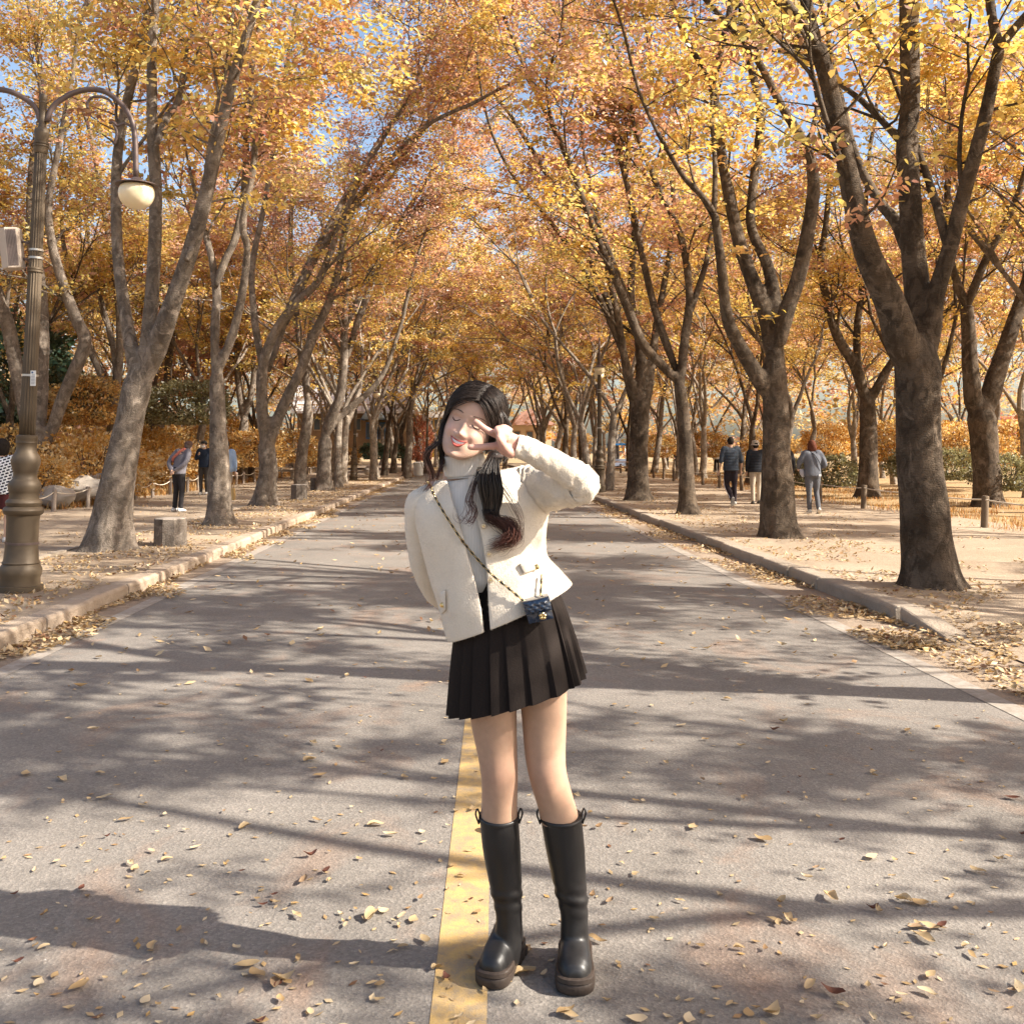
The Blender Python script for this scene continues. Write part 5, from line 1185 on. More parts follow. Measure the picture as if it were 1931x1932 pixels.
# ================================================================== the woman in the foreground
YW = 2.93
def W(px, py, d=0.0): return at(px, py, YW+d)
S = YW/FPX                                    # metres per picture pixel at her distance
wroot = empty('person', (W(1000, 1850)[0], YW, 0.004))
tag(wroot, 'young woman in cream jacket and pleated skirt making a V sign over her closed eye', 'person')
DEPTH = np.array([0, 1.0, 0])
def ring_px(l, r, dl, dr, depth, n=32, pw=2.3, back=1.0):
    """ring through picture points l and r (left, right silhouette) with half depth in metres"""
    a = W(*l, dl); b = W(*r, dr); c = (a+b)/2; h = (b-a)/2; t = np.linspace(0, 2*math.pi, n, endpoint=False)
    ct, st = np.cos(t), np.sin(t); x = np.sign(ct)*np.abs(ct)**(2/pw); y = np.sign(st)*np.abs(st)**(2/pw)
    return np.array([c+h*u-DEPTH*depth*v*(1 if v > 0 else back) for u, v in zip(x, y)])
def tube_px(mb, rows, n=16, steps=4):
    """rows (px, py, d, radius_px): round limb"""
    D = crom(np.array([np.concatenate([W(x, y, d), [r*(YW+d)/FPX]]) for x, y, d, r in rows]), steps); mb.tube(D[:, :3], D[:, 3], n)
def to_obj(name, V, Q, mat, parent, C=None):
    o = put(name, quad_mesh(name, V, Q, C, mat, True)); child(o, parent); return o

# ------------------------------------------------------------------ body: one continuous skin
# head frame: hx right in the picture, hy out of the face, hz up; rolled and turned like the photograph
HC = W(891, 800, -.015)
ROLL, YAWH, PIT = R(22), R(-11), R(2)
Rm = (Matrix.Rotation(-YAW, 3, 'Z') @ Matrix.Rotation(ROLL, 3, 'Y') @ Matrix.Rotation(YAWH, 3, 'Z') @ Matrix.Rotation(PIT, 3, 'X'))
HX = np.array(Rm @ Vector((1, 0, 0))); HY = np.array(Rm @ Vector((0, -1, 0))); HZ = np.array(Rm @ Vector((0, 0, 1)))
HS = 1.0
def hp_(x, y, z): return HC+(HX*x+HY*y+HZ*z)*HS
def hl(V): q = (V-HC)/HS; return np.stack([q@HX, q@HY, q@HZ], 1)
HEADP = [(-.107, .016, .076, .050), (-.103, .028, .084, .042), (-.094, .039, .088, .028), (-.078, .052, .088, .000), (-.060, .062, .087, -.050), (-.035, .0690, .085, -.075), (-.010, .0705, .085, -.086), (.015, .0715, .087, -.094), (.040, .0715, .088, -.098), (.065, .067, .080, -.094), (.085, .056, .064, -.080), (.100, .040, .042, -.056), (.110, .018, .018, -.026), (.113, .004, .004, -.006)]
def head_rings(n=40, grow=0.0):
    S_ = crom(np.array(HEADP), 3); out = []
    for z, w, f, b in S_:
        t = np.linspace(0, 2*math.pi, n, endpoint=False); c = (f+b)/2; h = (f-b)/2
        ct, st = np.cos(t), np.sin(t); p = 2.25
        x = (w+grow)*np.sign(ct)*np.abs(ct)**(2/p); y = c+(h+grow)*np.sign(st)*np.abs(st)**(2/p)
        out.append(np.array([hp_(a, b_, z*(1+grow*8)) for a, b_ in zip(x, y)]))
    return out
B = MB(); B.rings(head_rings())
# neck and hidden torso
nb = hp_(0, -.02, -.09)
D = crom(np.array([np.append(hp_(0, -.01, -.06), .052), np.append(nb, .050), np.append(W(868, 905, .03), .053), np.append(W(885, 945, .02), .09), np.append(W(915, 1020, .01), .085), np.append(W(945, 1110, .01), .075), np.append(W(968, 1210, .01), .12)]), 4); B.tube(D[:, :3], D[:, 3], 18)
# legs
LEGL = [(925, 1270, .01, 47), (931, 1355, .0, 43), (938, 1420, -.005, 37), (942, 1465, -.01, 34), (942, 1510, .0, 33), (941, 1546, .013, 33.5), (944, 1575, .02, 24), (953, 1650, .03, 17), (959, 1720, .036, 13), (958, 1775, .04, 12)]
LEGR = [(1022, 1265, .01, 47), (1026, 1350, .0, 42), (1028, 1420, -.005, 38), (1034, 1465, -.015, 35), (1048, 1515, .0, 34), (1056, 1546, .009, 34.5), (1063, 1575, .016, 24), (1073, 1650, .023, 17), (1082, 1720, .03, 13), (1083, 1775, .027, 12)]
tube_px(B, LEGL, 44, 6); tube_px(B, LEGR, 44, 6)
tube_px(B, [(941, 1432, -.020, 14), (942, 1452, -.030, 20), (942, 1472, -.030, 17), (942, 1492, -.018, 12)], 14); tube_px(B, [(1030, 1432, -.022, 14), (1033, 1452, -.034, 21), (1036, 1472, -.034, 18), (1042, 1492, -.02, 12)], 14)
tube_px(B, [(948, 1215, .01, 52), (925, 1270, .01, 47)], 16); tube_px(B, [(985, 1210, .01, 52), (1022, 1265, .01, 46)], 16)
# arms
tube_px(B, [(905, 935, .02, 36), (1000, 922, .0, 22), (1040, 920, -.06, 19), (1088, 914, -.155, 17), (1060, 892, -.185, 17), (1010, 862, -.207, 16), (975, 843, -.216, 17)], 14)
tube_px(B, [(905, 940, .02, 36), (808, 957, .03, 20), (797, 1000, .05, 17), (803, 1070, .09, 16), (826, 1115, .14, 15), (880, 1140, .195, 13), (905, 1142, .205, 14), (925, 1142, .205, 9)], 14)
# the hand with its V: palm towards the camera, fingers to the left
def hand_chain(rows, n=10): tube_px(B, rows, n, 4)
PD = -.222
for rows in ([(977, 838, PD+.008, 17), (962, 832, PD+.004, 17), (948, 822, PD+.003, 14), (941, 818, PD+.004, 10)], [(975, 848, PD+.005, 15), (960, 850, PD, 13.5), (948, 842, PD+.001, 13), (940, 838, PD+.003, 10)],
             [(974, 843, PD+.006, 16), (956, 840, PD+.004, 16.5), (944, 832, PD+.004, 13)]): hand_chain(rows, 14)
hand_chain([(944, 822, PD, 8.6), (930, 817, PD-.004, 7.4), (914, 808, PD-.010, 6.7), (903, 799, PD-.012, 6.2), (896, 794, PD-.012, 5.4), (893.5, 792, PD-.012, 3.6)])          # middle finger
hand_chain([(945, 840, PD, 8.8), (930, 841, PD-.004, 7.6), (912, 842.5, PD-.010, 6.8), (897, 843.5, PD-.012, 6.3), (885, 843, PD-.012, 5.6), (881.5, 843, PD-.012, 3.6)])      # index finger
hand_chain([(952, 817, PD-.002, 9), (941, 810, PD-.016, 8.2), (938, 812, PD-.030, 7.4), (945, 822, PD-.034, 6.6), (951, 828, PD-.028, 5.8), (953, 831, PD-.024, 4.2)])           # ring finger curled
hand_chain([(962, 815, PD-.002, 9.5), (950, 807, PD-.012, 8), (947, 811, PD-.026, 6.8), (954, 819, PD-.028, 6), (958, 823, PD-.022, 5)])                                      # little finger curled
hand_chain([(966, 855, PD-.008, 11), (957, 850, PD-.024, 9.6), (948, 838, PD-.038, 8.0), (942, 828, PD-.044, 6.8), (939.5, 822, PD-.044, 5.6), (938.5, 820, PD-.043, 3.4)])     # thumb over them
BV, BQ, BE = voxel_union(B, .0038, 3)
# sculpt the face
q = hl(BV); fx, fy, fz = q[:, 0], q[:, 1], q[:, 2]
face = (np.linalg.norm(q/np.array([.09, .12, .13]), axis=1) < 1.15) & (fy > .02)
def g2(x0, z0, sx, sz): return np.exp(-((fx-x0)/sx)**2-((fz-z0)/sz)**2)
dy = np.zeros(len(BV))
bridge = np.exp(-(fx/.0075)**2)*np.clip((.012-fz)/.045, 0, 1)*np.clip((fz+.047)/.012, 0, 1)
dy += .0115*bridge**1.0*np.where(fz > -.040, 1, 1)
dy += .0065*g2(0, -.036, .012, .009)+.005*(g2(-.013, -.039, .007, .006)+g2(.013, -.039, .007, .006))
dy -= .0085*(g2(-.031, .002, .017, .010)+g2(.031, .002, .017, .010))          # eye sockets
dy += .0050*(g2(-.031, -.001, .012, .008)+g2(.031, -.001, .012, .008))        # closed lids
dy += .0030*(g2(-.030, .018, .020, .006)+g2(.030, .018, .020, .006))          # brow ridge
dy += .0070*(g2(-.036, -.032, .018, .014)+g2(.036, -.032, .018, .014))        # smiling cheeks
dy += .0030*g2(0, -.062, .026, .016)+.006*g2(0, -.100, .018, .011)-.003*g2(0, -.083, .016, .006)
dy -= .003*(g2(-.030, -.056, .006, .010)+g2(.030, -.056, .006, .010))
BV = BV+np.where(face, dy, 0)[:, None]*HY
q = hl(BV); fx, fy, fz = q[:, 0], q[:, 1], q[:, 2]
zc = BV[:, 2]
SKL, SKF, SKH = np.array([.47, .295, .20]), np.array([.54, .345, .255]), np.array([.58, .325, .25])
C = np.tile(SKL, (len(BV), 1)); C[zc > 1.2] = SKF
hand = (zc > 1.2) & (np.abs(BV[:, 1]-(YW+PD)) < .10) & (BV[:, 0] > HC[0]-.03) & (BV[:, 1] < YW-.165); C[hand] = SKH
def tint(m, col, k): 
    global C
    C = C*(1-(m*k)[:, None])+np.array(col)*(m*k)[:, None]
for kx, ky in ((942, 1462), (1035, 1462)):
    kp = W(kx, ky, -.05); kd = np.linalg.norm((BV-kp)/np.array([.045, .08, .05]), axis=1); tint(np.exp(-kd**2)*(zc < .9), (.47, .25, .17), .45)
    for o_ in (-24, 24): kd = np.linalg.norm((BV-W(kx+o_, ky+4, -.03))/np.array([.02, .06, .05]), axis=1); tint(np.exp(-kd**2)*(zc < .9), (.34, .20, .135), .35)  # knee shading put into the skin colour: a darker oval on either side
fm = (face & ~hand).astype(float)
tint(fm*(g2(-.038, -.030, .020, .015)+g2(.038, -.030, .020, .015)), (.80, .42, .34), .40)
tint(fm*g2(0, -.037, .012, .010), (.72, .40, .32), .25)
tint(fm*(g2(-.031, .004, .018, .008)+g2(.031, .004, .018, .008)), (.60, .36, .27), .45)
tint(fm*(g2(-.008, -.046, .0035, .0020)+g2(.008, -.046, .0035, .0020)), (.40, .20, .15), .6)
M_SKIN = vmat('soft_skin', .52, .35, .14, 350, .09, 45, sss=.12, sss_r=(.008, .003, .0015))
body = to_obj('body', BV, BQ, M_SKIN, wroot, C)
# rays onto the face, for brows, lashes and lips
from mathutils.bvhtree import BVHTree
bvh = BVHTree.FromPolygons([Vector(v) for v in BV], [tuple(int(i) for i in f) for f in BQ[np.isin(np.arange(len(BQ)), np.where(face[BQ].any(1))[0])]]) 
def onface(x, z, lift=.0006):
    o = hp_(x, .25, z); h = bvh.ray_cast(Vector(o), Vector(-HY))
    p = np.array(h[0]) if h[0] is not None else hp_(x, .09, z)
    return p+HY*lift
M_LASH = plain('dark_lash', (.035, .020, .016), .7); M_BROW = plain('brown_brow', (.13, .085, .068), .95); M_LIP = plain('red_lips', (.50, .095, .075), .4, .5, 0, .1, 80); M_TEETH = plain('teeth', (.85, .81, .76), .3, .5, 0, .03); M_MOUTH = plain('mouth_inside', (.20, .03, .03), .6)
for s, nm in ((-1, 'lash'), (1, 'lash')):
    xs = np.linspace(.018, .046, 9)*s; t = np.linspace(0, 1, 9); zs = .0035-.0085*np.sin(np.pi*np.clip(t*.92+.04, 0, 1))-.0015*t
    m = MB(); m.tube([onface(x, z, .0008) for x, z in zip(xs, zs)], [.0005]+[.0012]*3+[.0015]*3+[.0012, .0004], 6); m.build('eyelash', M_LASH, wroot)
    m = MB(); m.tube([onface(x, z+.0115-.004*abs(2*tt-1), .0002) for x, z, tt in zip(xs, np.full(9, .0), t)], .0006, 5); m.build('eyelid_crease', plain('lid_crease', (.52, .30, .22), .8), wroot)
    xs = np.linspace(.015, .052, 10)*s; t = np.linspace(0, 1, 10); zs = .0225+.0042*np.sin(np.pi*t**.8*.8)-.0025*t**2
    m = MB(); m.tube([onface(x, z, .0002) for x, z in zip(xs, zs)], .0030*np.array([.8, 1.0, 1.05, 1.05, 1, .95, .85, .7, .5, .25]), 6, flat=.5); m.build('eyebrow', M_BROW, wroot)
# smiling mouth
n = 13; t = np.linspace(-1, 1, n); mx = t*.0255; up_ = -.0560+.0065*t**2; lo_ = -.0675+.0180*t**2
def lip_band(z0, z1, lift0, lift1, name, mat):
    m = MB(); rg = []
    for i in range(n):
        a = onface(mx[i], z0[i], 0); b = onface(mx[i], z1[i], 0); mid = (a+b)/2+HY*lift1
        rg.append(np.array([a+HY*lift0, a*.6+b*.4+HY*lift1, a*.4+b*.6+HY*lift1, b+HY*lift0, (a+b)/2-HY*.003]))
    m.rings(rg); return m.build(name, mat, wroot)
thick = .0048*(1-t**2*.85)
lip_band(up_+.0030*(1-t**2*.8)-.0008*np.exp(-(t/.18)**2), up_-.0008, .0006, .0030, 'upper_lip', M_LIP)
lip_band(lo_+.0010, lo_-.0066*(1-t**2*.95), .0006, .0042, 'lower_lip', M_LIP)
m = MB(); rg = []
for i in range(1, n-1):
    a = onface(mx[i], up_[i]-.0004, .0004); b = onface(mx[i], max(lo_[i]+.0012, up_[i]-.0085), .0004); rg.append(np.array([a, b, b-HY*.004, a-HY*.004]))
m.rings(rg); m.build('teeth', M_TEETH, wroot)
m = MB(); rg = []
for i in range(n):
    a = onface(mx[i], up_[i], .0001); b = onface(mx[i], lo_[i], .0001); rg.append(np.array([a, b, b-HY*.005, a-HY*.005]))
m.rings(rg); m.build('mouth', M_MOUTH, wroot)
# finger nails that face the camera
M_NAIL = plain('nail', (.84, .56, .50), .25, .5, 0, .03)
for x, y, d, rx, ry, an in ((897, 795.5, PD-.0165, 3.6, 2.6, .65),):
    pass

# ------------------------------------------------------------------ knit top
def rib_material():
    t = NT('ribbed_knit'); p = t.pos(); w = t.n('TexWave'); w.wave_type = 'BANDS'; w.bands_direction = 'X'; w.inputs['Scale'].default_value = 70; w.inputs['Distortion'].default_value = .4; w.inputs['Detail'].default_value = 1
    t.l(p, w.inputs['Vector']); c = t.mix(w.outputs['Fac'], (.74, .68, .60), (.84, .78, .70)); return t.bsdf(c, .9, .1, 0, t.bump(w.outputs['Fac'], .3, .003), sheen=.15)
M_KNIT = rib_material()
def collar_rows(rows, n=36):
    rg = []
    for c, ax, r1, r2 in rows:
        u = unit(np.cross(ax, np.array([0, 1.0, 0]))); v = np.cross(u, ax); a = np.linspace(0, 6.283, n, endpoint=False)
        rg.append(np.array([c+u*r1*math.cos(x)+v*r2*math.sin(x) for x in a]))
    return rg
ax = unit(W(872, 850, 0)-W(880, 930, .01))
kn = MB(); kn.rings([ring_px((850, 1118), (985, 1096), .0, .0, .094), ring_px((832, 1095), (985, 1078), .0, .0, .098), ring_px((815, 1040), (990, 1030), .0, .0, .100), ring_px((803, 985), (998, 975), .0, .0, .104), ring_px((802, 950), (1005, 938), .01, .01, .094), ring_px((825, 924), (975, 905), .015, .015, .078), ring_px((835, 910), (930, 893), .02, .02, .066)]+
    [r for r in collar_rows([(W(880, 897, .015), ax, .0600, .062), (W(877, 880, .012), ax, .0585, .060), (W(874, 866, .008), ax, .0590, .060), (W(873, 858, .006), ax, .0575, .058), (W(873.5, 860, .006), ax, .0535, .054), (W(876, 875, .01), ax, .052, .053)], 32)], True, False)
knit = kn.build('turtleneck_top', M_KNIT, wroot)
m = MB(); m.rings(collar_rows([(W(879, 893, .014), ax, .0625, .0645), (W(877.5, 884, .012), ax, .0640, .066), (W(874.5, 868, .008), ax, .0625, .064), (W(873, 857.5, .006), ax, .0605, .062), (W(872.6, 855.5, .006), ax, .0585, .060), (W(873.5, 861, .006), ax, .0560, .057)], 36), False, False); m.build('folded_collar', M_KNIT, knit)

# ------------------------------------------------------------------ jacket
def fur_material():
    t = NT('cream_boucle'); p = t.pos(); f = t.noise(210, p, 4, .7, .6); g = t.noise(14, p, 4, .6); h = t.noise(260, t.scale(p, (1, 1, .35)), 3, .7)
    c = t.mix(g, (.72, .61, .48), (.84, .75, .62)); c = t.mix(.35, c, t.ramp(f, [(.3, (.78,)*3), (.7, (1.12,)*3)]), 'MULTIPLY')
    b = t.math('ADD', t.math('MULTIPLY', f, .7), t.math('MULTIPLY', h, .6)); return t.bsdf(c, .95, .08, 0, t.bump(b, .55, .007), sheen=.35)
M_FUR = fur_material()
LV = [((849, 1206), (1074, 1103), .00, .02, .150, 911.5, 923), ((836, 1160), (1050, 1078), .0, .01, .138, 906, 919.5), ((822, 1110), (1028, 1052), .0, .0, .124, 896, 917), ((808, 1060), (1024, 1022), .0, .0, .120, 885, 912.5), ((794, 1010), (1024, 990), .0, .0, .122, 873, 906), ((785, 975), (1030, 955), .01, .0, .122, 864, 897), ((783, 950), (1034, 925), .015, .005, .108, 856, 889), ((797, 928), (1012, 900), .02, .01, .092, 849, 884), ((815, 912), (978, 884), .022, .018, .080, 845, 884)]
def jacket_rings():
    R0 = np.array([[*l, *r, a, b, d, e1, e2] for l, r, a, b, d, e1, e2 in LV], float); R1 = crom(R0, 5); out = []
    rg = np.random.default_rng(3)
    for k, (lx, ly, rx, ry, dl, dr, dep, e1, e2) in enumerate(R1):
        cx = (lx+rx)/2; hw = (rx-lx)/2
        a1 = math.acos(max(-1, min(1, ((e1-cx)/hw)*1.0))); a2 = math.acos(max(-1, min(1, (e2-cx)/hw)))
        a = W(lx, ly, dl); b = W(rx, ry, dr); c = (a+b)/2; h = (b-a)/2; row = []
        # front-left edge (a1), round by the left, back, right, to the front-right edge (a2)
        ts = np.concatenate([np.linspace(a1, math.pi, 22), np.linspace(math.pi, 2*math.pi, 24)[1:], np.linspace(2*math.pi, 2*math.pi+a2, 26)[1:]])
        for t_ in ts:
            u, v = math.cos(t_), math.sin(t_); f = 1.0 if v > 0 else 1.0
            wv = .006*math.sin(t_*5+k*.35)+.005*mnoise.noise((u*3, v*3, k*.22))
            row.append(c+h*u*(1+wv*1.5)-DEPTH*dep*v*(1+wv*4))
        out.append(np.array(row))
    return out
JR = jacket_rings()
def thick_sheet(rings, th, name, mat, parent):
    """open sheet given a real thickness, edges rounded"""
    A = np.array(rings); k, n, _ = A.shape; du = np.gradient(A, axis=1); dv = np.gradient(A, axis=0); N = np.cross(du, dv); N /= (np.linalg.norm(N, axis=2)[..., None]+1e-9)
    cen = A.mean(1, keepdims=True)
    if ((A-cen)*N).sum() < 0: N = -N
    m = MB(); O = A+N*th; vs = np.concatenate([O.reshape(-1, 3), A.reshape(-1, 3)]); f = []; off = k*n
    for i in range(k-1):
        for j in range(n-1):
            p = i*n+j; f.append((p, p+1, p+1+n, p+n)); f.append((p+off, p+n+off, p+n+1+off, p+1+off))
    for i in range(k-1):
        for j in (0, n-1): p = i*n+j; f.append((p, p+n, p+n+off, p+off))
    for j in range(n-1):
        for i in (0, k-1): p = i*n+j; f.append((p, p+1, p+1+off, p+off))
    m.add(vs, f); o = m.build(name, mat, parent); me = o.data
    bm = bmesh.new(); bm.from_mesh(me); bmesh.ops.recalc_face_normals(bm, faces=bm.faces[:])
    ed = [e for e in bm.edges if len(e.link_faces) == 2 and e.calc_face_angle(0) > 1.0]
    bmesh.ops.bevel(bm, geom=ed, offset=th*.4, segments=2, affect='EDGES', profile=.6); bm.to_mesh(me); bm.free(); me.polygons.foreach_set('use_smooth', [True]*len(me.polygons)); return o
jacket = thick_sheet(JR, .009, 'jacket', M_FUR, wroot)
def sleeve(rows, name, folds=0.0, n=22, seed=0):
    D = crom(np.array([np.concatenate([W(x, y, d), [r*(YW+d)/FPX]]) for x, y, d, r in rows]), 7); V, F = tube_geo(D[:, :3], D[:, 3], n, False); k = len(D)
    ax_ = np.repeat(D[:, :3], n, 0); rad = V-ax_; i_ = np.repeat(np.arange(k), n)
    dsp = np.array([.085*mnoise.noise((float(p[0])*17+seed, float(p[1])*17, float(p[2])*17))+folds*mnoise.noise((i*.55+seed, float(j)*.5, 2.0)) for p, i, j in zip(V, i_, np.tile(np.abs(np.arange(n)-n/2), k))])
    V = V+rad*dsp[:, None]
    m = MB(); m.add(V, F)
    # turned cuff
    e = V[-n:]; c = e.mean(0); m.rings([e, c+(e-c)*.9, c+(e-c)*.86-(D[-1, :3]-D[-3, :3])*.8], False, False)
    return m.build(name, M_FUR, jacket)
sleeve([(955, 930, .01, 38), (990, 926, .0, 45), (1017, 922, -.022, 45), (1048, 918, -.075, 42), (1082, 918, -.14, 36), (1097, 914, -.165, 33.5), (1086, 900, -.18, 30), (1058, 882, -.195, 27.5), (1022, 861, -.208, 24.5), (990, 846, -.215, 23), (972, 840, -.218, 22.5)], 'sleeve', .17, 30, 4)
sleeve([(822, 948, .02, 40), (800, 957, .025, 37), (792, 985, .035, 29), (794, 1030, .06, 26), (804, 1075, .09, 26), (822, 1112, .135, 25), (850, 1133, .175, 23), (880, 1140, .195, 21)], 'sleeve', .05, 22, 9)
def fuzz(objs, n, L):
    r = np.random.default_rng(12); Vs = []
    for o in objs:
        me = o.data; me.calc_loop_triangles(); co = np.array([v.co[:] for v in me.vertices]); tr = np.array([t.vertices[:] for t in me.loop_triangles]); A, B_, C_ = co[tr[:, 0]], co[tr[:, 1]], co[tr[:, 2]]
        nn = np.cross(B_-A, C_-A); ar = np.linalg.norm(nn, axis=1); nn /= (ar[:, None]+1e-12); k = r.choice(len(tr), int(n*ar.sum()/2), p=ar/ar.sum())
        u = r.random((len(k), 2)); fl = u.sum(1) > 1; u[fl] = 1-u[fl]; p = A[k]+(B_-A)[k]*u[:, :1]+(C_-A)[k]*u[:, 1:]; N = nn[k]
        d = N*r.uniform(.3, 1, (len(k), 1))+r.normal(0, .6, (len(k), 3)); d /= np.linalg.norm(d, axis=1)[:, None]; w = np.cross(d, r.normal(size=(len(k), 3))); w /= np.linalg.norm(w, axis=1)[:, None]
        l = L*r.uniform(.5, 1.3, (len(k), 1)); Vs.append(np.stack([p-w*.0003, p+w*.0003, p+d*l], 1).reshape(-1, 3))
    V = np.concatenate(Vs); o = put('fuzz', quad_mesh('fuzz', V, np.arange(len(V)).reshape(-1, 3), None, M_FUR)); child(o, jacket); o['kind'] = 'stuff'; return o
fuzz([o for o in jacket.children if o.name.startswith('sleeve')]+[jacket], 60000, .0048)
# points on the jacket front, found by casting rays from the camera side
dgj = BVHTree.FromPolygons([v.co.copy() for v in jacket.data.vertices], [tuple(p.vertices) for p in jacket.data.polygons])
def onjacket(px, py, lift=.0):
    v = ray(px, py); h = dgj.ray_cast(Vector(CAMP), Vector(v)); return (np.array(h[0]) if h[0] is not None else W(px, py, -.12))-np.array(v)*lift
M_GOLD = plain('gold_metal', (.80, .58, .26), .28, .5, 1.0, .1, 40); M_GOLDP = plain('champagne_button', (.72, .56, .38), .35, .5, .5, .1, 60)
def button(px, py, r=5.2, parent=None):
    p = onjacket(px, py, .002); v = ray(px, py); u = unit(np.cross(np.array([0, 0, 1.0]), v)); w = np.cross(v, u); fr = np.stack([u, w, -v], 1)
    m = MB(); m.lathe([(r*S*.75, -.004), (r*S, .001), (r*S, .003), (r*S*.86, .0042), (r*S*.8, .003), (r*S*.3, .003), (.0003, .003)], p, 20, axis=fr); b = m.build('button', M_GOLDP, parent or jacket, sharp=35)
    m = MB(); m.lathe([(r*S*.42, .0025), (r*S*.42, .0042), (r*S*.2, .0048), (.0003, .0046)], p, 6, axis=fr); m.build('emblem', M_GOLD, b, False) if parent is None else None
    return b
for x, y in ((912, 992), (922, 1045), (925, 1094)): button(x, y)
def flap(pts, name, bpx):
    c = np.mean(pts, 0); rows = []
    for k, lf in ((1.0, .0005), (1.0, .008), (.9, .0115), (.5, .0120), (.04, .0120)):
        rows.append(np.array([onjacket(*(c+(np.array(p)-c)*k), lf) for p in pts]))
    m = MB(); m.rings(rows, True, True); o = m.build(name, M_FUR, jacket)
    p = onjacket(*bpx, .013); v = ray(*bpx); u = unit(np.cross(np.array([0, 0, 1.0]), v)); w = np.cross(v, u)
    m = MB(); m.lathe([(4.9*S*.75, -.002), (4.9*S, .001), (4.9*S, .003), (4.9*S*.86, .0042), (4.9*S*.7, .003), (4.9*S*.3, .0045), (.0003, .0045)], p, 18, axis=np.stack([u, w, -v], 1)); m.build('button', M_GOLD, o, sharp=35)
def rect_pts(a, b, c, d, n=6):
    out = []
    for p, q_ in ((a, b), (b, c), (c, d), (d, a)):
        for t in np.linspace(.06, .94, n): out.append((p[0]*(1-t)+q_[0]*t, p[1]*(1-t)+q_[1]*t))
    return out
flap(rect_pts((979, 1063), (1021, 1050), (1022, 1070), (988, 1082)), 'pocket_flap', (1012, 1069))
flap(rect_pts((830, 1118), (840, 1112), (841, 1150), (833, 1158)), 'pocket_flap', (834.5, 1141))

# ------------------------------------------------------------------ pleated skirt
def wool(name, col):
    t = NT(name); p = t.pos(); n = t.noise(220, p, 3, .7); c = t.mix(n, tuple(x*.75 for x in col), tuple(x*1.3 for x in col)); return t.bsdf(c, .85, .2, 0, t.bump(n, .3, .003))
M_SKIRT = wool('dark_brown_wool', (.015, .010, .008))
NP = 22; NPT = NP*8
prng = np.random.default_rng(6); PLO = prng.normal(0, .045, NP+1); PLA = prng.uniform(.6, 1.35, NP+1)
def skirt_ring(l, r, dep, amp, tw=0.0):
    a = W(*l); b = W(*r); c = (a+b)/2; h = (b-a)/2; out = []
    for i in range(NPT):
        pi_ = i//8; ph = (i % 8)/8.0; t = 2*math.pi*(i/NPT)+tw+PLO[pi_]*(1-ph)+(PLO[(pi_+1) % NP])*ph; k = 1+amp*PLA[pi_]*((ph*1.15 if ph < .87 else (1-ph)*7.5)-.5)
        out.append(c+h*math.cos(t)*k-DEPTH*dep*math.sin(t)*k)
    return np.array(out)
rows = [((878, 1092), (1030, 1056), .108, .0), ((868, 1140), (1048, 1100), .118, .012), ((858, 1190), (1066, 1146), .132, .035), ((852, 1250), (1082, 1196), .146, .062), ((848, 1310), (1096, 1246), .158, .085), ((846, 1346), (1103, 1274), .166, .10)]
RR = crom(np.array([[*l, *r, d, a] for l, r, d, a in rows], float), 4); sk_ = MB()
rings = [skirt_ring((x[0], x[1]), (x[2], x[3]), x[4], x[5], .25) for x in RR]
rings.append(np.array([p+ (rings[-1].mean(0)-p)*.03+np.array([0, 0, .002]) for p in rings[-1]])); rings.append(np.array([p+(rings[-4].mean(0)-p)*.03 for p in rings[-4]]))
sk_.rings(rings, False, False); skirt = sk_.build('pleated_skirt', M_SKIRT, wroot, sharp=50)

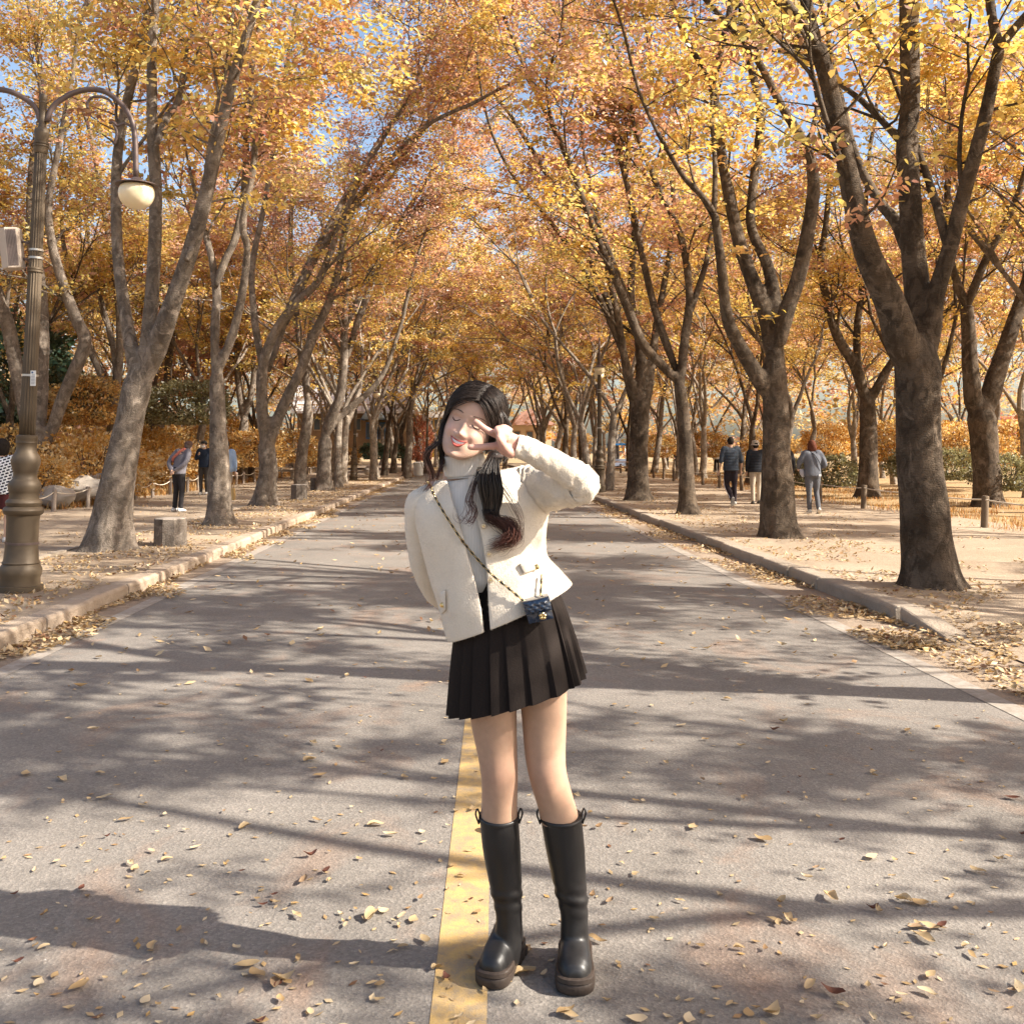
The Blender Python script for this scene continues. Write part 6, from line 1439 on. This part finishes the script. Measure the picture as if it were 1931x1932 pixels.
# ------------------------------------------------------------------ boots
def leather():
    t = NT('black_leather'); p = t.pos(); n = t.noise(25, p, 5, .6); f = t.noise(420, p, 2, .6); c = t.mix(n, (.007, .0065, .007), (.020, .018, .0175)); r = t.ramp(n, [(.3, (.36,)*3), (.7, (.52,)*3)])
    return t.bsdf(c, r, .5, 0, t.bump(t.math('ADD', t.math('MULTIPLY', n, .8), t.math('MULTIPLY', f, .12)), .25, .004))
M_LEATHER = leather(); M_SOLE = plain('brown_black_rubber', (.045, .032, .025), .55, .35, 0, .35, 30, .2)
def boot(shaft, heel, toe, wid, seed):
    """shaft rows (px,py,d,r); heel and toe ground points (x,y)"""
    b = MB(); D = crom(np.array([np.concatenate([W(x, y, d), [r*(YW+d)/FPX]]) for x, y, d, r in shaft]), 6)
    b.tube(D[:, :3], D[:, 3], 24)
    h = np.array([*heel, 0.]); t_ = np.array([*toe, 0.]); f = unit(t_-h); L = np.linalg.norm(t_-h); s = np.array([-f[1], f[0], 0]); base = .042
    sec = []
    for u, w, ht, zo in ((.02, .55, .055, .0), (.08, .80, .085, 0), (.22, .86, .12, 0), (.38, .84, .105, 0), (.55, .92, .080, 0), (.72, 1.0, .062, 0), (.86, .93, .050, 0), (.95, .72, .038, 0), (.995, .40, .022, 0)):
        c = h+f*L*u; a = np.linspace(0, 2*math.pi, 24, endpoint=False)
        sec.append(np.array([c+s*wid*w*np.sign(math.cos(x))*abs(math.cos(x))**.75+np.array([0, 0, base+(ht*max(0, math.sin(x))**.85 if math.sin(x) > 0 else .012*math.sin(x))]) for x in a]))
    b.rings(sec)
    # slouch folds above the ankle
    V, Q, E = voxel_union(b, .0045, 3)
    z = V[:, 2]; ax_ = np.array([np.interp(z, D[::-1, 2], D[::-1, k]) for k in range(3)]).T; rad = V-ax_; rad[:, 2] = 0; rn = np.linalg.norm(rad, axis=1)+1e-6
    ang = np.arctan2(rad[:, 1], rad[:, 0])
    zz = z+.010*np.sin(ang*1.0+seed); w = np.exp(-((zz-.215)/.035)**2); V = V+rad/rn[:, None]*(w*(.0024*np.sin((zz-.215)*150+seed)+.001))[:, None]
    o = to_obj('boot', V, Q, M_LEATHER, wroot)
    # sole: outline extruded in two layers
    ol = []
    for x in np.linspace(0, 2*math.pi, 44, endpoint=False):
        u = .5-.5*math.cos(x); ww = wid*np.interp(u, [0, .06, .2, .4, .6, .75, .9, .97, 1], [.35, .80, .98, .95, 1.02, 1.10, 1.02, .72, .25]); ol.append((u, math.copysign(ww, math.sin(x)) if abs(math.sin(x)) > 1e-6 else 0.))
    def lay(z, k, dl): return np.array([h+f*(L*.5+(u-.5)*(L+dl))+s*v*k+np.array([0, 0, z]) for u, v in ol])
    m = MB(); m.rings([lay(.005, 1.02, .006), lay(.012, 1.06, .016), lay(.029, 1.07, .018), lay(.033, 1.05, .014)]); so = m.build('sole', M_SOLE, o, sharp=40)
    m = MB(); m.rings([lay(.033, 1.02, .008), lay(.036, 1.06, .02), lay(.047, 1.05, .018), lay(.050, 1.0, .008)]); m.build('welt', M_SOLE, o, sharp=40)
    for k in range(7):
        for sd in (-1, 1): m = MB(); m.box(h+f*L*(.1+.12*k)+s*sd*wid*.93+np.array([0, 0, .016]), (.010, .020, .020), rz=math.atan2(f[1], f[0])+1.57); m.build('lug', M_SOLE, o, False) if k < 3 else None
    # pull tabs and top binding
    top = D[0, :3]; r0 = D[0, 3]
    for sx in (-1, 1):
        c = top+np.array([sx*(r0+.002), -.01, .0]); m = MB(); m.tube(crom([c+np.array([0, 0, -.015]), c+np.array([sx*.009, 0, .012]), c+np.array([sx*.004, 0, .026]), c+np.array([-sx*.002, 0, .012]), c+np.array([-sx*.001, 0, -.012])], 5), .0052, 8, flat=.5); m.build('pull_tab', M_LEATHER, o)
    m = MB(); a = np.linspace(0, 6.283, 32, endpoint=False); rg = []
    for dz, rr in ((-.006, 1.02), (.0, 1.05), (.006, 1.03), (.006, .94), (-.004, .92)): rg.append(np.stack([top[0]+r0*rr*np.cos(a), top[1]+r0*rr*np.sin(a), top[2]+dz+.010*np.cos(a+1.57+.3)*0-.006*np.sin(a)*-1], 1))
    m.rings(rg, False, False); m.build('top_binding', M_LEATHER, o)
    return o
gl, gr = gnd(990, 1802), gnd(1090, 1806)
boot([(941, 1541, .012, 36), (946, 1600, .02, 35), (953, 1660, .028, 30.5), (959, 1715, .035, 25), (960, 1745, .04, 24.5), (958, 1790, .04, 24.5), (956, 1815, .04, 22)], gl[:2]+np.array([-.03, .03]), (gnd(922, 1868)[0], gnd(922, 1868)[1]), .0445, 0)
boot([(1058, 1541, .008, 38), (1066, 1600, .016, 36), (1074, 1660, .022, 31), (1082, 1715, .03, 26), (1083, 1745, .03, 25.5), (1083, 1790, .025, 26), (1083, 1815, .02, 24)], (gr[0]-.005, gr[1]+.03), (gnd(1084, 1881)[0], gnd(1084, 1881)[1]), .0485, 1.3)

# ------------------------------------------------------------------ hair
def hair_material():
    t = NT('brown_black_hair'); c = t.vcol(); p = t.pos(); n = t.noise(180, t.scale(p, (1, 1, .15)), 3); c2 = t.mix(1.0, c, t.ramp(n, [(.3, (.7,)*3), (.7, (1.4,)*3)]), 'MULTIPLY')
    b = t.n('BsdfPrincipled'); t.l(c2, b.inputs['Base Color']); b.inputs['Roughness'].default_value = .46; b.inputs['Specular IOR Level'].default_value = .35; b.inputs['Anisotropic'].default_value = .5; t.l(b.outputs[0], t.out.inputs[0]); return t.m
M_HAIR = hair_material()
hair_rng = np.random.default_rng(8); HB, HAUB = np.array([.026, .017, .0125]), np.array([.085, .032, .022])
hm = MB()
def skullpt(a, z, g=0.0):
    """point on the skull at azimuth a (0 = right, pi/2 = front) and height z, g metres proud"""
    S_ = np.array(HEADP); w, f, b = (np.interp(z, S_[:, 0], S_[:, k]) for k in (1, 2, 3)); c = (f+b)/2; h = (f-b)/2; p = 2.25
    ct, st = math.cos(a), math.sin(a); return np.array([(w+g)*math.copysign(abs(ct)**(2/p), ct), c+(h+g)*math.copysign(abs(st)**(2/p), st), z])
# cap: skull surface behind the hairline, slightly proud
hb_ = MB(); hb_.rings(head_rings(40, .0095)); hbv = np.concatenate(hb_.v); hbvh = BVHTree.FromPolygons([Vector(v) for v in hbv], hb_.f)
HCEN = hp_(0, -.008, .020)
def cap_pt(d, lift=0.0):
    """point on the hair surface in head direction d"""
    dw = unit(HX*d[0]+HY*d[1]+HZ*d[2]); h = hbvh.ray_cast(Vector(HCEN+dw*.4), Vector(-dw)); return (np.array(h[0]) if h[0] is not None else HCEN+dw*.1)+dw*lift
def hdir(front_deg, side, z):
    """direction whose azimuth is front_deg from the face, at head height z"""
    a = R(front_deg); return unit(np.array([side*math.sin(a)*.085, math.cos(a)*.095, z-.020]))
PART = .012
n = 72; rg = []
for zt in np.linspace(0, 1, 20):
    row = []
    for j in range(n):
        a = 360*j/n; fa = a if a <= 180 else 360-a; side = 1 if a <= 180 else -1
        zlow = np.interp(fa, [0, 18, 36, 50, 62, 80, 180], [.064, .062, .048, .015, -.030, -.085, -.098])
        d0 = hdir(fa, side, zlow); d1 = np.array([PART*3, .15, 1.0]); d = unit(d0*(1-zt)+unit(d1)*zt)
        row.append(cap_pt(d, -.007+.003*min(1, zt*6)*(zt < .7)-.002*(zt > .85)))
    rg.append(np.array(row))
hm.rings(rg, False, True, col=HB)
def lock(P, r0, n=5, col=None, taper=.35, flat=.6):
    P = crom(np.array(P), 3 if len(P) < 8 else 2); k = len(P); t = np.linspace(0, 1, k); r = r0*np.minimum(1, .55+2*t)*np.where(t > .6, 1-(t-.6)/.4*(1-taper), 1)
    col = HB if col is None else col; c = col if np.ndim(col) == 1 else None
    V, F = tube_geo(P, r, n, True, flat)
    if c is None: hm.add(V, F, np.repeat(col[np.clip((t*len(col)).astype(int), 0, len(col)-1)], n, 0))
    else: hm.add(V, F, c*hair_rng.uniform(.7, 1.5))
# strands combed from the parting to the sides and back to the nape
def slerp(a, b, t):
    th = math.acos(max(-1, min(1, float(np.dot(a, b))))); return a if th < 1e-4 else unit((math.sin((1-t)*th)*a+math.sin(t*th)*b)/math.sin(th))
for i in range(1700):
    side = hair_rng.choice((-1, 1)); u = hair_rng.random()
    y0 = np.interp(u, [0, 1], [.088, -.075]); d0 = unit(np.array([PART-side*.0025*hair_rng.random(), y0+.008, np.interp(y0, [-.08, -.02, .04, .07, .09], [.06, .092, .090, .070, .046])]))
    fm_ = np.interp(u, [0, 1], [47 if side < 0 else 50, 150])+hair_rng.normal(0, 5); fm_ = max(fm_, 45)
    d1 = hdir(fm_, side, .022+hair_rng.normal(0, .01)); d2 = hdir(min(178, fm_+34+12*hair_rng.random()), side, -.088)
    lf = hair_rng.uniform(-.002, .0035)
    if hair_rng.random() < .12: lf += .003
    P = [cap_pt(slerp(d0, d1, t), lf+.0015*(t > 0)) for t in (0, .25, .5, .75)]+[cap_pt(slerp(d1, d2, t), lf-.003*t) for t in (0, .35, .7, 1)]
    lock(P, .0011, 3)
hair_front = None
# loose wavy lock on her right (left in the picture)
def px_lock(rows, r, k=1, jit=3.0, col=None, taper=.3, dj=.008):
    for i in range(k):
        o = hair_rng.normal(0, jit, 2); od = hair_rng.normal(0, dj); P = []
        for j, (x, y, d) in enumerate(rows):
            w_ = min(1, j/1.5); P.append(W(x+o[0]*w_, y+o[1]*w_*.6, d+od*w_))
        lock(P, r, 5, col, taper)
AUB = np.array([HB, HB, HB, HB*.6+HAUB*.4, HAUB, HAUB])
px_lock([(846, 760, -.02), (836, 800, -.03), (828, 832, -.05), (812, 845, -.06), (804, 862, -.06), (812, 885, -.06), (815, 905, -.06), (800, 925, -.07)], .0011, 44, 3.6, AUB)
px_lock([(842, 790, .0), (835, 840, .0), (835, 870, -.02), (828, 890, -.05), (824, 905, -.06)], .0015, 26, 2.2, AUB)
px_lock([(842, 770, -.02), (834, 815, -.02), (830, 850, -.01), (834, 885, .0)], .0016, 34, 3.2)
# side locks on the other side sweeping to the low ponytail
px_lock([(925, 752, -.06), (945, 785, -.07), (950, 820, -.05), (945, 850, -.06), (935, 872, -.10)], .0018, 130, 5.5, None, .3, .012)
px_lock([(925, 752, -.065), (943, 778, -.075), (946, 805, -.075), (938, 838, -.075), (930, 865, -.10)], .0014, 26, 2.5, HB*1.9)
px_lock([(940, 760, .0), (955, 800, .0), (958, 840, -.03), (945, 870, -.08)], .0018, 90, 5.0, None, .3, .012)
# gathered mass over the shoulder, then auburn curls
for i in range(520):
    o = hair_rng.normal(0, 1, 2); sx = hair_rng.uniform(-1, 1); sd = hair_rng.uniform(-1, 1)
    P = [W(932+sx*8, 862+o[1]*3, -.10+sd*.015), W(922+sx*19, 893, -.125+sd*.028), W(925+sx*22, 925, -.13+sd*.030), W(927+sx*16, 952, -.135+sd*.022), W(925+sx*13, 970, -.14+sd*.018)]
    lock([p+hair_rng.normal(0, .0015, 3) for p in P], .0017, 4, HB*hair_rng.uniform(.45, 1.0), .6)
mm = MB(); tube_px(mm, [(933, 856, -.088, 12), (928, 874, -.104, 15), (925, 890, -.115, 19), (926, 920, -.12, 22), (927, 948, -.125, 17), (925, 972, -.135, 10)], 16)
for v_, in zip(mm.v): hm.v.append(v_); hm.c.append(np.tile(HB*.5, (len(v_), 1)))
for f_ in mm.f: hm.f.append(tuple(i+hm.n for i in f_)); hm.m.append(0)
hm.n += mm.n
CUR = np.array([HB, HB*.5+HAUB*.5, HAUB, HAUB*1.2, HAUB*1.5, HAUB*1.3])
for i in range(260):
    sx = hair_rng.uniform(-1, 1); e = hair_rng.uniform(0, 1); ph = hair_rng.uniform(-.4, .4); sd = hair_rng.uniform(-.02, .02); l = hair_rng.uniform(.65, 1.05)
    rows = [(925+sx*12, 960, -.14), (932+sx*13, 978, -.142), (950+sx*12+e*8, 988, -.145), (965+sx*10+e*6, 1002, -.148), (964+sx*12, 1020, -.15), (948+sx*12, 1032*l+(1-l)*1000, -.15), (930+sx*9, 1037*l+(1-l)*1005, -.15)]
    rows = rows[:hair_rng.integers(5, 8)]; ox = hair_rng.normal(0, 5.5, 2); am = hair_rng.uniform(2, 7); fq = hair_rng.uniform(1.2, 2.1); lock([W(x+am*math.sin(j*fq+ph*8)+ox[0]*min(1, j/2), y+ox[1]*min(1, j/2)+am*.5*math.cos(j*fq+ph*5), d+sd+.006*math.sin(j*2+ph*9)) for j, (x, y, d) in enumerate(rows)], .0010, 3, CUR*hair_rng.uniform(.6, 1.3), .3)
for i in range(26):
    sx = hair_rng.uniform(-1, 1); rows = [(905+sx*6, 880, -.11), (893+sx*5, 915, -.14), (884+sx*8, 945, -.145), (892+sx*8, 965, -.145), (880+sx*10, 985, -.15), (868+sx*8, 975, -.15), (872+sx*5, 955, -.15)]
    jx = hair_rng.normal(0, 5, 2); lock([W(r_[0]+jx[0]*q_/3+hair_rng.normal(0, 1.5), r_[1]+jx[1]*q_/3, r_[2]+hair_rng.normal(0, .004)) for q_, r_ in enumerate(rows[:hair_rng.integers(4, 8)])], .0008, 3, CUR, .4)
for i in range(16):
    sx = hair_rng.uniform(-1, 1); rows = [(935+sx*10, 900, -.12), (955+sx*8, 930, -.135), (970+sx*9, 955, -.14), (983+sx*6, 985, -.145), (978+sx*7, 1010, -.15), (965+sx*6, 1020, -.15)]
    jx = hair_rng.normal(0, 5, 2); lock([W(r_[0]+jx[0]*q_/3+hair_rng.normal(0, 1.5), r_[1]+jx[1]*q_/3, r_[2]+hair_rng.normal(0, .004)) for q_, r_ in enumerate(rows[:hair_rng.integers(4, 7)])], .0008, 3, CUR, .4)
for i in range(70):                            # flyaways
    side = hair_rng.choice((-1, 1)); d0 = unit(np.array([hair_rng.normal(0, .3), hair_rng.normal(0, .4), 1.0])); d1 = hdir(hair_rng.uniform(50, 150), side, hair_rng.uniform(-.06, .05))
    lock([cap_pt(slerp(d0, d1, t), .001+.014*t*hair_rng.uniform(.3, 1)) for t in (0, .3, .6, 1)], .0005, 3)
hair = hm.build('hair', M_HAIR, wroot)
m = MB(); c_ = W(935, 862, -.10); m.tube([c_+np.array([.017*math.cos(a), .016*math.sin(a), .004*math.cos(a*1)]) for a in np.linspace(0, 6.283, 25)], .006, 8); m.build('hair_tie', plain('hair_tie_cloth', (.05, .035, .03), .8), hair)

# ------------------------------------------------------------------ shoulder bag on its chain
M_PATENT = NT('navy_patent_leather'); M_PATENT = M_PATENT.bsdf(M_PATENT.mix(M_PATENT.noise(30, M_PATENT.pos()), (.006, .012, .028), (.016, .035, .07)), .14, .6, coat=.6)
bc = onjacket(1000, 1140, .0); bd = bc[1]-YW-.035
bag = empty('shoulder_bag', W(1015, 1150, bd)); tag(bag, 'small quilted navy patent bag with gold flower clasp on a chain strap at her hip', 'bag')
TL, TR_, BR, BL = (985.5, 1137), (1035, 1126), (1045, 1166), (997, 1177); DPT = .045
def bagpt(u, v, d):
    x = (TL[0]*(1-u)+TR_[0]*u)*(1-v)+(BL[0]*(1-u)+BR[0]*u)*v; y = (TL[1]*(1-u)+TR_[1]*u)*(1-v)+(BL[1]*(1-u)+BR[1]*u)*v; return W(x, y, bd)+DEPTH*d
def slab(name, u0, u1, v0, v1, d0, d1, mat, parent, quilt=0.0, n=14, bulge=.004):
    F = []; m = MB(); us = np.linspace(u0, u1, n); vs = np.linspace(v0, v1, n); V = []
    for sgn, dd in ((1, d0), (-1, d1)):
        for v in vs:
            for u in us:
                e = min(1, 5*min((u-u0)/(u1-u0), (u1-u)/(u1-u0), (v-v0)/(v1-v0), (v1-v)/(v1-v0))); qq = quilt*abs(math.sin((u*1.25+v)*math.pi*3.0)*math.sin((u*1.25-v)*math.pi*3.0)) if sgn > 0 else 0
                V.append(bagpt(u, v, dd-sgn*(bulge*e+qq*e)))
    for s_ in (0, 1):
        o = s_*n*n
        for i in range(n-1):
            for j in range(n-1):
                a = o+i*n+j; F.append((a, a+1, a+1+n, a+n))
    bd_ = [j for j in range(n)]+[i*n+n-1 for i in range(1, n)]+[(n-1)*n+j for j in range(n-2, -1, -1)]+[i*n for i in range(n-2, 0, -1)]
    for a, b in zip(bd_, bd_[1:]+bd_[:1]): F.append((a, a+n*n, b+n*n, b))
    m.add(V, F); o = m.build(name, mat, parent, sharp=50)
    bm = bmesh.new(); bm.from_mesh(o.data); bmesh.ops.recalc_face_normals(bm, faces=bm.faces[:]); bm.to_mesh(o.data); bm.free(); return o
slab('body', .02, .98, .04, 1.0, 0, DPT, M_PATENT, bag, .003); slab('flap', 0, 1, -.02, .56, -.012, -.001, M_PATENT, bag, .005, 20); slab('lid_top', 0, 1, -.06, .06, -.008, DPT+.002, M_PATENT, bag)
cl = W(1022.5, 1159.5, bd)-DEPTH*.020; m = MB(); m.box(cl+DEPTH*.004, (.020, .008, .020)); m.build('clasp_tab', M_PATENT, bag, False)
fl_ = MB(); V_, F_ = [], []
for k in range(5): a = k*2*math.pi/5+.3; fl_.lathe([(.0045, -.002), (.0048, .001), (.003, .003), (.0003, .0035)], cl+np.array([.0058*math.cos(a), -.002, .0058*math.sin(a)]), 10, axis=np.array([[1, 0, 0], [0, 0, -1], [0, 1, 0]]).T)
fl_.lathe([(.003, -.002), (.0034, .003), (.0003, .005)], cl-DEPTH*.002, 10, axis=np.array([[1, 0, 0], [0, 0, -1], [0, 1, 0]]).T); fl_.build('flower_clasp', M_GOLD, bag)
M_STRAPB = plain('black_strap', (.02, .018, .018), .5)
CH = [(806, 909), (811, 915), (818, 932), (832, 958), (852, 990), (872, 1020), (895, 1048), (925, 1081), (955, 1106), (978, 1125), (990, 1136)]
kj = BVHTree.FromPolygons([v.co.copy() for v in knit.data.vertices], [tuple(p.vertices) for p in knit.data.polygons])
def onfront(px, py, lift):
    v = ray(px, py); best = None
    for t_ in (dgj, kj):
        h = t_.ray_cast(Vector(CAMP), Vector(v))
        if h[0] is not None and (best is None or h[3] < best): best = h[3]
    return CAMP+v*((best if best else YW-.1)-lift)
PC = crom(np.array(CH, float), 12); P3 = np.array([onfront(x, y, .010) for x, y in PC])
for _ in range(6): P3[1:-1] = np.minimum(P3[1:-1], P3[1:-1]*.5+.25*(P3[:-2]+P3[2:])) if False else P3[1:-1]*.4+.3*(P3[:-2]+P3[2:])
P3[:, 1] -= .004
def resample(P, step):
    d = np.concatenate([[0], np.cumsum(np.linalg.norm(np.diff(P, axis=0), axis=1))]); k = int(d[-1]/step); t = np.linspace(0, d[-1], k+1); return np.array([[np.interp(x, d, P[:, c]) for c in range(3)] for x in t])
def chain(P, name):
    Q_ = resample(P, .0125); m = MB(); m.tube(resample(P, .006), .0026, 6); st_ = m.build(name, M_STRAPB, bag); g_ = MB()
    for i in range(len(Q_)-1):
        a, b = Q_[i], Q_[i+1]; d = unit(b-a); u = unit(np.cross(d, np.array([0, 1.0, .0]))); w = np.cross(d, u); n_ = u if i % 2 else w; c0 = (a+b)/2
        g_.tube([c0+d*.0072*math.cos(x)+n_*.0036*math.sin(x) for x in np.linspace(0, 6.283, 11)], .0011, 5, False)
    g_.build('chain_links', M_GOLD, st_)
chain(P3, 'strap')
P4 = np.array([onfront(x, y, .012) for x, y in crom(np.array([(1021, 1083), (1020.5, 1100), (1019.5, 1115), (1019, 1127)], float), 6)]); P4[:, 1] -= .006; chain(P4, 'strap')
